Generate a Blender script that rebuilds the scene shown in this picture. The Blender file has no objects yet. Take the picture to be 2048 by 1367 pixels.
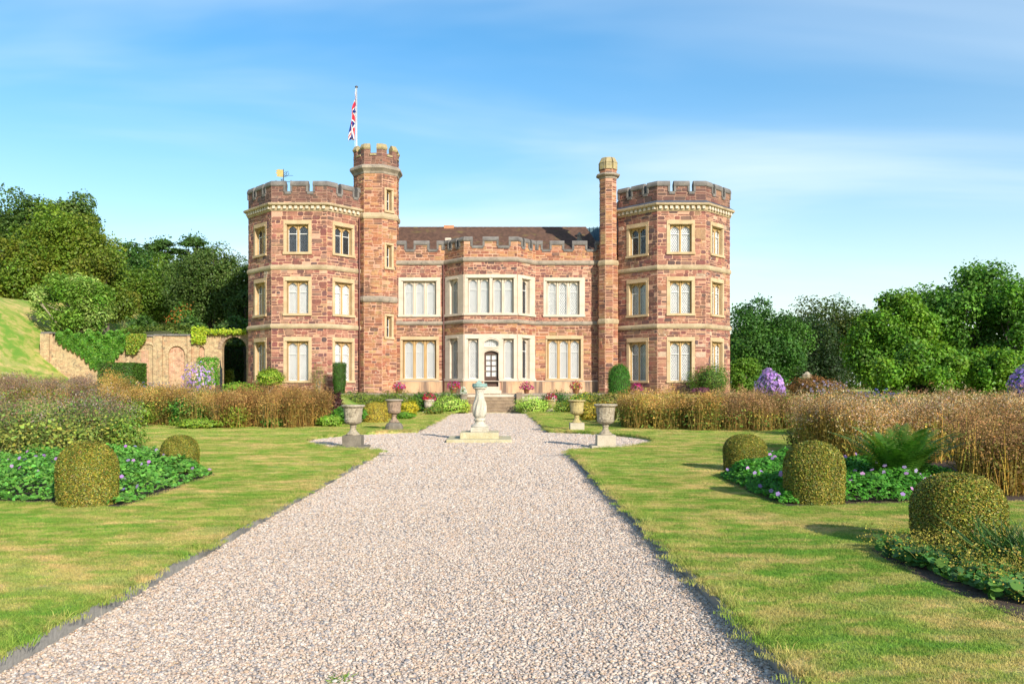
import bpy, math, random
import numpy as np
from mathutils import Vector, Matrix
R = math.radians
SC = bpy.context.scene
COL = SC.collection
# ------------------------------------------------------------------ camera
F = 1700.0            # focal length in photo pixels
PX, PY = 1003.0, 769.0  # principal point of the photograph
EYE = 1.6
cam = bpy.data.cameras.new('camera')
cam.sensor_width = 36.0
cam.lens = F * 36.0 / 2048.0
cam.shift_x = (1024 - PX) / 2048.0
cam.shift_y = (PY - 683.5) / 2048.0
cam.clip_start = 0.1
cam.clip_end = 6000
camo = bpy.data.objects.new('camera', cam)
camo.location = (0, 0, EYE)
camo.rotation_euler = (R(90), 0, 0)
COL.objects.link(camo)
SC.camera = camo
# ------------------------------------------------------------------ sun and sky
SUN_AZ, SUN_EL = 31.0, 25.0      # degrees right of straight behind the camera, elevation
tosun = Vector((math.sin(R(SUN_AZ)) * math.cos(R(SUN_EL)), -math.cos(R(SUN_AZ)) * math.cos(R(SUN_EL)), math.sin(R(SUN_EL))))
sl = bpy.data.lights.new('sun', 'SUN')
sl.energy = 4.4
sl.angle = R(0.6)
sl.color = (1.0, 0.92, 0.81)
so = bpy.data.objects.new('sun', sl)
so.rotation_euler = tosun.to_track_quat('Z', 'Y').to_euler()
so.location = tosun * 200
COL.objects.link(so)
W = bpy.data.worlds.new('World')
SC.world = W
W.use_nodes = True
nt = W.node_tree
nt.nodes.clear()
N = nt.nodes.new
L = nt.links.new
sky = N('ShaderNodeTexSky')
sky.sky_type = 'NISHITA'
sky.sun_disc = False
sky.sun_elevation = R(SUN_EL)
sky.sun_rotation = R(180 - SUN_AZ)
sky.altitude = 0
sky.air_density = 1.2
sky.dust_density = 0.6
sky.ozone_density = 1.6
tc = N('ShaderNodeTexCoord')
sep = N('ShaderNodeSeparateXYZ'); L(tc.outputs['Generated'], sep.inputs[0])
za = N('ShaderNodeMath'); za.operation = 'ADD'; za.inputs[1].default_value = 0.22; L(sep.outputs[2], za.inputs[0])
zm = N('ShaderNodeMath'); zm.operation = 'MAXIMUM'; zm.inputs[1].default_value = 0.05; L(za.outputs[0], zm.inputs[0])
dx = N('ShaderNodeMath'); dx.operation = 'DIVIDE'; L(sep.outputs[0], dx.inputs[0]); L(zm.outputs[0], dx.inputs[1])
dy = N('ShaderNodeMath'); dy.operation = 'DIVIDE'; L(sep.outputs[1], dy.inputs[0]); L(zm.outputs[0], dy.inputs[1])
cmb = N('ShaderNodeCombineXYZ'); L(dx.outputs[0], cmb.inputs[0]); L(dy.outputs[0], cmb.inputs[1])
mp = N('ShaderNodeMapping'); mp.inputs['Rotation'].default_value = (0, 0, R(-28)); mp.inputs['Scale'].default_value = (0.45, 1.5, 1); mp.inputs['Location'].default_value = (2.3, 1.15, 0)
L(cmb.outputs[0], mp.inputs[0])
n1 = N('ShaderNodeTexNoise'); n1.inputs['Scale'].default_value = 0.9; n1.inputs['Detail'].default_value = 5; n1.inputs['Roughness'].default_value = 0.5; n1.inputs['Distortion'].default_value = 0.5
L(mp.outputs[0], n1.inputs[0])
cr = N('ShaderNodeValToRGB')
cr.color_ramp.interpolation = 'EASE'
cr.color_ramp.elements[0].position = 0.40; cr.color_ramp.elements[0].color = (0, 0, 0, 1)
cr.color_ramp.elements[1].position = 0.72; cr.color_ramp.elements[1].color = (1, 1, 1, 1)
L(n1.outputs[0], cr.inputs[0])
cs = N('ShaderNodeMath'); cs.operation = 'MULTIPLY'; cs.inputs[1].default_value = 0.60; L(cr.outputs[0], cs.inputs[0])
cmx = N('ShaderNodeMixRGB'); cmx.inputs[2].default_value = (5.2, 5.9, 6.4, 1)
hsv = N('ShaderNodeHueSaturation'); hsv.inputs['Saturation'].default_value = 1.62; L(sky.outputs[0], hsv.inputs['Color'])
# thin high veil: the longer the way through it, the whiter (towards the horizon)
vz = N('ShaderNodeMath'); vz.operation = 'MULTIPLY'; vz.inputs[1].default_value = -5.0; L(sep.outputs[2], vz.inputs[0])
ve = N('ShaderNodeMath'); ve.operation = 'EXPONENT'; L(vz.outputs[0], ve.inputs[0])
vs_ = N('ShaderNodeMath'); vs_.operation = 'MULTIPLY'; vs_.inputs[1].default_value = 0.75; vs_.use_clamp = True; L(ve.outputs[0], vs_.inputs[0])
vmx = N('ShaderNodeMixRGB'); vmx.inputs[2].default_value = (5.1, 5.7, 6.2, 1); L(vs_.outputs[0], vmx.inputs[0]); L(hsv.outputs[0], vmx.inputs[1])
L(cs.outputs[0], cmx.inputs[0]); L(vmx.outputs[0], cmx.inputs[1])
bg = N('ShaderNodeBackground'); bg.inputs['Strength'].default_value = 0.125
L(cmx.outputs[0], bg.inputs['Color'])
wo = N('ShaderNodeOutputWorld'); L(bg.outputs[0], wo.inputs[0])
SC.view_settings.view_transform = 'Standard'
SC.view_settings.look = 'None'
SC.view_settings.exposure = 0.64
SC.view_settings.gamma = 1.0
SC.view_settings.use_curve_mapping = False
SC.cycles.max_bounces = 7
SC.cycles.diffuse_bounces = 3
SC.cycles.transparent_max_bounces = 16
SC.cycles.use_denoising = True

# ------------------------------------------------------------------ placing
def at(px, py, Y):
    "point at depth Y that the photograph shows at (px, py)"
    return Vector(((px - PX) * Y / F, Y, EYE + (PY - py) * Y / F))
def G(px, py, z=0.0):
    "ground point (x, y) of height z that the photograph shows at (px, py)"
    Y = (EYE - z) * F / (py - PY)
    return ((px - PX) * Y / F, Y)
def sstep(a, b, x):
    t = min(1.0, max(0.0, (x - a) / (b - a)))
    return t * t * (3 - 2 * t)

# ------------------------------------------------------------------ materials
MATS = {}
def mat(name):
    m = bpy.data.materials.new(name)
    m.use_nodes = True
    n = m.node_tree
    return m, n, n.nodes['Principled BSDF']
def pos(n, scale=None):
    g = n.nodes.new('ShaderNodeNewGeometry')
    if scale is None:
        return g.outputs['Position']
    mpp = n.nodes.new('ShaderNodeMapping'); mpp.inputs['Scale'].default_value = scale
    n.links.new(g.outputs['Position'], mpp.inputs[0])
    return mpp.outputs[0]
def noise(n, vec, scale, detail=4, rough=0.55, dist=0.0):
    t = n.nodes.new('ShaderNodeTexNoise')
    t.inputs['Scale'].default_value = scale; t.inputs['Detail'].default_value = detail
    t.inputs['Roughness'].default_value = rough; t.inputs['Distortion'].default_value = dist
    n.links.new(vec, t.inputs['Vector'])
    return t.outputs[0]
def ramp(n, fac, stops, ease=False):
    r = n.nodes.new('ShaderNodeValToRGB')
    if ease: r.color_ramp.interpolation = 'EASE'
    e = r.color_ramp.elements
    while len(e) < len(stops): e.new(0.5)
    for k, (p, c) in enumerate(stops):
        e[k].position = p
        e[k].color = (c, c, c, 1) if isinstance(c, (int, float)) else (*c, 1)
    n.links.new(fac, r.inputs[0])
    return r.outputs[0]
def mix(n, fac, a, b, mode='MIX'):
    x = n.nodes.new('ShaderNodeMixRGB'); x.blend_type = mode
    for k, v in ((0, fac), (1, a), (2, b)):
        if isinstance(v, (int, float)): x.inputs[k].default_value = v if k == 0 else (v, v, v, 1)
        elif isinstance(v, tuple): x.inputs[k].default_value = (*v, 1)
        else: n.links.new(v, x.inputs[k])
    return x.outputs[0]
def bump(n, b, h, strength=0.4, dist=0.02):
    x = n.nodes.new('ShaderNodeBump'); x.inputs['Strength'].default_value = strength; x.inputs['Distance'].default_value = dist
    n.links.new(h, x.inputs['Height']); n.links.new(x.outputs[0], b.inputs['Normal'])
def attr(n, name='Col'):
    a = n.nodes.new('ShaderNodeAttribute'); a.attribute_name = name
    return a.outputs['Color']
def m_noise(name, c1, c2, scale=3.0, rough=0.85, fine=40.0, bstr=0.3, bdist=0.01, spots=None, streak=None, metal=0.0):
    m, n, b = mat(name)
    p = pos(n)
    col = ramp(n, noise(n, p, scale, 6, 0.6), [(0.3, c1), (0.7, c2)])
    fn = noise(n, p, fine, 4, 0.6)
    col = mix(n, 1.0, col, ramp(n, fn, [(0.25, 0.72), (0.75, 1.15)]), 'MULTIPLY')
    if spots:
        for (sc, lo, hi, c) in spots:
            col = mix(n, ramp(n, noise(n, p, sc, 5, 0.65), [(lo, 0.0), (hi, 1.0)]), col, c)
    if streak:
        sp = pos(n, (streak[0], streak[0], streak[0] * 0.08))
        col = mix(n, ramp(n, noise(n, sp, 1.0, 5, 0.6), [(streak[1], 0.0), (streak[2], 1.0)]), col, streak[3])
    n.links.new(col, b.inputs['Base Color'])
    b.inputs['Roughness'].default_value = rough
    b.inputs['Metallic'].default_value = metal
    bump(n, b, fn, bstr, bdist)
    MATS[name] = m
    return m
def m_plain(name, c, rough=0.6, metal=0.0):
    m, n, b = mat(name)
    p = pos(n)
    col = mix(n, 1.0, c, ramp(n, noise(n, p, 12, 4), [(0.3, 0.8), (0.7, 1.15)]), 'MULTIPLY')
    n.links.new(col, b.inputs['Base Color'])
    b.inputs['Roughness'].default_value = rough; b.inputs['Metallic'].default_value = metal
    MATS[name] = m
    return m
def m_leaf(name, trans=0.32, rough=0.55, spec=0.3):
    m, n, b = mat(name)
    c = attr(n)
    n.links.new(c, b.inputs['Base Color'])
    b.inputs['Roughness'].default_value = rough
    b.inputs['Specular IOR Level'].default_value = spec
    t = n.nodes.new('ShaderNodeBsdfTranslucent')
    n.links.new(mix(n, 1.0, c, (1.15, 1.25, 0.6), 'MULTIPLY'), t.inputs['Color'])
    mx = n.nodes.new('ShaderNodeMixShader'); mx.inputs[0].default_value = trans
    n.links.new(b.outputs[0], mx.inputs[1]); n.links.new(t.outputs[0], mx.inputs[2])
    n.links.new(mx.outputs[0], n.nodes['Material Output'].inputs[0])
    MATS[name] = m
    return m

m_leaf('leaf'); m_leaf('dry', 0.22, 0.8, 0.1); m_leaf('petal', 0.3, 0.6, 0.2); m_leaf('boxleaf', 0.18, 0.5, 0.35)
# dressed stones
m_noise('buff_stone', (0.44, 0.30, 0.16), (0.58, 0.43, 0.26), 1.6, 0.85, 30, 0.25, 0.01, spots=[(7, 0.63, 0.75, (0.30, 0.22, 0.13))], streak=(3, 0.6, 0.8, (0.34, 0.26, 0.17)))
m_noise('pale_stone', (0.50, 0.41, 0.31), (0.64, 0.55, 0.44), 1.1, 0.85, 30, 0.2, 0.008, spots=[(6, 0.66, 0.8, (0.36, 0.28, 0.2))], streak=(3, 0.64, 0.84, (0.38, 0.30, 0.22)))
m_noise('band_stone', (0.33, 0.24, 0.14), (0.52, 0.41, 0.26), 1.4, 0.9, 25, 0.35, 0.015, spots=[(5, 0.58, 0.72, (0.20, 0.17, 0.13)), (3, 0.66, 0.76, (0.50, 0.36, 0.08))])
m_noise('grey_band', (0.22, 0.18, 0.14), (0.40, 0.33, 0.25), 1.8, 0.9, 25, 0.35, 0.015, spots=[(4, 0.55, 0.72, (0.12, 0.11, 0.09)), (9, 0.68, 0.74, (0.55, 0.52, 0.45))])
m_noise('coping_stone', (0.10, 0.09, 0.085), (0.22, 0.20, 0.18), 2.2, 0.9, 22, 0.4, 0.015, spots=[(11, 0.66, 0.74, (0.42, 0.40, 0.34)), (4, 0.68, 0.78, (0.34, 0.27, 0.07))])
m_noise('lichen_stone', (0.27, 0.22, 0.13), (0.42, 0.34, 0.18), 4, 0.9, 22, 0.4, 0.015, spots=[(7, 0.55, 0.7, (0.42, 0.31, 0.06)), (6, 0.62, 0.74, (0.12, 0.11, 0.09))])
m_noise('lead', (0.06, 0.07, 0.09), (0.11, 0.12, 0.15), 2, 0.55, 20, 0.2, 0.01)
m_noise('copper_roof', (0.05, 0.10, 0.12), (0.10, 0.17, 0.19), 2, 0.6, 20, 0.2, 0.01)
m_noise('render_plinth', (0.50, 0.30, 0.16), (0.62, 0.41, 0.24), 0.9, 0.9, 30, 0.15, 0.006, spots=[(1.2, 0.58, 0.78, (0.30, 0.20, 0.13))], streak=(2.2, 0.45, 0.62, (0.15, 0.10, 0.075)))
m_noise('step_stone', (0.20, 0.14, 0.09), (0.36, 0.26, 0.16), 3, 0.9, 25, 0.4, 0.02, spots=[(6, 0.6, 0.72, (0.10, 0.085, 0.065)), (9, 0.68, 0.76, (0.44, 0.38, 0.30))])
m_noise('old_stone', (0.34, 0.28, 0.19), (0.54, 0.46, 0.33), 5, 0.9, 45, 1.0, 0.03, spots=[(20, 0.50, 0.62, (0.20, 0.16, 0.11)), (9, 0.6, 0.72, (0.20, 0.16, 0.11)), (5, 0.64, 0.74, (0.46, 0.34, 0.10))])
m_noise('rose_stone', (0.30, 0.20, 0.135), (0.46, 0.33, 0.22), 5, 0.9, 45, 1.0, 0.03, spots=[(20, 0.50, 0.62, (0.17, 0.12, 0.085)), (9, 0.58, 0.7, (0.17, 0.13, 0.10))])
m_noise('gold_stone', (0.40, 0.31, 0.12), (0.56, 0.45, 0.20), 5, 0.9, 45, 1.0, 0.03, spots=[(20, 0.52, 0.64, (0.26, 0.20, 0.10)), (8, 0.62, 0.72, (0.55, 0.50, 0.40))])
m_noise('dark_plinth', (0.13, 0.11, 0.08), (0.22, 0.19, 0.14), 4, 0.9, 30, 0.3, 0.01, streak=(4, 0.62, 0.74, (0.44, 0.40, 0.33)))
m_noise('plinth_stone', (0.42, 0.36, 0.26), (0.53, 0.46, 0.34), 4, 0.9, 50, 0.2, 0.006, spots=[(4.5, 0.66, 0.73, (0.14, 0.12, 0.09))])
m_noise('dial_stone', (0.44, 0.39, 0.29), (0.62, 0.57, 0.47), 4, 0.85, 40, 0.8, 0.02, spots=[(16, 0.56, 0.68, (0.30, 0.26, 0.19)), (7, 0.62, 0.74, (0.32, 0.30, 0.27)), (5, 0.63, 0.74, (0.55, 0.42, 0.20))])
m_noise('slab_stone', (0.40, 0.34, 0.18), (0.55, 0.49, 0.32), 5, 0.9, 40, 0.35, 0.012, spots=[(9, 0.62, 0.72, (0.28, 0.26, 0.22))])
m_noise('verdigris', (0.15, 0.27, 0.24), (0.30, 0.43, 0.38), 10, 0.7, 60, 0.3, 0.004, spots=[(12, 0.6, 0.7, (0.45, 0.42, 0.34))])
m_noise('terracotta', (0.42, 0.17, 0.08), (0.55, 0.27, 0.14), 8, 0.85, 60, 0.2, 0.004, spots=[(10, 0.6, 0.75, (0.55, 0.40, 0.28))])
m_noise('timber', (0.19, 0.18, 0.16), (0.33, 0.31, 0.28), 2, 0.85, 40, 0.5, 0.006, streak=(8, 0.6, 0.75, (0.10, 0.09, 0.08)))
m_noise('soil', (0.05, 0.032, 0.02), (0.10, 0.06, 0.04), 6, 0.95, 60, 0.7, 0.03)
m_noise('bark', (0.07, 0.055, 0.04), (0.14, 0.115, 0.085), 5, 0.95, 30, 0.6, 0.03)
m_noise('pale_bark', (0.22, 0.18, 0.13), (0.34, 0.29, 0.21), 5, 0.95, 30, 0.5, 0.02)
m_noise('core', (0.030, 0.045, 0.012), (0.07, 0.065, 0.02), 8, 0.95, 60, 0.5, 0.02)
m_noise('box_core', (0.06, 0.055, 0.014), (0.12, 0.10, 0.03), 14, 0.95, 80, 0.5, 0.02)
m_plain('door_wood', (0.075, 0.035, 0.02), 0.5)
m_plain('pipe_red', (0.13, 0.05, 0.04), 0.6)  # pipe red, darkened to carry the shadow beside the bay
m_noise('ochre_stone', (0.40, 0.25, 0.10), (0.52, 0.35, 0.16), 2.5, 0.9, 30, 0.3, 0.01, spots=[(6, 0.6, 0.75, (0.24, 0.16, 0.08))])
m_plain('white_paint', (0.72, 0.71, 0.68), 0.5)
m_plain('lead_came', (0.10, 0.10, 0.11), 0.5)
m_plain('blind', (0.90, 0.89, 0.87), 0.9)
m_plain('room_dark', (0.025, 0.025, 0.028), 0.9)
m_plain('iron', (0.035, 0.04, 0.05), 0.5, 0.3)
m_plain('gilt', (0.60, 0.45, 0.16), 0.45, 0.5)
m_plain('pole', (0.55, 0.56, 0.57), 0.4, 0.4)
m_plain('cane', (0.52, 0.42, 0.24), 0.8)
# window glass: clear pane with a mirror sheen
def glass():
    m, n, b = mat('glass')
    n.nodes.remove(b)
    t = n.nodes.new('ShaderNodeBsdfTransparent'); t.inputs[0].default_value = (0.96, 0.97, 0.98, 1)
    g = n.nodes.new('ShaderNodeBsdfGlossy'); g.inputs['Roughness'].default_value = 0.03
    nz = noise(n, pos(n), 6, 2)
    bp = n.nodes.new('ShaderNodeBump'); bp.inputs['Strength'].default_value = 0.15; bp.inputs['Distance'].default_value = 0.02
    n.links.new(nz, bp.inputs['Height']); n.links.new(bp.outputs[0], g.inputs['Normal'])
    fr = n.nodes.new('ShaderNodeFresnel'); fr.inputs[0].default_value = 1.55
    ad = n.nodes.new('ShaderNodeMath'); ad.operation = 'ADD'; ad.inputs[1].default_value = 0.06; ad.use_clamp = True
    n.links.new(fr.outputs[0], ad.inputs[0])
    x = n.nodes.new('ShaderNodeMixShader')
    n.links.new(ad.outputs[0], x.inputs[0]); n.links.new(t.outputs[0], x.inputs[1]); n.links.new(g.outputs[0], x.inputs[2])
    n.links.new(x.outputs[0], n.nodes['Material Output'].inputs[0])
    MATS['glass'] = m
glass()
# rubble: colour of each stone from the attribute, grain and lichen on top
def rubble():
    m, n, b = mat('rubble')
    p = pos(n)
    c = attr(n)
    c = mix(n, 1.0, c, ramp(n, noise(n, p, 9, 5, 0.65), [(0.25, 0.70), (0.75, 1.22)]), 'MULTIPLY')
    c = mix(n, ramp(n, noise(n, p, 0.55, 3, 0.6), [(0.52, 0.0), (0.72, 0.35)]), c, (0.42, 0.24, 0.10))
    c = mix(n, ramp(n, noise(n, pos(n, (1, 1, .7)), 0.8, 6, 0.65), [(0.48, 0.0), (0.62, 0.78)]), c, (0.10, 0.055, 0.045))
    lic = mix(n, 1.0, ramp(n, noise(n, p, 7, 5, 0.7), [(0.62, 0.0), (0.68, 1.0)]), ramp(n, noise(n, p, 0.45, 3), [(0.53, 0.0), (0.66, 1.0)]), 'MULTIPLY')
    c = mix(n, lic, c, (0.66, 0.60, 0.50))
    n.links.new(c, b.inputs['Base Color'])
    b.inputs['Roughness'].default_value = 0.9
    bump(n, b, noise(n, p, 22, 5, 0.65), 0.5, 0.02)
    MATS['rubble'] = m
rubble()
m_noise('mortar', (0.42, 0.215, 0.14), (0.58, 0.35, 0.24), 0.8, 0.95, 25, 0.4, 0.01, spots=[(0.7, 0.55, 0.75, (0.50, 0.30, 0.14)), (5, 0.66, 0.74, (0.66, 0.56, 0.46))])
m_noise('mortar_dark', (0.20, 0.11, 0.08), (0.34, 0.20, 0.145), 1.2, 0.95, 25, 0.4, 0.01, spots=[(3, 0.56, 0.7, (0.10, 0.08, 0.065))])
m_noise('brick_mortar', (0.52, 0.36, 0.22), (0.66, 0.49, 0.33), 1.5, 0.95, 25, 0.4, 0.01)
def roof_tile():
    m, n, b = mat('roof_tile')
    p = pos(n)
    br = n.nodes.new('ShaderNodeTexBrick')
    mpp = n.nodes.new('ShaderNodeMapping'); mpp.inputs['Rotation'].default_value = (R(90), 0, 0)
    n.links.new(p, mpp.inputs[0]); n.links.new(mpp.outputs[0], br.inputs[0])
    br.inputs['Color1'].default_value = (0.085, 0.040, 0.022, 1); br.inputs['Color2'].default_value = (0.15, 0.075, 0.045, 1)
    br.inputs['Mortar'].default_value = (0.03, 0.02, 0.015, 1)
    br.inputs['Scale'].default_value = 1.0; br.inputs['Brick Width'].default_value = 0.17; br.inputs['Row Height'].default_value = 0.1
    br.inputs['Mortar Size'].default_value = 0.006
    c = mix(n, ramp(n, noise(n, p, 1.6, 5), [(0.58, 0.0), (0.75, 0.7)]), br.outputs[0], (0.16, 0.13, 0.03))
    n.links.new(c, b.inputs['Base Color']); b.inputs['Roughness'].default_value = 0.85
    bump(n, b, noise(n, p, 12, 4), 0.4, 0.02)
    MATS['roof_tile'] = m
roof_tile()
# grass: green sward with straw patches; the same colour field on the sheet and on the blades
def grass(name, bright, s1=(0.6, 0.95, 0.6), s2=(2.2, 4.0, 2)):
    m, n, b = mat(name)
    p = pos(n)
    big = noise(n, pos(n, s1), 1.0, 4, 0.6, 0.6)
    med = noise(n, pos(n, s2), 1.0, 4, 0.65, 0.4)
    fine = noise(n, p, 60, 3, 0.7)
    c = ramp(n, big, [(0.38, (0.19, 0.34, 0.035)), (0.47, (0.28, 0.37, 0.05)), (0.53, (0.42, 0.41, 0.10)), (0.60, (0.64, 0.48, 0.19))])
    c2 = ramp(n, med, [(0.40, (0.16, 0.34, 0.055)), (0.49, (0.30, 0.39, 0.075)), (0.57, (0.66, 0.50, 0.20))])
    c = mix(n, 0.5, c, c2)
    c = mix(n, 1.0, c, ramp(n, fine, [(0.25, 0.6), (0.75, 1.35)]), 'MULTIPLY')
    if bright:
        oi = n.nodes.new('ShaderNodeObjectInfo')
        c = mix(n, 1.0, c, ramp(n, oi.outputs['Random'], [(0, 0.85), (1, 1.2)]), 'MULTIPLY')
    n.links.new(c, b.inputs['Base Color'])
    b.inputs['Roughness'].default_value = 0.75
    b.inputs['Specular IOR Level'].default_value = 0.15
    if not bright:
        bump(n, b, fine, 0.9, 0.03)
    else:
        t = n.nodes.new('ShaderNodeBsdfTranslucent'); n.links.new(c, t.inputs[0])
        mx = n.nodes.new('ShaderNodeMixShader'); mx.inputs[0].default_value = 0.35
        n.links.new(b.outputs[0], mx.inputs[1]); n.links.new(t.outputs[0], mx.inputs[2])
        n.links.new(mx.outputs[0], n.nodes['Material Output'].inputs[0])
    MATS[name] = m
grass('meadow', False, (0.28, 0.3, 0.8), (0.9, 1.0, 2.4)); grass('lawn', False); grass('blade', True)
PEB = [(0.0, (0.45, 0.32, 0.235)), (0.2, (0.53, 0.42, 0.33)), (0.38, (0.57, 0.48, 0.39)), (0.55, (0.44, 0.31, 0.21)), (0.70, (0.37, 0.31, 0.27)), (0.82, (0.64, 0.56, 0.47)), (0.93, (0.20, 0.19, 0.20)), (1.0, (0.46, 0.34, 0.21))]
def gravel():
    m, n, b = mat('gravel')
    p = pos(n)
    v = n.nodes.new('ShaderNodeTexVoronoi'); v.inputs['Scale'].default_value = 52; n.links.new(p, v.inputs['Vector'])
    s = n.nodes.new('ShaderNodeSeparateColor'); n.links.new(v.outputs['Color'], s.inputs[0])
    c = ramp(n, s.outputs[0], PEB)
    c = mix(n, 1.0, c, ramp(n, v.outputs['Distance'], [(0.2, 1.2), (0.75, 0.7)]), 'MULTIPLY')
    c = mix(n, 1.0, c, ramp(n, noise(n, p, 0.8, 4), [(0.3, 0.9), (0.7, 1.08)]), 'MULTIPLY')
    n.links.new(c, b.inputs['Base Color']); b.inputs['Roughness'].default_value = 0.8
    iv = n.nodes.new('ShaderNodeMath'); iv.operation = 'SUBTRACT'; iv.inputs[0].default_value = 1; n.links.new(v.outputs['Distance'], iv.inputs[1])
    bump(n, b, iv.outputs[0], 0.8, 0.012)
    MATS['gravel'] = m
    m, n, b = mat('pebble')
    oi = n.nodes.new('ShaderNodeObjectInfo')
    c = ramp(n, oi.outputs['Random'], PEB)
    c = mix(n, 1.0, c, ramp(n, noise(n, pos(n), 130, 3), [(0.3, 0.85), (0.7, 1.12)]), 'MULTIPLY')
    n.links.new(c, b.inputs['Base Color']); b.inputs['Roughness'].default_value = 0.7
    MATS['pebble'] = m
gravel()

# ------------------------------------------------------------------ mesh helpers
ORG = {}
def props(o, label=None, cat=None, group=None, kind=None):
    if label: o['label'] = label
    if cat: o['category'] = cat
    if group: o['group'] = group
    if kind: o['kind'] = kind
    return o
def thing(name, loc, label, cat, group=None):
    o = bpy.data.objects.new(name, None)
    o.empty_display_size = 0.2
    o.location = loc
    COL.objects.link(o)
    ORG[o.name] = Vector(loc)
    return props(o, label, cat, group)
def link(name, me, m=None, parent=None, loc=None):
    o = bpy.data.objects.new(name, me)
    if m is not None and not me.materials:
        me.materials.append(MATS[m] if isinstance(m, str) else m)
    COL.objects.link(o)
    if parent is not None:
        o.parent = parent
        ORG[o.name] = ORG[parent.name]
    else:
        o.location = loc or (0, 0, 0)
        ORG[o.name] = Vector(loc or (0, 0, 0))
    return o
def copy_tree(o, loc=None, rz=0.0, scale=None, parent=None):
    c = o.copy(); COL.objects.link(c)
    c.parent = parent
    if loc is not None:
        c.location = loc; c.rotation_euler = (0, 0, rz)
        if scale is not None: c.scale = scale
    ORG[c.name] = Vector(c.location)
    for ch in list(o.children): copy_tree(ch, parent=c)
    return c
class MB:
    "collects polygons in world space; build() links them as one mesh object"
    def __init__(s): s.v = []; s.f = []; s.c = []; s.sm = False
    def poly(s, pts, col=None):
        k = len(s.v); s.v += [tuple(p) for p in pts]; s.f.append(tuple(range(k, k + len(pts)))); s.c.append(col)
    def mesh(s, vs, fs, col=None):
        k = len(s.v); s.v += [tuple(p) for p in vs]
        for f in fs: s.f.append(tuple(i + k for i in f)); s.c.append(col)
    def hexa(s, p, col=None):
        "8 points: bottom 4 then top 4"
        s.mesh(p, [(3, 2, 1, 0), (4, 5, 6, 7), (0, 1, 5, 4), (1, 2, 6, 5), (2, 3, 7, 6), (3, 0, 4, 7)], col)
    def box(s, a, b, col=None):
        (x0, y0, z0), (x1, y1, z1) = a, b
        s.hexa([(x0, y0, z0), (x1, y0, z0), (x1, y1, z0), (x0, y1, z0), (x0, y0, z1), (x1, y0, z1), (x1, y1, z1), (x0, y1, z1)], col)
    def bevbox(s, a, b, r, col=None):
        "box with its upper and vertical edges chamfered"
        (x0, y0, z0), (x1, y1, z1) = a, b
        def ring(i, z): return [(x0 + r + i, y0 + i, z), (x1 - r - i, y0 + i, z), (x1 - i, y0 + r + i, z), (x1 - i, y1 - r - i, z), (x1 - r - i, y1 - i, z), (x0 + r + i, y1 - i, z), (x0 + i, y1 - r - i, z), (x0 + i, y0 + r + i, z)]
        rs = [ring(0, z0), ring(0, z1 - r), ring(r * 0.7, z1)]
        k = len(s.v)
        for q in rs: s.v += q
        for a_ in range(2):
            for j in range(8):
                s.f.append((k + a_ * 8 + j, k + a_ * 8 + (j + 1) % 8, k + a_ * 8 + 8 + (j + 1) % 8, k + a_ * 8 + 8 + j)); s.c.append(col)
        s.f.append(tuple(k + 16 + j for j in range(8))); s.c.append(col)
    def lathe(s, prof, cx, cy, n=24, mod=None, col=None):
        k = len(s.v); m = len(prof)
        for (r, z) in prof:
            for j in range(n):
                a = 2 * math.pi * j / n
                rr = r * (mod(a, z) if mod else 1)
                s.v.append((cx + rr * math.cos(a), cy + rr * math.sin(a), z))
        for i in range(m - 1):
            for j in range(n):
                s.f.append((k + i * n + j, k + i * n + (j + 1) % n, k + (i + 1) * n + (j + 1) % n, k + (i + 1) * n + j)); s.c.append(col)
        if prof[0][0] > 1e-4: s.f.append(tuple(k + j for j in range(n))[::-1]); s.c.append(col)
        if prof[-1][0] > 1e-4: s.f.append(tuple(k + (m - 1) * n + j for j in range(n))); s.c.append(col)
    def tube(s, pts, rad, n=6, col=None):
        k = len(s.v); P = [Vector(p) for p in pts]
        for i, p in enumerate(P):
            d = (P[min(i + 1, len(P) - 1)] - P[max(i - 1, 0)]).normalized()
            a = d.cross(Vector((0.31, 0.92, 0.23))).normalized(); b = d.cross(a)
            r = rad[i] if isinstance(rad, (list, tuple)) else rad
            for j in range(n):
                t = 2 * math.pi * j / n
                s.v.append(tuple(p + a * (r * math.cos(t)) + b * (r * math.sin(t))))
        for i in range(len(P) - 1):
            for j in range(n):
                s.f.append((k + i * n + j, k + i * n + (j + 1) % n, k + (i + 1) * n + (j + 1) % n, k + (i + 1) * n + j)); s.c.append(col)
        s.f.append(tuple(k + j for j in range(n))[::-1]); s.c.append(col)
        s.f.append(tuple(k + (len(P) - 1) * n + j for j in range(n))); s.c.append(col)
    def sweep(s, prof, pts, closed=False, col=None):
        "closed profile [(outward offset, z)] swept along a plan polyline, mitred; outward is to the right of travel"
        P = [Vector((p[0], p[1])) for p in pts]; n = len(P); k = len(s.v); m = len(prof)
        def nrm(a, b):
            d = (b - a).normalized(); return Vector((d.y, -d.x))
        for i in range(n):
            if closed: n1 = nrm(P[i - 1], P[i]); n2 = nrm(P[i], P[(i + 1) % n])
            else:
                n1 = nrm(P[i - 1], P[i]) if i > 0 else nrm(P[0], P[1]); n2 = nrm(P[i], P[i + 1]) if i < n - 1 else n1
            mt = (n1 + n2) / (1 + n1.dot(n2))
            for (o, z) in prof: s.v.append((P[i].x + mt.x * o, P[i].y + mt.y * o, z))
        for i in range(n if closed else n - 1):
            a, b = k + i * m, k + ((i + 1) % n) * m
            for j in range(m):
                s.f.append((a + j, b + j, b + (j + 1) % m, a + (j + 1) % m)); s.c.append(col)
        if not closed:
            s.f.append(tuple(k + j for j in range(m))); s.c.append(col)
            s.f.append(tuple(k + (n - 1) * m + j for j in range(m))[::-1]); s.c.append(col)
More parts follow.
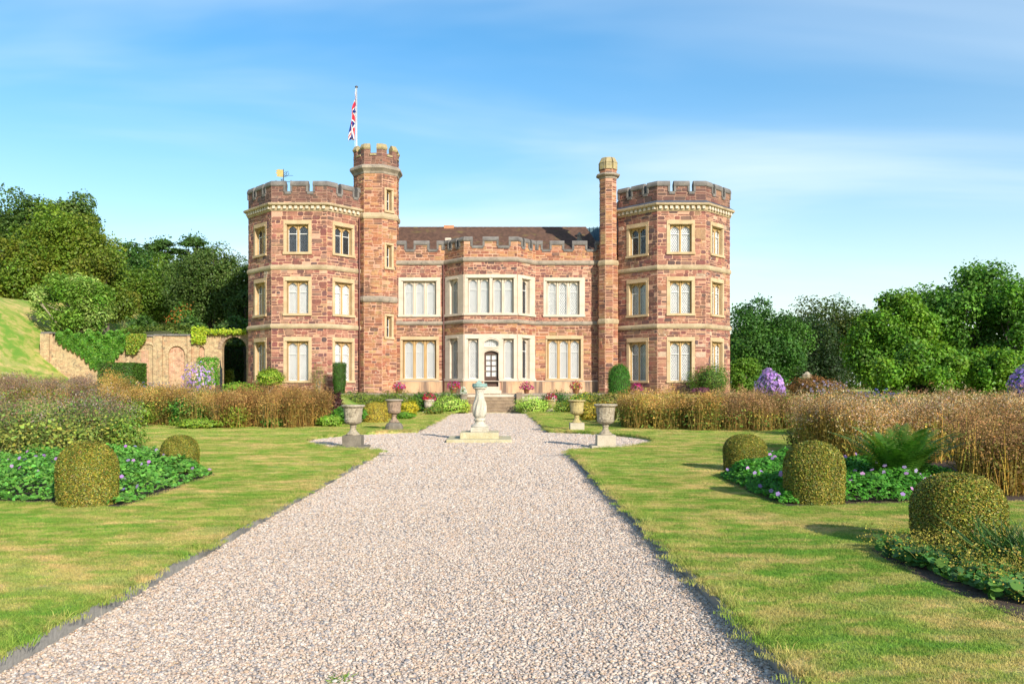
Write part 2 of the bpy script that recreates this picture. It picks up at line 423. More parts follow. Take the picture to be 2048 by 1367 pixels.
    def build(s, name, m, parent=None, loc=None, smooth=False):
        o = ORG[parent.name] if parent is not None else Vector(loc or (0, 0, 0))
        me = bpy.data.meshes.new(name)
        me.from_pydata([(a - o.x, b - o.y, c - o.z) for a, b, c in s.v], [], s.f)
        if any(c is not None for c in s.c):
            at_ = me.attributes.new('Col', 'FLOAT_COLOR', 'FACE')
            buf = []
            for c in s.c: buf += [*(c or (0.5, 0.5, 0.5)), 1.0]
            at_.data.foreach_set('color', buf)
        if smooth:
            me.polygons.foreach_set('use_smooth', [True] * len(me.polygons))
        me.update()
        return link(name, me, m, parent, loc)
def nv(a):
    return a / np.maximum(np.linalg.norm(a, axis=-1, keepdims=True), 1e-9)
class VM:
    "vegetation mesh: batches of small polygons with one colour each"
    def __init__(s): s.b = []
    def add(s, v, c):
        if len(v): s.b.append((np.asarray(v, float), np.asarray(c, float)))
    def leaves(s, P, Nn, S, C, rng, asp=0.55, fold=0.12, T=None):
        n = len(P)
        if n == 0: return
        S = np.broadcast_to(np.asarray(S, float), (n,))
        Nn = nv(np.asarray(Nn, float))
        T = rng.normal(size=(n, 3)) if T is None else T
        T = nv(T - (T * Nn).sum(1, keepdims=True) * Nn); B = np.cross(Nn, T)
        l = T * S[:, None] * 0.5; w = B * (S * asp)[:, None] * 0.5; d = Nn * (S * fold)[:, None]
        s.add(np.stack([P - l - d, P + w, P + l - d, P - w], 1), C)
    def discs(s, P, Nn, S, C, rng, k=6, cup=0.1):
        n = len(P)
        if n == 0: return
        S = np.broadcast_to(np.asarray(S, float), (n,))
        Nn = nv(np.asarray(Nn, float)); T = rng.normal(size=(n, 3)); T = nv(T - (T * Nn).sum(1, keepdims=True) * Nn); B = np.cross(Nn, T)
        vs = []
        for j in range(k):
            a = 2 * math.pi * j / k; r = 0.5 * (1.0 if j % 2 == 0 else 0.86)
            vs.append(P + T * (S * r * math.cos(a))[:, None] + B * (S * r * math.sin(a))[:, None] + Nn * (S * cup * (0.4 if j % 2 else 1.0))[:, None])
        s.add(np.stack(vs, 1), C)
    def blades(s, P, D, Wd, C, rng, bend=0.25):
        "upright strips from P along D, two segments, tapering"
        n = len(P)
        if n == 0: return
        h = np.linalg.norm(D, axis=1); side = nv(np.cross(D, rng.normal(size=(n, 3)))); Wd = np.broadcast_to(np.asarray(Wd, float), (n,))
        w = side * Wd[:, None] * 0.5
        out = rng.normal(size=(n, 3)); out[:, 2] = -0.25; out = nv(out) * (h * bend)[:, None]
        m = P + D * 0.55 + out * 0.3; t = P + D + out
        s.add(np.stack([P - w, P + w, m + w * 0.8, m - w * 0.8], 1), C)
        s.add(np.stack([m - w * 0.8, m + w * 0.8, t + w * 0.15, t - w * 0.15], 1), C)
        return t
    def count(s): return sum(len(v) for v, c in s.b)
    def build(s, name, m, parent=None, loc=None):
        o = np.array(ORG[parent.name] if parent is not None else (loc or (0, 0, 0)), float)
        nvs = sum(v.shape[0] * v.shape[1] for v, c in s.b); nf = sum(v.shape[0] for v, c in s.b)
        me = bpy.data.meshes.new(name)
        co = np.concatenate([v.reshape(-1, 3) for v, c in s.b]) - o
        tot = np.concatenate([np.full(v.shape[0], v.shape[1]) for v, c in s.b])
        st = np.concatenate([[0], np.cumsum(tot)[:-1]])
        gain = {'leaf': (1.62, 1.85, 0.95), 'boxleaf': (1.85, 1.95, 1.15)}.get(m, (1, 1, 1))
        cc = np.concatenate([c for v, c in s.b]) * np.array(gain); cc = np.concatenate([np.clip(cc, 0.002, 0.95), np.ones((len(cc), 1))], 1)
        me.vertices.add(nvs); me.loops.add(nvs); me.polygons.add(nf)
        me.vertices.foreach_set('co', co.astype(np.float32).ravel())
        me.loops.foreach_set('vertex_index', np.arange(nvs, dtype=np.int32))
        me.polygons.foreach_set('loop_start', st.astype(np.int32))
        a = me.attributes.new('Col', 'FLOAT_COLOR', 'FACE')
        a.data.foreach_set('color', cc.astype(np.float32).ravel())
        me.update(calc_edges=True)
        return link(name, me, m, parent, loc)
def tint(rng, n, base, var=0.18, hue=0.08):
    b = np.asarray(base, float)
    if b.ndim == 2: b = b[rng.integers(0, len(b), n)]
    return np.clip(b * (1 + rng.normal(0, var, (n, 1))) * (1 + rng.normal(0, hue, (n, 3))), 0.002, 0.95)
def scatter(name, P, rz, sc, src, kind, label, cat, tilt=None):
    "points that carry copies of the source objects (for what nobody could count)"
    me = bpy.data.meshes.new(name)
    me.vertices.add(len(P)); me.vertices.foreach_set('co', np.asarray(P, np.float32).ravel())
    rot = np.zeros((len(P), 3), np.float32); rot[:, 2] = rz
    if tilt is not None: rot[:, 0] = tilt
    a = me.attributes.new('rot', 'FLOAT_VECTOR', 'POINT'); a.data.foreach_set('vector', rot.ravel())
    a = me.attributes.new('scl', 'FLOAT', 'POINT'); a.data.foreach_set('value', np.asarray(sc, np.float32))
    ob = bpy.data.objects.new(name, me); COL.objects.link(ob); ORG[ob.name] = Vector((0, 0, 0))
    src_c = bpy.data.collections.new(name + '_source')
    for q in src: src_c.objects.link(q)
    ng = bpy.data.node_groups.new(name, 'GeometryNodeTree')
    ng.interface.new_socket('Geometry', in_out='INPUT', socket_type='NodeSocketGeometry')
    ng.interface.new_socket('Geometry', in_out='OUTPUT', socket_type='NodeSocketGeometry')
    gi = ng.nodes.new('NodeGroupInput'); go = ng.nodes.new('NodeGroupOutput')
    iop = ng.nodes.new('GeometryNodeInstanceOnPoints')
    ci = ng.nodes.new('GeometryNodeCollectionInfo'); ci.inputs['Collection'].default_value = src_c; ci.inputs['Separate Children'].default_value = True; ci.inputs['Reset Children'].default_value = True
    ar = ng.nodes.new('GeometryNodeInputNamedAttribute'); ar.data_type = 'FLOAT_VECTOR'; ar.inputs['Name'].default_value = 'rot'
    asn = ng.nodes.new('GeometryNodeInputNamedAttribute'); asn.data_type = 'FLOAT'; asn.inputs['Name'].default_value = 'scl'
    iop.inputs['Pick Instance'].default_value = True
    ng.links.new(gi.outputs[0], iop.inputs['Points']); ng.links.new(ci.outputs[0], iop.inputs['Instance'])
    e2r = ng.nodes.new('FunctionNodeEulerToRotation'); ng.links.new(ar.outputs['Attribute'], e2r.inputs[0]); ng.links.new(e2r.outputs[0], iop.inputs['Rotation'])
    ng.links.new(asn.outputs['Attribute'], iop.inputs['Scale'])
    ng.links.new(iop.outputs[0], go.inputs[0])
    md = ob.modifiers.new('scatter', 'NODES'); md.node_group = ng
    return props(ob, label, cat, None, kind)
# ------------------------------------------------------------------ ground
CX, CY, CR = -0.62, 23.85, 4.85     # gravel circle round the sundial
PL, PR = -2.80, 1.56                # path edges
WALL_Y = 55.6                       # garden wall
TER = 1.08                          # terrace level
def gz(x, y):
    side = sstep(4.6, 8.0, abs(x + 0.62))
    z = -0.06 + 1.1 * sstep(33.5, 42.5, y) * max(side, sstep(50, 51, y))
    z += 7.0 * sstep(0.0, 10.2, -26.0 - x) * sstep(18, 36, y)
    z += 3.5 * sstep(62, 110, y) * sstep(-20, -45, x) + 0.25 * math.sin(x * 0.31 + y * 0.17) * sstep(-26, -34, x)
    return z
xs = [-3000, -900, -300, -130, -90] + [-70 + i for i in range(131)] + [80, 130, 300, 900, 3000]
ys = [-3000, -600, -150, -60] + [-30 + i for i in range(161)] + [160, 300, 900, 3000]
vs = [(x, y, gz(max(-70, min(60, x)), max(-30, min(130, y)))) for y in ys for x in xs]
nx = len(xs)
fs = [(j * nx + i, j * nx + i + 1, (j + 1) * nx + i + 1, (j + 1) * nx + i) for j in range(len(ys) - 1) for i in range(nx - 1)]
me = bpy.data.meshes.new('ground'); me.from_pydata(vs, [], fs)
me.polygons.foreach_set('use_smooth', [True] * len(me.polygons)); me.update()
props(link('ground', me, 'meadow'), 'gently rising grass ground with a steep bank on one side', 'ground', None, 'structure')
mb = MB(); mb.poly([(-8, -8, 0), (6.8, -8, 0), (6.8, 47.75, 0), (-8, 47.75, 0)])
props(mb.build('gravel_path', 'gravel'), 'pale pinkish gravel path with a round widening at the sundial', 'path', None, 'structure')
def arc(sgn, n=26):
    "gravel circle seen from one lawn: from the near path edge to the far one"
    e = (PL if sgn < 0 else PR) - CX
    a0 = math.asin(math.sqrt(CR * CR - e * e) / CR)
    out = []
    for i in range(n + 1):
        a = -a0 + 2 * a0 * i / n
        out.append((CX + sgn * CR * math.cos(a), CY + CR * math.sin(a)))
    return out
rng = np.random.default_rng(5)
LAWN_Z = 0.10
def lawn(sgn, name_label):
    e = PL if sgn < 0 else PR
    edge = [(e, -8.0)]
    y = -7.4
    a = arc(sgn)
    while y < a[0][1] - 0.3:
        edge.append((e + rng.normal(0, 0.007), y)); y += 0.35
    edge += [(x + rng.normal(0, 0.012), yy + rng.normal(0, 0.012)) for x, yy in a]
    y = a[-1][1] + 0.35
    while y < 45.6:
        edge.append((e + rng.normal(0, 0.012), y)); y += 0.5
    edge.append((e, 45.8))
    far = sgn * 34.0
    poly = edge + [(far, 45.8), (far, -8.0)]
    mb = MB()
    pts = [(x, y, LAWN_Z) for x, y in poly]
    mb.poly(pts if sgn > 0 else pts[::-1])
    for (x0, y0), (x1, y1) in zip(edge[:-1], edge[1:]):
        mb.poly([(x0, y0, LAWN_Z), (x1, y1, LAWN_Z), (x1, y1, -0.04), (x0, y0, -0.04)])
    props(mb.build('lawn', 'lawn'), name_label, 'lawn', None, 'structure')
    return edge
EDGE_L = lawn(-1, 'mown lawn with straw patches beside the gravel path, on the side of the brick wall')
EDGE_R = lawn(1, 'mown lawn with straw patches beside the gravel path, on the side of the fern')
# timber edging boards
def edging(x, s, label):
    t = thing('timber_edging', (x, 3, 0), label, 'lawn edging', 'timber edgings along the gravel path')
    y = 1.2
    while y < 46:
        l = 2.35 if y < 20 else 2.9
        y1 = min(y + l, 46)
        if not (CY - 4.6 < y < CY + 4.2 or CY - 4.6 < y1 < CY + 3.9):
            mb = MB()
            dx0, dx1 = rng.normal(0, 0.008, 2); h0 = 0.075 + rng.normal(0, 0.006)
            o = -s * 0.012
            mb.hexa([(x + dx0 + o - 0.014, y, -0.03), (x + dx0 + o + 0.014, y, -0.03), (x + dx1 + o + 0.014, y1 - 0.015, -0.03), (x + dx1 + o - 0.014, y1 - 0.015, -0.03),
                     (x + dx0 + o - 0.014, y, h0), (x + dx0 + o + 0.014, y, h0), (x + dx1 + o + 0.014, y1 - 0.015, h0 + 0.004), (x + dx1 + o - 0.014, y1 - 0.015, h0 + 0.004)])
            mb.build('board', 'timber', t)
        y = y1
edging(PL, -1, 'weathered grey timber edging boards below the lawn with two topiary domes')
edging(PR, 1, 'weathered grey timber edging boards below the lawn with three topiary domes')
# soil of the beds
def soil_bed(pts, label, z=LAWN_Z + 0.004):
    mb = MB(); q = [(x, y, z) for x, y in pts]
    mb.poly(q); props(mb.build('flower_bed_soil', 'soil'), label, 'soil', None, 'structure')
BED_L = [G(-160, 1000, .1), G(113, 1006, .1), G(240, 1014, .1), G(330, 985, .1), G(432, 949, .1), G(395, 935, .1), G(320, 905, .1), G(270, 880, .1), G(150, 862, .1), G(-160, 862, .1)]
BED_R = [G(1436, 953, .1), G(1500, 985, .1), G(1565, 1012, .1), G(1700, 1008, .1), G(2000, 1002, .1), G(2200, 1000, .1), G(2300, 868, .1), G(1800, 862, .1), G(1620, 875, .1), G(1540, 915, .1)]
BED_N = [G(1736, 1096, .1), G(1790, 1130, .1), G(1900, 1180, .1), G(2060, 1245, .1), G(2500, 1280, .1), G(2500, 1090, .1), G(2040, 1078, .1), G(1850, 1090, .1)]
soil_bed(BED_L, 'dark soil under the geraniums beside the brick wall side lawn')
soil_bed(BED_R, 'dark soil under the fern and geraniums')
soil_bed(BED_N, 'dark soil in the corner bed of the nearest topiary dome')
# ------------------------------------------------------------------ terrace and steps
TY0 = 49.7
SX0, SX1 = -2.06, 0.86
ter = thing('terrace', (-0.6, TY0, 0), 'low stone terrace with retaining wall in front of the castle', 'terrace')
mb = MB()
for xa, xb in ((-9.6, SX0 - 0.32), (SX1 + 0.32, 8.6)):
    mb.box((xa, TY0, -0.1), (xb, 54.3, TER - 0.12))
mb.box((SX0 - 0.318, TY0 + 0.003, -0.1), (SX1 + 0.318, 54.29, TER - 0.003))
mb.build('retaining_wall', 'pale_stone', ter)
for xa, xb in ((-9.6, SX0 - 0.32), (SX1 + 0.32, 8.6)):
    x = xa
    while x < xb - 0.01:
        x1 = min(x + 1.15 + rng.uniform(-.1, .1), xb)
        mb = MB(); mb.bevbox((x + .004, TY0 - 0.06, TER - 0.118), (x1 - .004, 54.32, TER + rng.uniform(0, .006)), 0.015); mb.build('coping_slab', 'grey_band', ter)
        x = x1
st = thing('garden_steps', (-0.6, TY0, 0), 'flight of weathered stone steps rising from the gravel to the terrace', 'steps')
nst = 6
rise = TER / nst
fy = 47.75
tread = (TY0 - fy) / (nst - 1)
for k in range(nst):
    y0 = fy + k * tread
    mb = MB()
    # nosing slab on a riser
    mb.box((SX0, y0 + 0.025, k * rise - (0.05 if k == 0 else 0.0)), (SX1, TY0 + 0.3 + k * 0.001, (k + 1) * rise - 0.055))
    xx = SX0
    while xx < SX1 - 0.01:
        x1 = min(xx + rng.uniform(0.55, 1.1), SX1)
        if SX1 - x1 < 0.3: x1 = SX1
        mb.bevbox((xx + .003, y0, (k + 1) * rise - 0.054), (x1 - .003, TY0 + 0.29, (k + 1) * rise + rng.uniform(-.004, .004)), 0.012)
        xx = x1
    mb.build('step', 'step_stone', st)
for xa, xb in ((SX0 - 0.32, SX0 - 0.004), (SX1 + 0.004, SX1 + 0.32)):
    mb = MB()
    mb.hexa([(xa, fy - 0.12, -0.05), (xb, fy - 0.12, -0.05), (xb, TY0 + 0.2, -0.05), (xa, TY0 + 0.2, -0.05), (xa, fy - 0.12, 0.22), (xb, fy - 0.12, 0.22), (xb, TY0 - 0.07, TER + 0.09), (xa, TY0 - 0.07, TER + 0.09)])
    mb.build('flank_wall', 'step_stone', st)
mb = MB(); mb.box((-4.9, fy - 0.16, -0.03), (3.7, fy - 0.02, 0.045)); mb.build('kerb_stone', 'slab_stone', st)
# ------------------------------------------------------------------ castle
castle = thing('castle', (-0.6, 54, TER), 'red sandstone castle with two battlemented octagonal towers, stair turret and canted entrance bay', 'castle')
crng = random.Random(11)
BS = 0.0303                      # metres per pixel on the tower fronts (Y = 51.5)
YT = 51.5
def zt(py): return EYE + (PY - py) * YT / F
def zc(py, Y): return EYE + (PY - py) * Y / F
class Face:
    def __init__(s, a, b):
        s.a = Vector((a[0], a[1])); s.b = Vector((b[0], b[1])); s.L = (s.b - s.a).length; s.d = (s.b - s.a) / s.L
        s.n = Vector((s.d.y, -s.d.x)); s.holes = []
    def P(s, u, z, o=0.0):
        q = s.a + s.d * u + s.n * o
        return (q.x, q.y, z)
    def box(s, mb, ua, ub, za, zb, oa, ob, col=None):
        "oa back, ob front"
        mb.hexa([s.P(ua, za, ob), s.P(ub, za, ob), s.P(ub, za, oa), s.P(ua, za, oa), s.P(ua, zb, ob), s.P(ub, zb, ob), s.P(ub, zb, oa), s.P(ua, zb, oa)], col)
def wall_plane(mb, f, z0, z1):
    "flat wall with the windows cut out"
    us = sorted({0.0, f.L} | {h[0] for h in f.holes} | {h[1] for h in f.holes})
    zs = sorted({z0, z1} | {h[2] for h in f.holes if z0 < h[2] < z1} | {h[3] for h in f.holes if z0 < h[3] < z1})
    us = [u for u in us if 0 <= u <= f.L]
    for a, b in zip(us[:-1], us[1:]):
        for c, d in zip(zs[:-1], zs[1:]):
            um, zm_ = (a + b) / 2, (c + d) / 2
            if any(h[0] < um < h[1] and h[2] < zm_ < h[3] for h in f.holes): continue
            mb.poly([f.P(a, c), f.P(b, c), f.P(b, d), f.P(a, d)])
PAL = [((0.275, 0.101, 0.074), 5), ((0.324, 0.140, 0.096), 5), ((0.216, 0.074, 0.063), 4.5), ((0.358, 0.178, 0.118), 3), ((0.150, 0.066, 0.063), 2.8), ((0.366, 0.217, 0.125), 1.6), ((0.241, 0.132, 0.096), 2.4), ((0.108, 0.066, 0.063), 1.2), ((0.433, 0.310, 0.221), 0.7)]
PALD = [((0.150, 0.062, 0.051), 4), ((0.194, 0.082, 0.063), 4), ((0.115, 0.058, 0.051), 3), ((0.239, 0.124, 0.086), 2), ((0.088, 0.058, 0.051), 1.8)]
PALO = [((0.358, 0.151, 0.075), 4), ((0.307, 0.111, 0.064), 4), ((0.409, 0.207, 0.098), 4), ((0.213, 0.087, 0.057), 2.5), ((0.375, 0.231, 0.106), 2.5), ((0.136, 0.072, 0.057), 1)]
STONES = []     # (area, points front ring, base ring, colour, wall key)
def stone_shape(f, a, b, c, d, proud, rnd):
    w, h = b - a, d - c
    j = lambda s: rnd.uniform(-s, s)
    out = []
    for (u, z, du, dz) in ((a, c, 1, 1), (b, c, -1, 1), (b, d, -1, -1), (a, d, 1, -1)):
        cu, cz = rnd.uniform(0.05, 0.28) * min(w, h * 1.5), rnd.uniform(0.1, 0.36) * h
        p1 = (u + du * cu, z + j(0.008)); p2 = (u + j(0.008), z + dz * cz)
        out += [p2, p1] if (du * dz > 0) else [p1, p2]
    cu, cz = (a + b) / 2, (c + d) / 2
    front = [(cu + (u - cu) * (1 - 0.022 / max(w, .05)), cz + (z - cz) * (1 - 0.024 / max(h, .05)), proud + rnd.uniform(-.004, .004)) for u, z in out]
    return [f.P(u, z, o) for u, z, o in front], [f.P(u, z, -0.004) for u, z in out]
def rubble_fill(key, f, z0, z1, pal=PAL, lo=0.13, hi=0.35, wlo=0.17, whi=0.60):
    rnd = crng
    cuts = sorted({z0, z1} | {h[2] for h in f.holes if z0 < h[2] < z1} | {h[3] for h in f.holes if z0 < h[3] < z1})
    cols, wts = [p[0] for p in pal], [p[1] for p in pal]
    for zc0, zc1 in zip(cuts[:-1], cuts[1:]):
        hs = []; z = 0
        if zc1 - zc0 < 0.06: continue
        while z < zc1 - zc0: hs.append(rnd.uniform(lo, hi)); z += hs[-1]
        k = (zc1 - zc0) / z
        za = zc0
        for h in hs:
            zb = za + h * k
            spans = [(0.0, f.L)]
            for q in f.holes:
                if q[2] < zb - 1e-3 and q[3] > za + 1e-3:
                    ns = []
                    for a, b in spans:
                        if q[0] > a: ns.append((a, min(b, q[0])))
                        if q[1] < b: ns.append((max(a, q[1]), b))
                    spans = [s_ for s_ in ns if s_[1] - s_[0] > 0.07]
            for a, b in spans:
                u = a
                while u < b - 1e-3:
                    w = rnd.uniform(wlo, whi) * (0.7 + 1.1 * h / hi * 0.5)
                    if b - u - w < 0.14: w = b - u
                    g = rnd.uniform(0.008, 0.024)
                    parts = [(za, zb)]
                    if zb - za > 0.19 and rnd.random() < 0.38:
                        m_ = za + (zb - za) * rnd.uniform(0.35, 0.65); parts = [(za, m_), (m_, zb)]
                    for (pa, pb) in parts:
                        if rnd.random() < 0.04: continue
                        jz = 0.16 * (pb - pa); A, B, C_, D = u + g, u + w - g, max(zc0 + .006, pa + g * .8 + rnd.uniform(-jz, jz)), min(zc1 - .006, pb - g * .8 + rnd.uniform(-jz, jz))
                        if B - A < 0.05 or D - C_ < 0.03: continue
                        base = rnd.choices(cols, wts)[0]; v = rnd.uniform(0.82, 1.2)
                        fr, bs = stone_shape(f, A, B, C_, D, rnd.uniform(0.008, 0.028), rnd)
                        STONES.append(((B - A) * (D - C_) * (1 if abs(f.n.y) > 0.9 else 0.6), fr, bs, tuple(min(.8, x * v) for x in base), key))
                    u += w
            za = zb
def add_stone(mb, fr, bs, col):
    n = len(fr)
    mb.mesh(fr + bs, [tuple(range(n))] + [(i, n + i, n + (i + 1) % n, (i + 1) % n) for i in range(n)], col)
# ---- windows
def window(f, u0, u1, z0, z1, groups, style, kind='blind', sill=True, spring=None, head=0.28, jamb=None, arch=True, opn=None, transom=0.30):
    "dressed surround u0..u1 x z0..z1; groups = [(ga, gb, [(la, lb), ...])] recessed openings with their lights"
    f.holes.append((u0, u1, z0, z1))
    FR, BK = 0.035, -0.34
    zb = z0 + 0.14; ztp = z1 - head
    mb = MB()
    def blocks(ua, ub, za, zb_):
        z = za
        alt = 0
        while z < zb_ - 1e-4:
            h = crng.uniform(0.38, 0.62)
            if zb_ - z - h < 0.22: h = zb_ - z
            f.box(mb, ua, ub, z + 0.003, z + h - 0.003, BK, FR + crng.uniform(-.004, .004))
            z += h
    prev = u0
    for gi, (ga, gb, _l) in enumerate(groups):
        blocks(prev, ga, zb, ztp); prev = gb
    blocks(prev, u1, zb, ztp)
    nseg = max(2, round((u1 - u0) / 0.85)); step = (u1 - u0) / nseg
    for i in range(nseg):
        f.box(mb, u0 + i * step + 0.003, u0 + (i + 1) * step - 0.003, ztp + 0.002, z1, BK, FR + crng.uniform(-.003, .003))
    # label mould: thin drip line over the opening
    for ga, gb, _l in groups:
        f.box(mb, ga - 0.06, gb + 0.06, ztp + 0.001 + 0.03, ztp + 0.085, -0.02, FR + 0.055)
    w = mb.build('window', style, castle)
    s_ = MB(); f.box(s_, u0 - 0.03, u1 + 0.03, z0, zb - 0.002, BK, FR + 0.07); s_.build('sill', style, w)
    for ga, gb, lights in groups:
        mu = MB(); prev = ga
        edges = []
        for la, lb in lights: edges.append((prev, la)); prev = lb
        edges.append((prev, gb))
        for a, b in edges:
            if b - a > 0.01:
                m0 = min(0.04, (b - a) * 0.3)
                mu.hexa([f.P(a + m0, zb, -0.14), f.P(b - m0, zb, -0.14), f.P(b, zb, -0.27), f.P(a, zb, -0.27), f.P(a + m0, ztp, -0.14), f.P(b - m0, ztp, -0.14), f.P(b, ztp, -0.27), f.P(a, ztp, -0.27)])
        inner = 'ochre_stone' if style == 'buff_stone' else style
        mu.build('mullion', inner, w)
        for (la, lb) in lights:
            wd = lb - la; rs = min(0.42 * wd, 0.26)
            apex = ztp - 0.07; spr = apex - rs
            tr = MB(); n = 7
            cur = []
            for i in range(2 * n + 1):
                t = i / n - 1
                s1 = 1 - abs(t)
                zz = spr + rs * ((math.sin(math.pi / 2 * min(1, s1 * 1.05))) ** 0.62 * 0.82 + 0.18 * s1 ** 5)
                cur.append((la + wd * i / (2 * n), zz))
            for (a, za), (b, zb_) in zip(cur[:-1], cur[1:]):
                tr.poly([f.P(a, za, -0.15), f.P(b, zb_, -0.15), f.P(b, ztp, -0.15), f.P(a, ztp, -0.15)])
                tr.poly([f.P(a, za, -0.15), f.P(a, za, -0.26), f.P(b, zb_, -0.26), f.P(b, zb_, -0.15)])
            tr.build('tracery', inner, w)
            g = MB(); g.poly([f.P(la, zb, -0.225), f.P(lb, zb, -0.225), f.P(lb, apex, -0.225), f.P(la, apex, -0.225)]); g.build('pane', 'glass', w)
            # leaded lattice, casement frame and bar
            c = MB(); lw = 0.008; pu, pz = 0.125, 0.21; H = apex - zb
            kk = pz / pu
            for sg in (1, -1):
                u = -H / kk
                while u < wd + H / kk:
                    # line u' = u + sg*t/kk , t in 0..H ; clip to the light
                    t0, t1 = 0.0, H
                    ua, ub = u, u + sg * H / kk
                    lo_, hi_ = (0 - u) * sg * kk, (wd - u) * sg * kk
                    a_, b_ = max(t0, min(lo_, hi_)), min(t1, max(lo_, hi_))
                    if b_ - a_ > 0.02:
                        x0, x1 = la + u + sg * a_ / kk, la + u + sg * b_ / kk
                        c.poly([f.P(x0 - lw, zb + a_, -0.215), f.P(x0 + lw, zb + a_, -0.215), f.P(x1 + lw, zb + b_, -0.215), f.P(x1 - lw, zb + b_, -0.215)])
                    u += pu
            c.build('lattice', 'lead_came', w)
            c = MB(); fw = 0.022
            f.box(c, la, la + fw, zb, spr, -0.222, -0.19); f.box(c, lb - fw, lb, zb, spr, -0.222, -0.19); f.box(c, la + fw, lb - fw, zb, zb + fw * 1.3, -0.222, -0.19)
            zz = apex - (apex - zb) * transom; f.box(c, la + fw, lb - fw, zz, zz + 0.035, -0.222, -0.185)
            c.build('casement', 'white_paint', w)
            if kind == 'blind' or (kind == 'half'):
                b = MB(); zlo = zb
                b.poly([f.P(la - 0.03, zlo, -0.29), f.P(lb + 0.03, zlo, -0.29), f.P(lb + 0.03, apex, -0.29), f.P(la - 0.03, apex, -0.29)]); b.build('blind', 'blind', w)
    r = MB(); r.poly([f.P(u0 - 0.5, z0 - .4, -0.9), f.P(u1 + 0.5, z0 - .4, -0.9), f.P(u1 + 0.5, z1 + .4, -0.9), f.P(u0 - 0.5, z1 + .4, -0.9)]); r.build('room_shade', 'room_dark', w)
    return w
def tower_window(f, uc, z0, z1, w=1.70, kind='blind'):
    u0, u1 = uc - w / 2, uc + w / 2
    ga, gb = u0 + 0.19, u1 - 0.19
    g = gb - ga; mw = 0.16; lw = (g - mw - 0.16) / 2
    l1 = (ga + 0.08, ga + 0.08 + lw); l2 = (gb - 0.08 - lw, gb - 0.08)
    return window(f, u0, u1, z0, z1, [(ga, gb, [l1, l2])], 'buff_stone', kind)
# ---- plan
def X(px, Y): return (px - PX) * Y / F
def tower_plan(pxl, pxr, lat_l, lat_r, dep):
    a, b = X(pxl, YT), X(pxr, YT)
    return [(a - lat_l, YT + dep + 4.2), (a - lat_l, YT + dep), (a, YT), (b, YT), (b + lat_r, YT + dep), (b + lat_r, YT + dep + 4.2)]
TL = tower_plan(543, 654, 2.10, 2.05, 2.35)
TR = tower_plan(1315, 1412, 2.05, 2.05, 2.25)
YW = 54.0                                    # central wall
YB = 52.5                                    # bay front
WL, WR = X(792, YW), X(1240, YW)
BAY = [(X(889, YW), YW), (X(928, YB), YB), (X(1034.6, YB), YB), (X(1071, YW), YW)]
def octagon(cx, cy, ap, rot=22.5):
    r = ap / math.cos(math.pi / 8)
    return [(cx + r * math.cos(R(a)), cy + r * math.sin(R(a))) for a in [rot + 45 * k for k in range(8)]]
# octagon vertices ordered so that outward is to the right of travel (counterclockwise from above)
TUR_C = (-8.02, 54.5); TUR_A = 1.36
TUR = octagon(*TUR_C, TUR_A)
THIN_C = (X(1217, 53.3), 53.55); THIN = octagon(*THIN_C, 0.50); THIN2 = octagon(*THIN_C, 0.585)
zs_ = dict(base=TER - 0.05, top=zt(422), s1a=zt(539), s1b=zt(529.5), s2a=zt(656.5), s2b=zt(647), cor=zt(406))
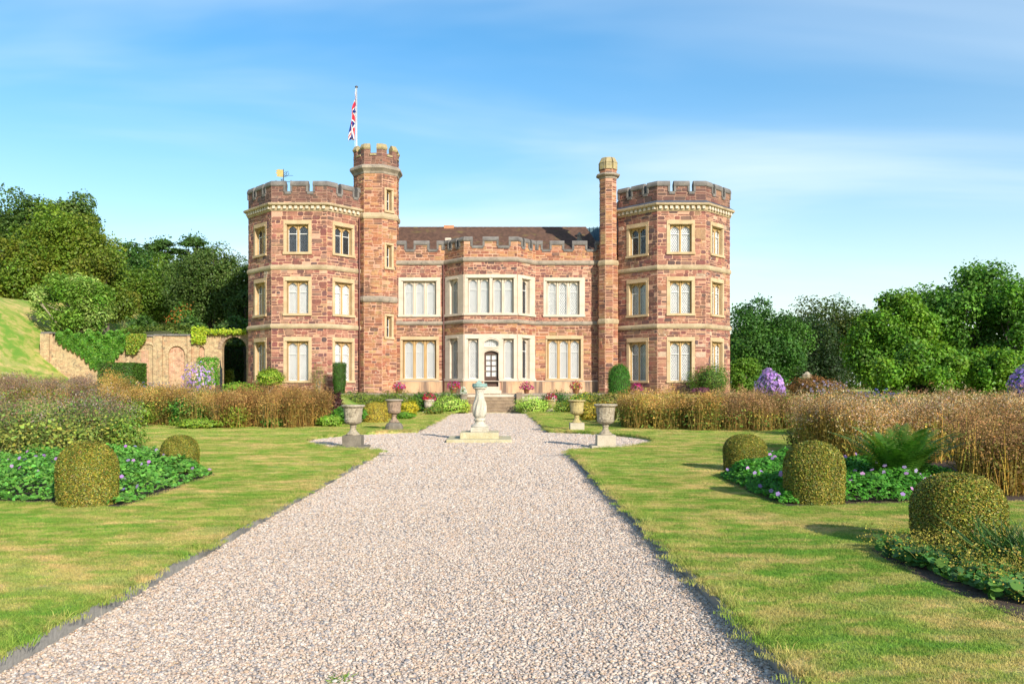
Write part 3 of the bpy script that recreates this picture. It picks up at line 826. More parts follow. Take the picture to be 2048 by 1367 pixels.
# ---- towers
def merlons(pts, z_sill, z_top, cop, thick, pal, key, frac=(0.24, 0.115), style='coping_stone', ends=(True, True), single=False):
    "battlement along a plan polyline: corner merlons, one merlon mid-face, gaps with sloped sills"
    n = len(pts)
    faces = [Face(pts[i], pts[i + 1]) for i in range(n - 1)]
    segs = []   # merlon polylines
    gaps = []
    for i, f in enumerate(faces):
        pat = frac if not isinstance(frac, list) else frac[i]
        a, g = pat
        m0, m1 = (a + g), (1 - a - g)
        gaps += [(f, a * f.L, (a + g) * f.L), (f, m1 * f.L, (1 - a) * f.L)]
        segs.append([f.P(m0 * f.L, 0)[:2], f.P(m1 * f.L, 0)[:2]])
        if i == 0 and ends[0]: segs.append([f.P(0, 0)[:2], f.P(a * f.L, 0)[:2]])
        if i < n - 2:
            f2 = faces[i + 1]; a2 = frac[i + 1][0] if isinstance(frac, list) else a
            segs.append([f.P((1 - a) * f.L, 0)[:2], pts[i + 1], f2.P(a2 * f2.L, 0)[:2]])
        elif ends[1]: segs.append([f.P((1 - a) * f.L, 0)[:2], f.P(f.L, 0)[:2]])
    for sg in segs:
        mb = MB(); mb.sweep([(0, z_sill), (0, z_top - cop), (-thick, z_top - cop), (-thick, z_sill)], sg)
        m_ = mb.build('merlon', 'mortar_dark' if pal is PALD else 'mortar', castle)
        for a, b in zip(sg[:-1], sg[1:]): rubble_fill(key, Face(a, b), z_sill + 0.02, z_top - cop, pal)
        # extend the coping a little past the ends
        e0 = Vector(sg[0]) + (Vector(sg[0]) - Vector(sg[1])).normalized() * 0.055; e1 = Vector(sg[-1]) + (Vector(sg[-1]) - Vector(sg[-2])).normalized() * 0.055
        line = [tuple(e0)] + sg[1:-1] + [tuple(e1)]
        cp = MB(); o = 0.075
        cp.sweep([(o - 0.03, z_top - cop), (o, z_top - cop + 0.05), (o, z_top - cop * 0.55), (0.0, z_top - 0.02), (-thick * 0.5, z_top), (-thick - o, z_top - cop * 0.5), (-thick - o, z_top - cop)], line)
        # jamb copings down the sides of the merlon
        for p, q in ((sg[0], sg[1]), (sg[-1], sg[-2])):
            jf = Face(p, q) if p is sg[0] else Face(q, p)
            u0 = -0.05 if p is sg[0] else jf.L - 0.075
            jf.box(cp, u0, u0 + 0.125, z_sill + 0.01, z_top - cop + 0.01, -thick - 0.05, 0.055)
        cp.build('coping', style, m_)
    for f, a, b in gaps:
        mb = MB(); h = (z_top - z_sill) * 0.4
        mb.hexa([f.P(a, z_sill - h * .45, 0.06), f.P(b, z_sill - h * .45, 0.06), f.P(b, z_sill - h * .45, -thick - .05), f.P(a, z_sill - h * .45, -thick - .05),
                 f.P(a, z_sill + h * .12, 0.07), f.P(b, z_sill + h * .12, 0.07), f.P(b, z_sill + h * .5, -thick - .05), f.P(a, z_sill + h * .5, -thick - .05)])
        mb.build('crenel_sill', style, castle)
WALLS = {}
def cornice(pts, z0, z1, lead=False, name='cornice'):
    h = z1 - z0
    mb = MB()
    mb.sweep([(-0.1, z0), (0.05, z0), (0.07, z0 + h * .12), (0.09, z0 + h * .2), (0.09, z0 + h * .55), (0.20, z0 + h * .62), (0.28, z0 + h * .72), (0.30, z0 + h * .9), (0.24, z1), (-0.1, z1 + 0.03)], pts)
    c = mb.build(name, 'band_stone', castle)
    # one mesh for each face direction, shared by its dentils
    for a, b in zip(pts[:-1], pts[1:]):
        f = Face(a, b)
        if f.n.y > -0.3: continue
        k = max(3, round(f.L / 0.33)); st_ = f.L / k
        me = None
        for i in range(k):
            p = f.P(st_ * (i + 0.5), z0 + h * .24)
            if me is None:
                d = MB(); F0 = Face((0, 0), f.d); F0.box(d, -0.085, 0.085, 0, h * .34, 0.08, 0.20)
                me = bpy.data.meshes.new('dentil'); me.from_pydata(d.v, [], d.f); me.materials.append(MATS['pale_stone'])
            o = bpy.data.objects.new('dentil', me); COL.objects.link(o); o.parent = c
            o.location = Vector(p) - ORG[castle.name]; ORG[o.name] = Vector(p)
    if lead:
        l = MB(); l.sweep([(0.0, z1 - 0.02), (0.26, z1 - 0.005), (0.02, z1 + 0.16), (0.0, z1 + 0.16)], pts); l.build('lead_flashing', 'lead', castle)
def band(pts, z0, z1, out, style='band_stone', closed=False, name='string_course'):
    h = z1 - z0
    mb = MB(); mb.sweep([(-0.12, z0), (out * .55, z0), (out, z0 + h * .3), (out, z0 + h * .7), (out * .35, z1), (-0.12, z1)], pts, closed)
    mb.build(name, style, castle)
def tower(key, plan, lead, winds):
    faces = [Face(plan[i], plan[i + 1]) for i in range(len(plan) - 1)]
    for fi, uc, fl, kind in winds:
        z0, z1 = {'t': (zt(508.5), zt(440)), 'm': (zt(631), zt(553)), 'l': (zt(765), zt(673.5))}[fl]
        tower_window(faces[fi], faces[fi].L * uc, z0, z1, 1.70, kind)
    mb = MB()
    for f in faces: wall_plane(mb, f, zs_['base'], zs_['cor'] + 0.1)
    mb.poly([(plan[-1][0], plan[-1][1], zs_['base']), (plan[0][0], plan[0][1], zs_['base']), (plan[0][0], plan[0][1], zs_['cor'] + .6), (plan[-1][0], plan[-1][1], zs_['cor'] + .6)])
    mb.poly([(x, y, zs_['cor'] + 0.08) for x, y in plan])
    par = zt(384)
    WALLS[key] = mb.build('tower_wall', 'mortar', castle)
    mb = MB(); mb.sweep([(0.002, zs_['cor'] + 0.101), (0.002, par), (-0.38, par), (-0.38, zs_['cor'] + 0.101)], plan)
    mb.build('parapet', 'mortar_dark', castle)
    for f in faces[1:4]:
        rubble_fill(key, f, zs_['base'], zs_['s2a']); rubble_fill(key, f, zs_['s2b'], zs_['s1a']); rubble_fill(key, f, zs_['s1b'], zs_['top'])
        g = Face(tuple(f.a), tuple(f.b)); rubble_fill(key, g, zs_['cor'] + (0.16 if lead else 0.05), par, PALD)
    for f in (faces[0], faces[4]): rubble_fill(key, f, zs_['base'], zs_['top'], PAL, 0.25, 0.4, 0.4, 0.9)
    band(plan, zs_['s1a'], zs_['s1b'], 0.09); band(plan, zs_['s2a'], zs_['s2b'], 0.11)
    cornice(plan, zs_['top'], zs_['cor'], lead)
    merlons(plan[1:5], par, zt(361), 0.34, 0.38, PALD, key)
tower('tower_left', TL, False, [(1, .53, 't', 'dark'), (1, .53, 'm', 'blind'), (1, .53, 'l', 'blind'), (2, .47, 't', 'dark'), (2, .47, 'm', 'blind'), (2, .47, 'l', 'blind'), (3, .40, 't', 'dark'), (3, .40, 'm', 'blind'), (3, .40, 'l', 'blind')])
tower('tower_right', TR, True, [(1, .50, 't', 'dark'), (1, .50, 'm', 'blind'), (1, .50, 'l', 'blind'), (2, .48, 't', 'blind'), (2, .48, 'm', 'blind'), (2, .48, 'l', 'blind'), (3, .45, 't', 'blind'), (3, .45, 'm', 'blind'), (3, .45, 'l', 'blind')])
# ---- central range
wl = Face((WL, YW), BAY[0]); wr = Face(BAY[3], (WR, YW))
bl, bf, brr = Face(BAY[0], BAY[1]), Face(BAY[1], BAY[2]), Face(BAY[2], BAY[3])
def three(f, pxa, pxb, pya, pyb, lights, style, head=0.24):
    Y = YW
    u = lambda px: X(px, Y) - f.a.x
    ls = [(u(a), u(b)) for a, b in lights]
    ga, gb = ls[0][0] - 0.13, ls[-1][1] + 0.13
    window(f, u(pxa), u(pxb), zc(pyb, Y), zc(pya, Y), [(ga, gb, ls)], style, 'blind', head=head)
three(wl, 797, 881, 555, 633.5, [(810, 825), (832, 847), (854, 868.5)], 'pale_stone')
three(wl, 800.5, 878, 672.6, 760.5, [(809.5, 825), (831.5, 846.5), (853.5, 868.5)], 'buff_stone')
three(wr, 1087, 1169.5, 555, 633.5, [(1097.5, 1112.5), (1118.5, 1133.5), (1140, 1155)], 'pale_stone')
three(wr, 1091.5, 1166.7, 671, 760.5, [(1098.5, 1114), (1120.5, 1135.5), (1142, 1157.5)], 'buff_stone')
ub = lambda px: X(px, YB) - bf.a.x
zb_ = lambda py: zc(py, YB)
window(bf, 0.02, bf.L - 0.02, zb_(630), zb_(548.5), [(ub(936), ub(979), [(ub(938.5), ub(954)), (ub(961), ub(976.5))]), (ub(985), ub(1027.5), [(ub(987.5), ub(1002.5)), (ub(1009), ub(1024.5))])], 'pale_stone', head=0.24)
for f, s in ((bl, 0), (brr, 1)):
    for (pa, pb) in ((548.5, 630), (668, 761)):
        l = f.L
        c = 0.50 * l if s == 0 else 0.46 * l
        window(f, 0.10 if s == 0 else 0.02, l - (0.02 if s == 0 else 0.10), zb_(pb), zb_(pa), [(c - .40, c + .40, [(c - .27, c + .27)])], 'pale_stone', head=0.24)
# entrance: two lights, a doorway and a fanlight
zb0, zb1 = zb_(761), zb_(668)
dl, dr = ub(966.5), ub(999)
window(bf, 0.02, dl, zb0, zb1, [(ub(936), ub(957), [(ub(938.5), ub(954.5))])], 'pale_stone', head=0.30)
window(bf, dr, bf.L - 0.02, zb0, zb1, [(ub(1007), ub(1027.5), [(ub(1009.3), ub(1025))])], 'pale_stone', head=0.30)
door_z0 = zb_(772.5)
bf.holes.append((dl, dr, TER - 0.05, zb1))
mb = MB()
def arch_plate(mb, f, a, b, zsp, rs, ztop, o0, o1, n=8):
    cur = []
    for i in range(2 * n + 1):
        s1 = 1 - abs(i / n - 1)
        cur.append((a + (b - a) * i / (2 * n), zsp + rs * (math.sin(math.pi / 2 * min(1, s1 * 1.1)) ** 0.6 * 0.7 + 0.3 * s1)))
    for (u0, za), (u1, zb2) in zip(cur[:-1], cur[1:]):
        mb.poly([f.P(u0, za, o1), f.P(u1, zb2, o1), f.P(u1, ztop, o1), f.P(u0, ztop, o1)])
        mb.poly([f.P(u0, za, o1), f.P(u0, za, o0), f.P(u1, zb2, o0), f.P(u1, zb2, o1)])
    return cur
da, db = ub(968.5), ub(997)
zsp = zb_(706)
bf.box(mb, dl, da, TER, zb1, -0.34, 0.034); bf.box(mb, db, dr, TER, zb1, -0.34, 0.034)
arch_plate(mb, bf, da, db, zsp, 0.16, zb_(695.5), -0.34, 0.03)
bf.box(mb, da, db, zb_(695.4), zb_(692), -0.34, 0.06)
arch_plate(mb, bf, da, db, zb_(684.5), 0.2, zb1, -0.34, 0.03)
doorway = mb.build('doorway', 'pale_stone', castle)
mb = MB()
arch_h = [(da - .05, zsp - .1)]
for k in range(9):
    s1 = 1 - abs(k / 4 - 1); arch_h.append((da - .05 + (db - da + .1) * k / 8, zsp + 0.05 + 0.21 * (math.sin(math.pi / 2 * min(1, s1 * 1.1)) ** 0.6 * 0.7 + 0.3 * s1)))
arch_h.append((db + .05, zsp - .1))
mb.tube([bf.P(u, z, 0.035) for u, z in arch_h], 0.03, 5)
a2 = [(u, z + zb_(684.5) - zsp + 0.03) for u, z in arch_h]
mb.tube([bf.P(u, z, 0.035) for u, z in a2], 0.03, 5)
mb.build('hood_mould', 'pale_stone', doorway)
g = MB(); g.poly([bf.P(da, zb_(692), -.16), bf.P(db, zb_(692), -.16), bf.P(db, zb_(676), -.16), bf.P(da, zb_(676), -.16)]); g.build('fanlight', 'glass', doorway)
g = MB(); g.poly([bf.P(da, zb_(692), -.22), bf.P(db, zb_(692), -.22), bf.P(db, zb_(676), -.22), bf.P(da, zb_(676), -.22)]); g.build('blind', 'blind', doorway)
g = MB()
for i in range(1, 8):
    u = da + (db - da) * i / 8; g.poly([bf.P(u - .006, zb_(692), -.15), bf.P(u + .006, zb_(692), -.15), bf.P(u + .006, zb_(676), -.15), bf.P(u - .006, zb_(676), -.15)])
for i in range(1, 4):
    z = zb_(692) + .13 * i; g.poly([bf.P(da, z - .006, -.148), bf.P(db, z - .006, -.148), bf.P(db, z + .006, -.148), bf.P(da, z + .006, -.148)])
g.build('lattice', 'lead_came', doorway)
mb = MB()      # door: stiles, rails, glazing bars round eight panes, solid bottom panel
O0, O1 = -0.24, -0.17
dz1 = zsp + 0.17
st_w = 0.11
bf.box(mb, da, da + st_w, door_z0, dz1, O0, O1); bf.box(mb, db - st_w, db, door_z0, dz1, O0, O1)
gz0, gz1 = door_z0 + 0.62, zb_(709)
bf.box(mb, da + st_w, db - st_w, door_z0, door_z0 + 0.14, O0, O1); bf.box(mb, da + st_w, db - st_w, door_z0 + 0.14, gz0 - .12, O0, O1 - .03)
bf.box(mb, da + st_w, db - st_w, gz0 - .12, gz0, O0, O1); bf.box(mb, da + st_w, db - st_w, gz1, dz1, O0, O1)
um = (da + db) / 2
bf.box(mb, um - .025, um + .025, gz0, gz1, O0, O1 - .005)
for k in range(1, 4):
    z = gz0 + (gz1 - gz0) * k / 4; bf.box(mb, da + st_w, um - .026, z - .02, z + .02, O0, O1 - .008); bf.box(mb, um + .026, db - st_w, z - .02, z + .02, O0, O1 - .008)
door = mb.build('door', 'door_wood', castle)
for c in range(2):
    for k in range(4):
        ua, ub2 = (da + st_w, um) if c == 0 else (um, db - st_w)
        za, zbb = gz0 + (gz1 - gz0) * k / 4, gz0 + (gz1 - gz0) * (k + 1) / 4
        g = MB(); g.poly([bf.P(ua, za, -.21), bf.P(ub2, za, -.21), bf.P(ub2, zbb, -.21), bf.P(ua, zbb, -.21)]); g.build('pane', 'glass', door)
g = MB(); g.poly([bf.P(da, gz0, -.27), bf.P(db, gz0, -.27), bf.P(db, gz1, -.27), bf.P(da, gz1, -.27)]); g.build('blind', 'blind', door)
g = MB(); g.tube([bf.P(da + .05, door_z0 + .95, -.16), bf.P(da + .05, door_z0 + .95, -.10), bf.P(da + .05, door_z0 + .95, -.09)], [.012, .028, .02], 8); g.build('handle', 'gilt', door)
mb = MB(); bf.box(mb, dl + .02, dr - .02, TER - .02, door_z0 - .004, -0.5, 0.12); bf.box(mb, dl - .12, dr + .12, TER - .02, (TER + door_z0) / 2 - .02, -0.1, 0.42); mb.build('door_step', 'pale_stone', castle)
# walls
zp = zc(761, YW)                   # plinth top
cz0, cz1 = zb_(523), zb_(514)      # main string below the parapet
sz0, sz1 = zb_(646.5), zb_(638.7)
par_z = zc(500, YW); mt_z = zb_(472.3)
mb = MB()
for f in (wl, bl, bf, brr, wr): wall_plane(mb, f, TER - 0.1, cz1)
line = [(WL - 0.5, YW)] + BAY + [(WR, YW)]
mb.sweep([(0, cz1 - .05), (0, par_z), (-0.36, par_z), (-0.36, cz1 - .05)], line)
mb.poly([(x, y, cz1 + .1) for x, y in BAY] )
WALLS['centre'] = mb.build('range_wall', 'mortar', castle)
for f in (wl, bl, bf, brr, wr):
    pal = PALO
    rubble_fill('centre', f, zp, sz0, pal, 0.09, 0.24, 0.16, 0.55); rubble_fill('centre', f, sz1, cz0, PAL, 0.08, 0.2, 0.14, 0.42)
    g = Face(tuple(f.a), tuple(f.b)); rubble_fill('centre', g, cz1 + .02, par_z, PALO, 0.1, 0.24)
band(line, cz0, cz1, 0.12, 'grey_band'); band(line, sz0, sz1, 0.12, 'grey_band')
band(line, zp - 0.06, zp, 0.10, 'pale_stone', name='plinth_cap')
mb = MB(); mb.sweep([(0.07, TER - .1), (0.07, zp - .061), (-.05, zp - .061), (-.05, TER - .1)], [(WL - .5, YW)] + BAY[:2] + [bf.P(dl - .13, 0)[:2]]); mb.build('plinth', 'render_plinth', castle)
mb = MB(); mb.sweep([(0.07, TER - .1), (0.07, zp - .061), (-.05, zp - .061), (-.05, TER - .1)], [bf.P(dr + .13, 0)[:2]] + BAY[2:] + [(WR, YW)]); mb.build('plinth', 'render_plinth', castle)
def battl(f, pat, ends):
    "flat range: explicit merlon spans"
    for a, b in pat:
        sg = [f.P(a, 0)[:2], f.P(b, 0)[:2]]
        mb = MB(); mb.sweep([(0, par_z), (0, mt_z - .3), (-.36, mt_z - .3), (-.36, par_z)], sg); m_ = mb.build('merlon', 'mortar', castle)
        rubble_fill('centre', Face(*sg), par_z + .02, mt_z - .3, PALO, 0.1, 0.22)
        cp = MB(); cf = Face(*sg)
        e = [cf.P(-.055, 0)[:2], cf.P(cf.L + .055, 0)[:2]]
        cp.sweep([(.045, mt_z - .3), (.075, mt_z - .25), (.075, mt_z - .14), (0, mt_z - .02), (-.18, mt_z), (-.43, mt_z - .14), (-.43, mt_z - .3)], e)
        cf.box(cp, -.05, .075, par_z + .01, mt_z - .29, -.41, .055); cf.box(cp, cf.L - .075, cf.L + .05, par_z + .01, mt_z - .29, -.41, .055)
        cp.build('coping', 'coping_stone', m_)
    spans = [(pat[i][1], pat[i + 1][0]) for i in range(len(pat) - 1)] + ends
    for a, b in spans:
        if b - a < .05: continue
        mb = MB(); h = .24
        mb.hexa([f.P(a, par_z - .11, .06), f.P(b, par_z - .11, .06), f.P(b, par_z - .11, -.41), f.P(a, par_z - .11, -.41), f.P(a, par_z + .04, .07), f.P(b, par_z + .04, .07), f.P(b, par_z + .13, -.41), f.P(a, par_z + .13, -.41)])
        mb.build('crenel_sill', 'coping_stone', castle)
uw = lambda f, px: X(px, YW) - f.a.x
battl(wl, [(0.0, uw(wl, 811)), (uw(wl, 829), uw(wl, 857)), (uw(wl, 875), wl.L - .1)], [])
battl(wr, [(.12, uw(wr, 1084)), (uw(wr, 1101), uw(wr, 1127)), (uw(wr, 1146), uw(wr, 1173)), (uw(wr, 1192), wr.L)], [])
merlons(BAY, par_z, mt_z, 0.3, 0.36, PALO, 'centre', frac=[(0.22, 0.16), (0.145, 0.22), (0.22, 0.16)], ends=(True, True))
# roof
ry0, ry1 = YW + 0.8, YW + 5.0
rz0, rz1 = cz1 + 0.35, zc(455, YW + 5.0)
rx0, rx1 = WL - .4, X(1198, ry1)
hip = X(1172, ry1)
mb = MB(); nr = 26
for k in range(nr):
    t0, t1 = k / nr, (k + 1) / nr + .012
    lift = 0.028
    y0, y1 = ry0 + (ry1 - ry0) * t0, ry0 + (ry1 - ry0) * t1
    z0, z1 = rz0 + (rz1 - rz0) * t0, rz0 + (rz1 - rz0) * t1
    xa = rx1 + (hip - rx1) * t0
    mb.poly([(rx0, y0, z0 + lift), (xa, y0, z0 + lift), (xa, y1, z1), (rx0, y1, z1)])
    mb.poly([(rx0, y0, z0 - .01), (xa, y0, z0 - .01), (xa, y0, z0 + lift), (rx0, y0, z0 + lift)])
mb.poly([(rx1, ry0, rz0), (rx1, ry1 + 4.2, rz0), (hip, ry1, rz1)])
mb.poly([(rx0, ry1 + 4.2, rz0), (rx1, ry1 + 4.2, rz0), (hip, ry1, rz1), (rx0, ry1, rz1)])
roof = mb.build('roof', 'roof_tile', castle)
mb = MB(); x = rx0
while x < hip - .1:
    x1 = min(x + .45, hip)
    mb.hexa([(x + .01, ry1 - .13, rz1 - .05), (x1 - .01, ry1 - .13, rz1 - .05), (x1 - .01, ry1 + .13, rz1 - .05), (x + .01, ry1 + .13, rz1 - .05), (x + .01, ry1 - .04, rz1 + .05), (x1 - .01, ry1 - .04, rz1 + .05), (x1 - .01, ry1 + .04, rz1 + .05), (x + .01, ry1 + .04, rz1 + .05)])
    x = x1
mb.build('ridge_tile_row', 'roof_tile', roof)
mb = MB(); mb.box((X(888, ry1), ry1 - .2, rz1 - .1), (X(908, ry1), ry1 + .2, rz1 + .12)); mb.build('ridge_vent', 'terracotta', roof)
mb = MB(); yv = ry0 + 2.2; zv = rz0 + (rz1 - rz0) * 2.2 / 4.2
mb.bevbox((X(890, yv), yv - .35, zv - .5), (X(903, yv), yv + .2, zv + .16), .04); mb.build('roof_vent', 'pale_stone', roof)
mb = MB(); xv = X(1158.5, yv); mb.lathe([(.22, zv - .6), (.22, zv), (.16, zv + .05), (.14, zv + .3), (.18, zv + .34), (.15, zv + .42), (.04, zv + .55)], xv, yv - .2, 10); mb.build('chimney_pot', 'grey_band', roof)
mb = MB(); a, b = X(1170, ry1 + 1), X(1216, ry1 + 1); zl, zh = zc(500, ry1), zc(455.5, ry1 + .5)
mb.hexa([(a + .8, ry1 - 1, zl - 1), (b, ry1 - 1, zl - 1), (b, ry1 + 4, zl - 1), (a, ry1 + 4, zl - 1), (a + .1, ry1 + .4, zh - .05), (b, ry1 + .4, zh + .12), (b, ry1 + 2, zh + .12), (a, ry1 + 2, zh)])
for k in range(6):
    xx = a + .25 + k * .27; mb.tube([(xx + .22, ry1 - .62, zl + .1), (xx, ry1 + .38, zh + .01 + k * .03)], .025, 5)
mb.build('copper_roof', 'copper_roof', castle)
# ---- stair turret
def turret(key, plan, z_top, ring_faces):
    fs_ = [Face(plan[i], plan[(i + 1) % 8]) for i in range(8)]
    return fs_
tf = turret('stair', TUR, 0, None)
order = sorted(tf, key=lambda f: f.n.y)
front = order[0]
diag_r = min(tf, key=lambda f: (f.n - Vector((.7071, -.7071))).length)
diag_l = min(tf, key=lambda f: (f.n - Vector((-.7071, -.7071))).length)
side_r = min(tf, key=lambda f: (f.n - Vector((1, 0))).length)
side_l = min(tf, key=lambda f: (f.n - Vector((-1, 0))).length)
ytf = TUR_C[1] - TUR_A
zq = lambda py: zc(py, ytf + .4)
for pa, pb in ((376, 426), (486, 539), (628, 678)):
    l = diag_r.L; c = l * .46
    window(diag_r, c - .36, c + .36, zq(pb), zq(pa), [(c - .2, c + .2, [(c - .13, c + .13)])], 'buff_stone', 'dark', head=.16, transom=.5)
mb = MB()
tz_c0, tz_c1 = zq(349.5), zq(333.5)
tz_par = zq(309); tz_top = zq(289.5)
for f in tf: wall_plane(mb, f, TER - .05, tz_c1)
mb.poly([(x, y, tz_c1 + .05) for x, y in TUR])
WALLS['stair'] = mb.build('turret_wall', 'mortar', castle)
mb = MB(); mb.sweep([(0.002, tz_c1 + .001), (0.002, tz_par), (-.3, tz_par), (-.3, tz_c1 + .001)], TUR, True); mb.build('parapet', 'mortar_dark', castle)
for f in (front, diag_r, diag_l, side_r, side_l):
    lo_ = zq(783) if f in (front, diag_r) else zq(783)
    rubble_fill('stair', f, TER, zq(604.6), PALO, .1, .24); rubble_fill('stair', f, zq(593), zq(439), PALO, .1, .26); rubble_fill('stair', f, zq(427.5), tz_c0, PALO, .12, .26)
    g = Face(tuple(f.a), tuple(f.b)); rubble_fill('stair', g, tz_c1 + .04, tz_par, PALD, .12, .24)
band(TUR, zq(439), zq(427.5), .11, 'band_stone', True)
band([tuple(diag_l.a), tuple(front.a), tuple(front.b), tuple(diag_r.b)], zq(604.6), zq(593), .13, 'grey_band')
mb = MB(); h = tz_c1 - tz_c0
mb.sweep([(-.1, tz_c0), (.04, tz_c0), (.07, tz_c0 + h * .25), (.16, tz_c0 + h * .45), (.24, tz_c0 + h * .6), (.24, tz_c0 + h * .85), (.1, tz_c1 + .04), (-.1, tz_c1 + .04)], TUR, True); mb.build('cornice', 'grey_band', castle)
ring = [tuple(side_l.a), tuple(diag_l.a), tuple(front.a), tuple(front.b), tuple(diag_r.b), tuple(side_r.b)]
# corner merlons on the octagon, gaps mid-face
for i in range(8):
    fa, fb = tf[i - 1], tf[i]
    sg = [fa.P(fa.L * .68, 0)[:2], tuple(fb.a), fb.P(fb.L * .32, 0)[:2]]
    mb = MB(); mb.sweep([(0, tz_par), (0, tz_top - .36), (-.3, tz_top - .36), (-.3, tz_par)], sg); m_ = mb.build('merlon', 'mortar_dark', castle)
    for a, b in zip(sg[:-1], sg[1:]): rubble_fill('stair', Face(a, b), tz_par + .02, tz_top - .36, PALD, .1, .2)
    cp = MB(); cp.sweep([(.03, tz_top - .38), (.08, tz_top - .3), (.08, tz_top - .25), (-.04, tz_top - .02), (-.15, tz_top), (-.34, tz_top - .2), (-.34, tz_top - .38)], sg); cp.build('coping', 'lichen_stone', m_)
    f = fb; a, b = f.L * .32, f.L * .68
    mb = MB(); mb.hexa([f.P(a, tz_par - .16, .06), f.P(b, tz_par - .16, .06), f.P(b, tz_par - .16, -.34), f.P(a, tz_par - .16, -.34), f.P(a, tz_par - .06, .07), f.P(b, tz_par - .06, .07), f.P(b, tz_par + .09, -.34), f.P(a, tz_par + .09, -.34)]); mb.build('crenel_sill', 'lichen_stone', castle)
# ---- slender turret
zn = lambda py: zc(py, THIN_C[1] - .5)
nf_ = [Face(THIN[i], THIN[(i + 1) % 8]) for i in range(8)]; nf2 = [Face(THIN2[i], THIN2[(i + 1) % 8]) for i in range(8)]
mb = MB()
for f in nf_: wall_plane(mb, f, zn(522), zn(337))
for f in nf2: wall_plane(mb, f, TER, zn(528))
WALLS['thin'] = mb.build('turret_wall', 'mortar', castle)
for f in nf_:
    if f.n.y < .5: rubble_fill('thin', f, zn(520), zn(355), PALO, .1, .26, .2, .6); rubble_fill('thin', f, zn(345), zn(337), PALO, .1, .2, .2, .5)
for f in nf2:
    if f.n.y < .5: rubble_fill('thin', f, TER, zn(647), PALO, .1, .26, .2, .6); rubble_fill('thin', f, zn(637), zn(530), PALO, .1, .26, .2, .6)
band(THIN2, zn(530), zn(520), .05, 'band_stone', True); band(THIN2, zn(647), zn(637), .06, 'band_stone', True)
mb = MB(); a, b = zn(356), zn(345)
mb.sweep([(-.1, a), (.03, a), (.05, a + .1), (.18, a + .17), (.22, a + .22), (.22, a + .28), (.05, b + .02), (-.1, b + .02)], THIN, True); mb.build('collar', 'grey_band', castle)
c0, c1, c2 = zn(337), zn(324), zn(313)
mb = MB()
for i in range(8):
    f = nf_[i]
    f.box(mb, .02, f.L - .02, c0, c1, -.3, .07); mb.hexa([f.P(.01, c1, .09), f.P(f.L - .01, c1, .09), f.P(f.L - .1, c1, -.3), f.P(.1, c1, -.3), f.P(.06, c2, -.08), f.P(f.L - .06, c2, -.08), f.P(f.L - .12, c2, -.3), f.P(.12, c2, -.3)])
mb.lathe([(.36, c0), (.34, c2 - .05), (.05, c2 + .02)], *THIN_C, 8)
mb.build('turret_cap', 'lichen_stone', castle)
# ---- stones: the 300 largest stand alone, the rest of each wall is one part
STONES.sort(key=lambda s: -s[0])
front_st = [s for s in STONES if s[1][0][1] < 55.0]
top300 = {id(s) for s in front_st[:300]}
rest = {}
for s in STONES:
    ar, fr, bs, col, key = s
    if id(s) in top300:
        mb = MB(); add_stone(mb, fr, bs, col); mb.build('stone', 'rubble', WALLS[key])
    else:
        add_stone(rest.setdefault(key, MB()), fr, bs, col)
for key, mb in rest.items():
    props(mb.build('rubble_stones', 'rubble', WALLS[key]), kind='stuff')
# drainpipes; the dark one at the bay also stands in for the bay's shadow
for (x, y, z0, z1) in ((X(719.5, 53.35), 53.2, TER, zt(425)), (X(887.5, YW) , YW - .12, TER, cz0), (X(1201.5, 53.5), 53.42, TER, cz0)):
    mb = MB(); mb.tube([(x, y, z0), (x, y, z1)], .05, 8)
    z = z0 + .8
    while z < z1: mb.tube([(x, y, z), (x, y, z + .09)], .066, 8); z += 1.9
    mb.build('drainpipe', 'pipe_red', castle, smooth=True)
# ------------------------------------------------------------------ flag and weathervane
fx, fyy = X(713, 55.6), 55.6
z_top = zc(172, 55.6)
fp = thing('flagpole', (fx, fyy, zs_['cor']), 'tall white flagpole on the castle roof beside the stair turret', 'flagpole')
mb = MB(); mb.tube([(fx, fyy, zs_['cor']), (fx, fyy, z_top - .12)], [.07, .045], 10); mb.build('pole', 'pole', fp, smooth=True)
mb = MB(); mb.lathe([(.05, z_top - .12), (.10, z_top - .1), (.11, z_top - .04), (.05, z_top), (.0, z_top + .03)], fx, fyy, 12); mb.build('truck', 'lead', fp)
mb = MB(); mb.tube([(fx - .06, fyy - .06, z_top - .2), (fx - .09, fyy - .06, z_top - 3.5), (fx - .05, fyy - .05, zs_['cor'] + 1)], .008, 4); mb.build('halyard', 'pole', fp)
def union(s, t):
    "colour of the flag at s (fly) and t (hoist) in 0..1"
    x, y = (s - .5) * 2, (t - .5)
    red, white, blue = (.62, .02, .045), (.80, .80, .80), (.012, .025, .22)
    if abs(x) < .1 or abs(y) < .1: return red
    if abs(x) < .167 or abs(y) < .167: return white
    d1 = abs(y - x * .5) / 1.118; d2 = abs(y + x * .5) / 1.118
    if min(d1, d2) < .034: return red
    if min(d1, d2) < .1: return white
    return blue
mb = MB(); NS, NT = 72, 40
hz = z_top - .35; hoist = 1.75; fly = 3.3
def fpt(s, t):
    # limp cloth: the fly falls steeply beside the pole in soft pleats
    S = s * fly; top = hz - (1 - t) * hoist * .93
    drop = (1 - math.exp(-S / .35)) * 0.05 + S * (.52 + .28 * t)
    fold = math.sin(t * 7.0 + S * 1.3) * .09 * min(1, S / .5) + math.sin(t * 17 + S * 2.1) * .03
    x = fx - .06 - (.10 + .10 * math.sin(t * 5 + S)) * min(1, S / .35) - .045 * S + fold * .9
    y = fyy - .08 + fold * .8 + .12 * math.sin(t * 9 + 1 + S * .8) * min(1, S / .5)
    return (x, y, top - drop * (.86 + .38 * t))
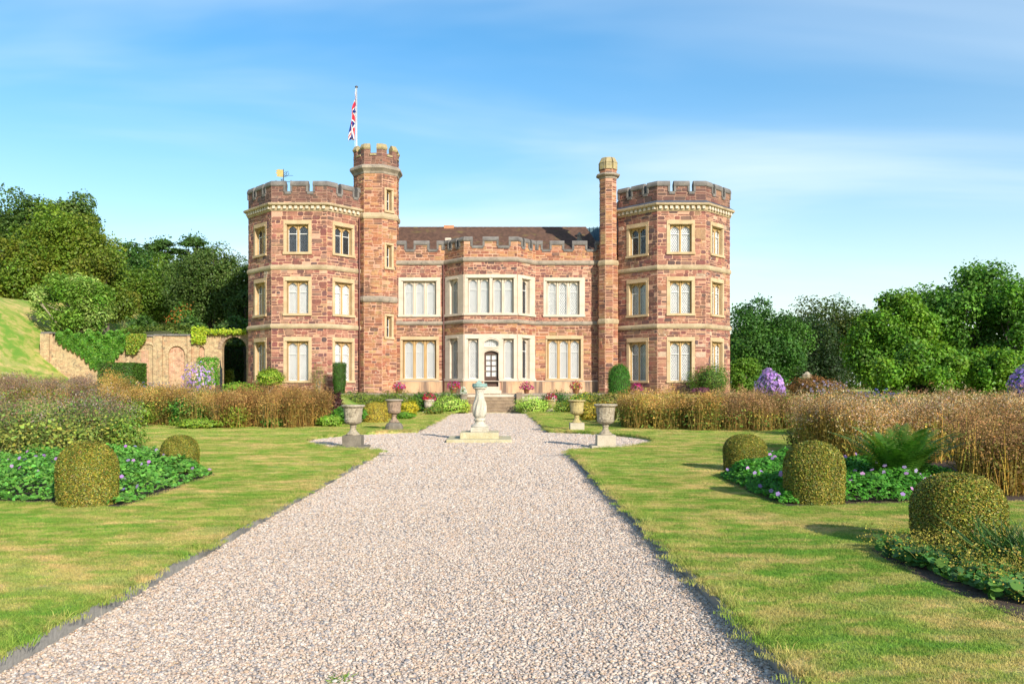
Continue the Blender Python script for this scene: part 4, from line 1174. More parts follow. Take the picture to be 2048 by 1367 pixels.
for i in range(NS):
    for j in range(NT):
        mb.poly([fpt(i / NS, j / NT), fpt((i + 1) / NS, j / NT), fpt((i + 1) / NS, (j + 1) / NT), fpt(i / NS, (j + 1) / NT)], union((i + .5) / NS, (j + .5) / NT))
props(mb.build('flag', 'petal', loc=(fx, fyy, hz)), 'limp red, white and blue crossed flag hanging from the flagpole', 'flag')
wx, wy = X(567, 54.2), 54.2
w0, w1 = zs_['cor'] + .1, zc(338, 54.2)
wv = thing('weathervane', (wx, wy, w0), 'gilded banner weathervane on an iron rod above the flag tower battlements', 'weathervane')
mb = MB(); mb.tube([(wx, wy, w0), (wx, wy, w1)], [.05, .02], 8); mb.tube([(wx - .45, wy, w1 - .82), (wx + .45, wy, w1 - .82)], .016, 6); mb.tube([(wx, wy - .4, w1 - .86), (wx, wy + .4, w1 - .86)], .016, 6)
mb.lathe([(.0, w1 - .96), (.07, w1 - .9), (.0, w1 - .84)], wx, wy, 10); mb.build('rod', 'iron', wv)
mb = MB(); o = .012
pts = [(-.02, -.05), (-.34, -.02), (-.50, -.10), (-.40, -.18), (-.52, -.26), (-.38, -.34), (-.46, -.46), (-.28, -.50), (-.02, -.52)]
mb.poly([(wx + a, wy - o, w1 + b) for a, b in pts]); mb.poly([(wx + a, wy + o, w1 + b) for a, b in pts][::-1])
for (a, b), (c, d) in zip(pts, pts[1:] + pts[:1]): mb.poly([(wx + a, wy - o, w1 + b), (wx + a, wy + o, w1 + b), (wx + c, wy + o, w1 + d), (wx + c, wy - o, w1 + d)])
mb.build('banner', 'gilt', wv)
mb = MB()
for s in (.18, .3): mb.tube([(wx + .02, wy, w1 - .1 - s), (wx + s, wy, w1 - .15), (wx + s * 1.15, wy, w1 - .32), (wx + s * .7, wy, w1 - .46), (wx + .02, wy, w1 - .5)], .014, 5)
mb.tube([(wx, wy, w1 - .42), (wx + .62, wy, w1 - .42)], .012, 5)
mb.build('scroll', 'iron', wv)
for a, dxy in ((0, (.48, 0)), (1, (-.48, 0)), (2, (0, .43)), (3, (0, -.43))):
    mb = MB(); x, y = wx + dxy[0], wy + dxy[1]; mb.box((x - .05, y - .01, w1 - .9), (x - .025, y + .01, w1 - .72)); mb.box((x + .025, y - .01, w1 - .9), (x + .05, y + .01, w1 - .72)); mb.box((x - .024, y - .01, w1 - .83), (x + .024, y + .01, w1 - .79)); mb.build('compass_letter', 'iron', wv)
# ------------------------------------------------------------------ garden wall with niches, arch and gate
def brick_mat(name, c1, c2, mo):
    m, n, b = mat(name)
    p = pos(n)
    mpp = n.nodes.new('ShaderNodeMapping'); mpp.inputs['Rotation'].default_value = (R(90), 0, 0); n.links.new(p, mpp.inputs[0])
    br = n.nodes.new('ShaderNodeTexBrick'); n.links.new(mpp.outputs[0], br.inputs[0])
    br.inputs['Scale'].default_value = 1; br.inputs['Brick Width'].default_value = .235; br.inputs['Row Height'].default_value = .082; br.inputs['Mortar Size'].default_value = .008
    br.inputs['Color1'].default_value = (*c1, 1); br.inputs['Color2'].default_value = (*c2, 1); br.inputs['Mortar'].default_value = (*mo, 1)
    c = mix(n, 1.0, br.outputs[0], ramp(n, noise(n, p, 5, 5, .65), [(.3, .5), (.7, 1.3)]), 'MULTIPLY')
    c = mix(n, ramp(n, noise(n, p, .9, 4), [(.45, 0), (.65, .55)]), c, (.42, .33, .18))
    c = mix(n, ramp(n, noise(n, p, 2.6, 6, .7), [(.54, 0), (.64, .8)]), c, (.36, .20, .11))
    c = mix(n, ramp(n, noise(n, p, 3.5, 6, .7), [(.55, 0), (.66, .9)]), c, (.17, .135, .09))
    n.links.new(c, b.inputs['Base Color']); b.inputs['Roughness'].default_value = .9
    bump(n, b, noise(n, p, 18, 5), .6, .02)
    MATS[name] = m
brick_mat('old_brick', (.38, .22, .12), (.47, .34, .18), (.50, .41, .26))
brick_mat('niche_brick', (.46, .19, .11), (.54, .28, .17), (.60, .48, .36))
WY = WALL_Y
wx_ = lambda px: X(px, WY)
wz = lambda py: zc(py, WY)
gw = thing('garden_wall', (wx_(290), WY, 1), 'old tan brick garden wall with blind niches and an open archway', 'wall')
GW0, GW1 = wx_(82), wx_(500)
gf = Face((GW0, WY), (GW1, WY))
uu = lambda px: wx_(px) - GW0
GB = .6
def semi_plate(mb, f, a, b, zsp, ztop, o0, o1, n=10):
    r = (b - a) / 2; cu = (a + b) / 2
    cur = [(cu - r * math.cos(math.pi * i / (2 * n)), zsp + r * math.sin(math.pi * i / (2 * n))) for i in range(2 * n + 1)]
    for (u0, za), (u1, zb2) in zip(cur[:-1], cur[1:]):
        mb.poly([f.P(u0, za, o1), f.P(u1, zb2, o1), f.P(u1, ztop, o1), f.P(u0, ztop, o1)])
        mb.poly([f.P(u0, za, o1), f.P(u0, za, o0), f.P(u1, zb2, o0), f.P(u1, zb2, o1)])
    return cur
def ring(f, a, b, zsp, w, o, name, parent, style, n=13):
    "voussoirs, each its own stone"
    r = (b - a) / 2; cu = (a + b) / 2
    for i in range(n):
        t0, t1 = math.pi * i / n + .01, math.pi * (i + 1) / n - .01
        mb = MB(); q = []
        for oo in (o, o - .3):
            q.append([f.P(cu - rr * math.cos(t), zsp + rr * math.sin(t), oo) for rr, t in ((r + .003, t0), (r + w, t0), (r + w, t1), (r + .003, t1))])
        mb.hexa(q[1] + q[0]); mb.build(name, style, parent)
NICH = [(337, 370, wz(708), wz(772)), (398.5, 409, wz(697), wz(735))]
tops = [(82, 105, 667), (105, 254, 676), (254, 283, 682), (283, 307, 673), (307, 385, 671.5), (385, 500, 665)]
mb = MB(); nb = MB()
gate_a, gate_b = uu(443.5), uu(493); gate_sp = wz(673.5) - (gate_b - gate_a) / 2
holes = [(uu(a), uu(b), z0, sp + (uu(b) - uu(a)) / 2 + .0) for a, b, sp, z0 in NICH] + [(gate_a, gate_b, GB, gate_sp + (gate_b - gate_a) / 2)]
for a, b, py in tops:
    f = Face((wx_(a), WY), (wx_(b), WY)); off = uu(a)
    f.holes = [(h[0] - off, h[1] - off, h[2], h[3]) for h in holes if h[0] >= off - .01 and h[1] <= off + f.L + .01]
    wall_plane(mb, f, GB, wz(py))
    if a < 380: mb.box((wx_(a), WY + .45, GB), (wx_(b), WY + .46, wz(py)))
    for h in f.holes[:0]: pass
for a, b, sp, z0 in NICH:
    r = (uu(b) - uu(a)) / 2
    semi_plate(mb, gf, uu(a), uu(b), sp, sp + r, -.16, 0)
    gf.box(mb, uu(a) - .01, uu(a), z0, sp, -.16, -.002); gf.box(mb, uu(b), uu(b) + .01, z0, sp, -.16, -.002)
r = (gate_b - gate_a) / 2
semi_plate(mb, gf, gate_a, gate_b, gate_sp, gate_sp + r, -.45, 0)
gf.box(mb, gate_a - .02, gate_a, GB, gate_sp, -.45, -.002); gf.box(mb, gate_b, gate_b + .02, GB, gate_sp, -.45, -.002)
body = mb.build('wall_body', 'old_brick', gw)
for a, b, sp, z0 in NICH:
    nb = MB(); gf.box(nb, uu(a) - .05, uu(b) + .05, z0 - .05, sp + (uu(b) - uu(a)) / 2 + .05, -.2, -.12); nb.build('niche_infill', 'niche_brick', gw)
    ring(gf, uu(a), uu(b), sp, .2, .035, 'voussoir', body, 'buff_stone', 11)
ring(gf, gate_a, gate_b, gate_sp, .26, .03, 'voussoir', body, 'rose_stone', 15)
for a, b, py in tops:
    if a < 250 and a > 90: continue
    nn = max(1, round((wx_(b) - wx_(a)) / .75)); s_ = (wx_(b) - wx_(a)) / nn
    for i in range(nn):
        mb = MB(); mb.bevbox((wx_(a) + i * s_ + .004, WY - .09, wz(py) + .002), (wx_(a) + (i + 1) * s_ - .004, WY + .54, wz(py) + .11 + crng.uniform(0, .02)), .03); mb.build('coping_stone', 'coping_stone', gw)
for a, b, py in ((307.5, 326, 671.5), (254, 263, 682), (376, 384, 671.5), (82, 100, 667)):
    mb = MB(); gf.box(mb, uu(a), uu(b), GB, wz(py) - .01, -.1, .13); mb.build('pilaster', 'old_brick', gw)
# sloping curved shoulder with half niche
mb = MB(); rr = wx_(297) - wx_(280)
gf.box(mb, uu(283), uu(297), GB, wz(700), -.1, .05); mb.build('half_niche', 'niche_brick', gw)
ring(gf, uu(281), uu(312), wz(703), .15, .10, 'voussoir', body, 'buff_stone', 9)
# iron gate standing open
ig = thing('iron_gate', (wx_(444.5), WY - .1, 1.0), 'dark wrought iron gate leaf standing open in the archway', 'gate')
mb = MB()
ga, gb_ = Vector((wx_(444.5), WY - .05)), Vector((wx_(452), WY - 1.15))
for k in range(9):
    p = ga.lerp(gb_, k / 8); t = k / 8
    top = wz(737) + (wz(721) - wz(737)) * t ** 1.6
    mb.tube([(p.x, p.y, 1.02), (p.x, p.y, top)], .016 if 0 < k < 8 else .028, 5)
mb.build('bar', 'iron', ig)
mb = MB()
for zz in (1.12, 1.75, 2.35): mb.tube([(ga.x, ga.y, zz), (gb_.x, gb_.y, zz)], .02, 5)
for k in range(8):
    p = ga.lerp(gb_, (k + .5) / 8); mb.tube([(p.x, p.y, 1.12), (p.x, p.y, 1.7)], .012, 4); mb.tube([(p.x, p.y - .05, 1.9), (p.x, p.y + .05, 2.0), (p.x, p.y - .05, 2.15), (p.x, p.y + .05, 2.25)], .012, 4)
mb.build('rail', 'iron', ig)
# ------------------------------------------------------------------ urns on plinths
def urn(px, py, k, label, ustyle, pstyle, round_top=False, chip=0.0):
    x, y = G(px, py)
    y += .3
    t = thing('garden_urn', (x, y, 0), label, 'urn', 'carved stone urns round the sundial')
    b = .39
    mb = MB(); mb.bevbox((x - b, y - b * .9, 0), (x + b, y + b * .9, .075), .012); mb.build('base_slab', pstyle if not round_top else 'dark_plinth', t)
    pw = .235
    mb = MB()
    if round_top: mb.lathe([(pw * 1.3, .0751), (pw * 1.25, .24), (pw * 1.05, .31), (pw * .7, .36), (.1, .37)], x, y, 12)
    else: mb.bevbox((x - pw, y - pw, .0751), (x + pw, y + pw, .335), .008)
    mb.build('plinth', pstyle, t)
    z0 = .336 if not round_top else .355
    mb = MB(); mb.lathe([(.17, z0), (.175, z0 + .02), (.15, z0 + .045), (.10, z0 + .09), (.075, z0 + .14), (.07, z0 + .19), (.085, z0 + .215), (.092, z0 + .23), (.075, z0 + .245), (.08, z0 + .262)], x, y, 22); mb.build('foot', ustyle, t, smooth=True)
    zb0 = z0 + .258
    hs = k
    gad = lambda a, z: 1 + .035 * abs(math.sin(9 * a)) * max(0, 1 - abs((z - zb0) / hs - .12) * 7)
    rl = random.Random(int(px)); ph = [rl.uniform(0, 6.28) for _ in range(12)]
    def mod(a, z):
        q = (z - zb0) / hs
        rel = 0
        if .3 < q < .86: rel = .05 * math.sin(6 * a + 9 * q + ph[0]) * math.sin(9 * a - 13 * q + ph[1]) + .022 * math.sin(15 * a + 19 * q + ph[2])
        g_ = .09 * abs(math.sin(9 * a)) if q < .25 else 0
        return 1 + rel + g_
    prof = [(.05, zb0)] + [(r, zb0 + hs * q) for r, q in ((.11, .02), (.165, .07), (.195, .14), (.208, .21), (.212, .25), (.219, .26), (.219, .285), (.212, .295), (.214, .4), (.22, .5), (.226, .6), (.232, .7), (.237, .8), (.24, .86), (.247, .865))]
    mb = MB(); mb.lathe(prof, x, y, 60, mod); mb.build('bowl', ustyle, t, smooth=True)
    zt0 = zb0 + hs * .865
    def chipm(a, z): return 1 + chip * (.5 * math.sin(3 * a + ph[3]) + .4 * math.sin(7 * a + ph[4]) + .3 * math.sin(13 * a + ph[5]))
    mb = MB(); mb.lathe([(.235, zt0 - .004), (.275, zt0 + .012), (.298, zt0 + .03), (.302, zt0 + .05), (.285, zt0 + .068), (.24, zt0 + .07), (.215, zt0 + .06), (.20, zt0 - .06), (.01, zt0 - .08)], x, y, 40, chipm); mb.build('rim', 'grey_band' if ustyle == 'rose_stone' else ustyle, t, smooth=True)
    return t
urn(702, 898, .50, 'carved grey stone urn with dark rim on a black stained square plinth', 'old_stone', 'dark_plinth')
urn(786, 866, .50, 'rosy stone urn with dark flat rim on a dark rounded plinth', 'rose_stone', 'dark_plinth', True)
urn(1155, 866, .50, 'yellow lichened stone urn with wavy rim on a plain square plinth', 'gold_stone', 'plinth_stone', False, .025)
urn(1214, 897, .52, 'pale carved urn with rough chipped rim on a sandy square plinth', 'old_stone', 'plinth_stone', False, .035)
# ------------------------------------------------------------------ sundial
sx, sy = CX, CY + .35
sd = thing('sundial', (sx, sy, 0), 'pale stone sundial with twisted baluster, verdigris dial and two stepped slabs', 'sundial')
mb = MB(); mb.bevbox((sx - .9, sy - .9, 0), (sx + .9, sy + .9, .095), .015); mb.build('lower_slab', 'slab_stone', sd)
mb = MB(); mb.bevbox((sx - .54, sy - .54, .096), (sx + .54, sy + .54, .268), .015); mb.build('upper_slab', 'slab_stone', sd)
mb = MB(); mb.bevbox((sx - .255, sy - .255, .269), (sx + .255, sy + .255, .40), .012); mb.build('base_block', 'dial_stone', sd)
mb = MB(); mb.lathe([(.25, .401), (.255, .42), (.245, .44), (.2, .47), (.16, .50), (.14, .53), (.135, .56), (.155, .575), (.168, .60), (.168, .625), (.15, .65), (.13, .66)], sx, sy, 32); mb.build('base_moulding', 'dial_stone', sd, smooth=True)
def tw(a, z):
    e = max(0, 1 - abs(z - .98) / .34)
    return 1 + .085 * e ** .5 * math.sin(8 * a - 8.5 * z)
pr = [(.125, .655), (.15, .68), (.18, .72), (.194, .77), (.199, .83), (.201, .90), (.197, .98), (.185, 1.05), (.165, 1.11), (.145, 1.16), (.128, 1.22), (.12, 1.28), (.117, 1.34), (.12, 1.39), (.13, 1.43), (.142, 1.46), (.145, 1.475)]
fine = []
for (r0, z0), (r1, z1) in zip(pr[:-1], pr[1:]):
    for q in range(3): fine.append((r0 + (r1 - r0) * q / 3, z0 + (z1 - z0) * q / 3))
fine.append(pr[-1])
mb = MB(); mb.lathe(fine, sx, sy, 64, tw); mb.build('baluster', 'dial_stone', sd, smooth=True)
mb = MB(); mb.lathe([(.14, 1.474), (.17, 1.48), (.195, 1.495), (.2, 1.515), (.185, 1.525), (.185, 1.532)], sx, sy, 32); mb.build('capital', 'dial_stone', sd, smooth=True)
mb = MB(); mb.lathe([(.18, 1.5325), (.215, 1.54), (.222, 1.57), (.205, 1.60), (.212, 1.615), (.21, 1.635), (.02, 1.64)], sx, sy, 16); mb.build('dial_plate', 'verdigris', sd)
mb = MB(); mb.hexa([(sx - .12, sy - .006, 1.641), (sx + .08, sy - .006, 1.641), (sx + .08, sy + .006, 1.641), (sx - .12, sy + .006, 1.641), (sx - .05, sy - .006, 1.70), (sx - .02, sy - .006, 1.74), (sx - .02, sy + .006, 1.74), (sx - .05, sy + .006, 1.70)]); mb.build('gnomon', 'verdigris', sd)
# ------------------------------------------------------------------ flower pots
REDS = np.array([(.52, .012, .03), (.58, .03, .12), (.60, .10, .28), (.35, .01, .10), (.62, .05, .04)])
def blooms(vm, rg, c, r, n, cols, size=.05, squash=.75):
    d = nv(rg.normal(size=(n, 3))); d[:, 2] = np.abs(d[:, 2]) * 1.0 - .25; d = nv(d)
    P = np.array(c) + d * np.array([r, r, r * squash]) * rg.uniform(.75, 1.1, (n, 1))
    C = tint(rg, n, cols, .2, .1)
    for k in range(3): vm.leaves(P + rg.normal(0, size * .25, (n, 3)), d + rg.normal(0, .5, (n, 3)), size * rg.uniform(.7, 1.3, n), C, rg, .9, .1)
def pot(x, y, z0, r, h, label, style, cols, fl_r, fl_h, seed, pedestal=False, group='flower pots by the terrace'):
    rg = np.random.default_rng(seed)
    t = thing('flower_pot', (x, y, z0), label, 'flower pot', group)
    zb0 = z0
    if pedestal:
        mb = MB(); mb.bevbox((x - r * 1.05, y - r * 1.05, z0), (x + r * 1.05, y + r * 1.05, z0 + .10), .01); mb.build('base_slab', 'plinth_stone', t)
        mb = MB(); mb.lathe([(r * .85, z0 + .101), (r * .85, z0 + .15), (r * .6, z0 + .2), (r * .55, z0 + .28), (r * .7, z0 + .31)], x, y, 20); mb.build('foot', 'pale_stone', t, smooth=True)
        zb0 = z0 + .311
    mb = MB()
    if pedestal: mb.lathe([(r * .6, zb0), (r * .8, zb0 + h * .1), (r * .86, zb0 + h * .5), (r * .95, zb0 + h * .85), (r * 1.02, zb0 + h * .87), (r * 1.03, zb0 + h), (r * .92, zb0 + h), (r * .88, zb0 + h * .85), (.01, zb0 + h * .84)], x, y, 24)
    else: mb.lathe([(r * .62, zb0), (r * .9, zb0 + h * .8), (r * 1.0, zb0 + h * .81), (r * 1.02, zb0 + h), (r * .9, zb0 + h), (r * .86, zb0 + h * .85), (.01, zb0 + h * .84)], x, y, 24)
    mb.build('pot', style, t, smooth=True)
    zc_ = zb0 + h
    vm = VM(); n = 260
    d = nv(rg.normal(size=(n, 3))); d[:, 2] = np.abs(d[:, 2]) - .2
    P = np.array((x, y, zc_)) + d * np.array([fl_r, fl_r, fl_h]) * rg.uniform(.3, 1, (n, 1))
    vm.leaves(P, d + rg.normal(0, .5, (n, 3)), .07 * rg.uniform(.7, 1.3, n), tint(rg, n, [(.07, .14, .03), (.11, .17, .05)], .2), rg)
    vm.build('foliage', 'leaf', t)
    vm = VM(); blooms(vm, rg, (x, y, zc_ + fl_h * .1), fl_r, 150, cols, .06, fl_h / fl_r)
    vm.build('flowers', 'petal', t)
    return t
PY0 = TY0 + .35
def potx(px): return X(px, PY0)
MAG = np.array([(.55, .02, .16), (.62, .04, .06), (.50, .05, .30), (.45, .18, .42), (.6, .02, .03)])
PNK = np.array([(.55, .03, .22), (.48, .02, .18), (.60, .08, .30), (.35, .02, .14)])
MIXD = np.array([(.62, .05, .18), (.60, .25, .06), (.5, .03, .1), (.62, .45, .12)])
pot(potx(798), PY0, TER, .26, .33, 'terracotta pot of red and lilac flowers beside the stair turret', 'terracotta', MAG, .40, .32, 1)
pot(potx(907), PY0 - .1, TER, .24, .36, 'terracotta pot of scarlet and pink flowers before the bay, beside the drainpipe', 'terracotta', MAG, .40, .36, 2)
pot(potx(1053), PY0, TER, .20, .30, 'terracotta pot of deep pink flowers at the shaded end of the garden steps', 'terracotta', PNK, .42, .38, 3)
pot(potx(1152), PY0, TER, .24, .34, 'terracotta pot of mixed pink and orange flowers near the slender turret', 'terracotta', MIXD, .38, .38, 4)
pot(potx(1268), PY0 - 1.2, 1.02, .20, .32, 'small terracotta pot of magenta flowers below the tower beside the green conifer', 'terracotta', PNK, .28, .36, 5)
x_, y_ = G(858, 826); pot(x_, y_ + .1, 0, .33, .46, 'cream footed urn of red flowers on the lawn corner by the steps', 'pale_stone', REDS, .38, .34, 6, True)
x_, y_ = G(1102, 826); pot(x_, y_ + .1, 0, .33, .46, 'yellow lichened footed urn of red and white flowers beside the steps', 'gold_stone', np.concatenate([REDS, [(.75, .72, .68)]]), .36, .34, 7, True)
x_, y_ = X(927, 48.2), 48.2
pot(x_, y_, .35, .24, .42, 'grey lead urn with white flowers among the sedum beside the steps', 'grey_band', np.array([(.70, .68, .62), (.6, .62, .55)]), .20, .38, 8, True)
# far finials
mb = MB(); x, y = X(1612, 57), 57; z = zc(772, 57)
def finial(px, Y, py0, py1, w, label, style):
    x = X(px, Y); a, b = zc(py0, Y), zc(py1, Y); h = b - a; t = thing('stone_finial', (x, Y, gz(x, Y)), label, 'finial')
    mb = MB(); mb.box((x - w * .5, Y - w * .5, gz(x, Y) - .1), (x + w * .5, Y + w * .5, a)); mb.build('pier', style, t)
    mb = MB(); mb.lathe([(w * .6, a + .001), (w * .55, a + h * .12), (w * .25, a + h * .25), (w * .22, a + h * .4), (w * .5, a + h * .5), (w * .56, a + h * .62), (w * .42, a + h * .66), (w * .5, a + h * .75), (w * .3, a + h * .85), (w * .12, a + h), (.0, a + h * 1.02)], x, Y, 14, lambda A, z: 1 + .08 * math.sin(6 * A)); mb.build('ornament', style, t)
finial(1614, 52, 768, 743, .62, 'grey stone fruit basket finial in front of the dark trees', 'old_stone')
finial(1862, 34, 812, 797, .24, 'small white stone finial rising from the dried perennials', 'pale_stone')
# ------------------------------------------------------------------ trees
def tree(label, px, top, hw, bot, Y, pal, n=16000, leaf=.26, seed=0, cat='tree', group=None, lobes=26, lobe_r=(.28, .42), trunk='bark', limbs=10, asp=.6, flat=1.0, name='tree', depth=.85, dens=(.72, 1.06), sway=.0, base=None):
    rg = np.random.default_rng(seed)
    x = X(px, Y); z1 = zc(top, Y); z0 = zc(bot, Y); rx = hw * Y / F; ry = rx * depth; rz = (z1 - z0) / 2; cz = (z1 + z0) / 2
    bz = gz(max(-70, min(60, x)), max(-30, min(130, Y))) - .1 if base is None else base
    t = thing(name, (x, Y, bz), label, cat, group)
    d = nv(rg.normal(size=(lobes, 3))); d[:, 2] = d[:, 2] * .9 + .1
    # lobes spread through the crown, more of them near its skin and on the side of the light
    rad = rg.uniform(.35, .80, lobes) ** .7
    C = np.array([x, Y, cz]) + d * rad[:, None] * np.array([rx, ry, rz])
    lr = rg.uniform(*lobe_r, lobes) * min(rx, rz)
    vm = VM()
    w = lr ** 2; cnt = (n * w / w.sum()).astype(int)
    for c, r, k in zip(C, lr, cnt):
        u = nv(rg.normal(size=(k, 3)) + np.array([0, 0, .28]))
        bumpy = 1 + .16 * np.sin(u @ rg.normal(0, 4, 3) + rg.uniform(0, 6)) + .10 * np.sin(u @ rg.normal(0, 8, 3) + rg.uniform(0, 6))
        P = c + u * (r * bumpy * rg.uniform(dens[0], dens[1], k))[:, None] * np.array([1, 1, flat])
        P[:, 2] += rg.normal(0, .04, k) * r
        base_c = np.array(pal[rg.integers(0, len(pal))]) * rg.uniform(.82, 1.2)
        col = tint(rg, k, base_c, .2, .07)
        nn = u * .8 + rg.normal(0, .55, (k, 3)) + np.array([0, 0, .35])
        vm.leaves(P, nn, leaf * rg.uniform(.6, 1.35, k), col, rg, asp)
    # sprays that break the outline
    k = n // 14
    u = nv(rg.normal(size=(k, 3)) + np.array([0, 0, .3])); j = rg.integers(0, lobes, k)
    P = C[j] + u * (lr[j] * rg.uniform(1.0, 1.32, k))[:, None]
    vm.leaves(P, rg.normal(size=(k, 3)), leaf * rg.uniform(.6, 1.2, k), tint(rg, k, pal, .2), rg, asp)
    vm.build('crown', 'leaf', t)
    mb = MB(); tr = max(.12, rx * .055)
    top_t = Vector((x + rg.normal(0, .3), Y, cz + rz * .25))
    pts = [Vector((x, Y, bz)).lerp(top_t, q) + Vector((rg.normal(0, .12), rg.normal(0, .12), 0)) * (1 if 0 < q else 0) for q in (0, .3, .6, 1)]
    mb.tube(pts, [tr * 1.25, tr, tr * .7, tr * .25], 8)
    for i in rg.permutation(lobes)[:limbs]:
        q = rg.uniform(.25, .8); s = Vector((x, Y, bz)).lerp(top_t, q); e = Vector(C[i])
        m_ = s.lerp(e, .5) + Vector((rg.normal(0, .3), rg.normal(0, .3), -.1 * (e - s).length))
        mb.tube([s, m_, e], [tr * .5, tr * .33, tr * .1], 6)
        for b_ in range(3):
            e2 = e + Vector(rg.normal(0, 1, 3)) * lr[i] * .35; mb.tube([m_.lerp(e, .5), e2], [tr * .2, tr * .04], 4)
    mb.build('trunk', trunk, t)
    return t
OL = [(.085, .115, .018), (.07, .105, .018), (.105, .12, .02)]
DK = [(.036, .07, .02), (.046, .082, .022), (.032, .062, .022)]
GG = [(.075, .10, .045), (.06, .09, .036), (.085, .105, .05)]
MG = [(.07, .12, .022), (.09, .14, .026), (.055, .105, .022)]
BG = [(.075, .14, .02), (.06, .12, .022), (.095, .155, .024)]
LB = [(.055, .115, .022), (.065, .13, .024), (.045, .095, .022)]
WD = 'trees of the wood behind the garden wall'
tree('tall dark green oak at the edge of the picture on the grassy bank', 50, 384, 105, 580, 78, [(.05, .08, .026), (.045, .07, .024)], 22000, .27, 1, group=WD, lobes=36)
tree('grey green tree crest between the tall oak and the sky', 138, 382, 60, 560, 84, GG, 12000, .28, 2, group=WD, lobes=22)
tree('broad olive green tree lit by sun in the middle of the bank', 135, 420, 112, 620, 71, OL, 30000, .24, 3, group=WD, lobes=44, lobe_r=(.24, .38))
tree('golden olive tree leaning over the grass slope', 35, 480, 100, 648, 68, [(.09, .11, .018), (.078, .11, .018), (.105, .11, .02)], 24000, .24, 4, group=WD, lobes=36, lobe_r=(.26, .4))
tree('olive tree between the magnolia and the dark conifers', 215, 492, 68, 670, 66, [(.09, .105, .02), (.075, .105, .02), (.11, .105, .024)], 19000, .22, 5, group=WD, lobes=32)
tree('dark green conifer behind the olive trees', 245, 474, 62, 670, 92, DK, 12000, .30, 6, group=WD, lobes=24)
tree('dark spruce like tree in the gap of the wood', 298, 482, 62, 680, 88, [(.036, .08, .026), (.032, .068, .022)], 14000, .28, 7, group=WD, lobes=28)
tree('flat topped cedar rising above the wood', 322, 470, 34, 530, 98, DK, 3800, .30, 8, group=WD, lobes=18, flat=.35, lobe_r=(.35, .6), dens=(.4, 1.1))
tree('windswept pine with open layered crown behind the round holm oak', 396, 470, 46, 540, 100, DK, 4800, .30, 9, group=WD, lobes=20, flat=.3, lobe_r=(.35, .6), dens=(.4, 1.1))
tree('thin olive tree with bare leaning branches in front of the dark wood', 320, 508, 56, 668, 72, [(.07, .105, .02), (.06, .095, .02)], 13000, .22, 10, group=WD, lobes=28, limbs=18, trunk='pale_bark')
tree('dense round grey green holm oak next to the castle tower', 422, 494, 88, 684, 66, [(.062, .085, .034), (.055, .08, .03), (.048, .074, .026)], 34000, .18, 11, group=WD, lobes=50, lobe_r=(.26, .38))
tree('small grey green oak squeezed between holm oak and tower', 488, 520, 42, 700, 64, [(.05, .075, .028), (.042, .066, .026)], 11000, .18, 12, group=WD, lobes=22)
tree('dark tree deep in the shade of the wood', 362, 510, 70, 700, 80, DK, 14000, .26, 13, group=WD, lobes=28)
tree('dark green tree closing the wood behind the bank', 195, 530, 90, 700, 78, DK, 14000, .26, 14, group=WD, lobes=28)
tree('young magnolia with pale silvery green leaves standing above the ivy wall', 152, 540, 90, 690, 58.5, [(.10, .155, .035), (.15, .19, .07), (.08, .14, .028), (.20, .235, .12)], 17000, .21, 15, lobes=44, lobe_r=(.17, .28), dens=(.5, 1.25), asp=.45, limbs=22, trunk='pale_bark')
RD = 'trees on the far side of the border beyond the castle'
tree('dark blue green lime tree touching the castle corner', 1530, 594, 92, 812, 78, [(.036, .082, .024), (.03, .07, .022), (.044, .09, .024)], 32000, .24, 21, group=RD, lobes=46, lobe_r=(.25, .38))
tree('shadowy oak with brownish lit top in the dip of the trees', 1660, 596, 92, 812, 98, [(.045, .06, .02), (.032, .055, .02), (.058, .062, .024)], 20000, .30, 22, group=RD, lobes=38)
tree('evergreen with deep shade put into its leaf colour behind the stone finial', 1605, 640, 90, 816, 92, [(.018, .034, .015), (.016, .028, .014)], 14000, .28, 23, group=RD, lobes=30)  # near-black leaf colours paint in the shadow between the trees
tree('green maple with fresh foliage to the ground beside the dark oaks', 1782, 582, 96, 822, 55, BG, 34000, .19, 24, group=RD, lobes=60, lobe_r=(.2, .32), asp=.85, dens=(.5, 1.12))
tree('large airy maple with the tallest crown above the border', 1910, 524, 140, 825, 58, LB, 40000, .20, 25, group=RD, lobes=60, lobe_r=(.17, .28), dens=(.4, 1.2), asp=.85, limbs=34)
tree('airy maple cut by the picture edge', 2062, 540, 105, 822, 54, LB, 26000, .20, 26, group=RD, lobes=46, lobe_r=(.18, .3), dens=(.4, 1.2), asp=.85, limbs=26)
tree('low bright maple bough sweeping to the border under the airy maple', 1845, 680, 92, 828, 49, BG, 24000, .17, 27, group=RD, lobes=46, lobe_r=(.2, .32), asp=.85, dens=(.5, 1.12))
tree('low green maple bough beside the clematis at the picture edge', 1985, 680, 78, 828, 49, BG, 19000, .17, 28, group=RD, lobes=38, lobe_r=(.2, .32), asp=.85, dens=(.5, 1.12))
tree('low laurel bush at the foot of the castle corner', 1490, 708, 40, 806, 60, MG, 9000, .17, 29, 'bush', lobes=20, name='laurel_bush')
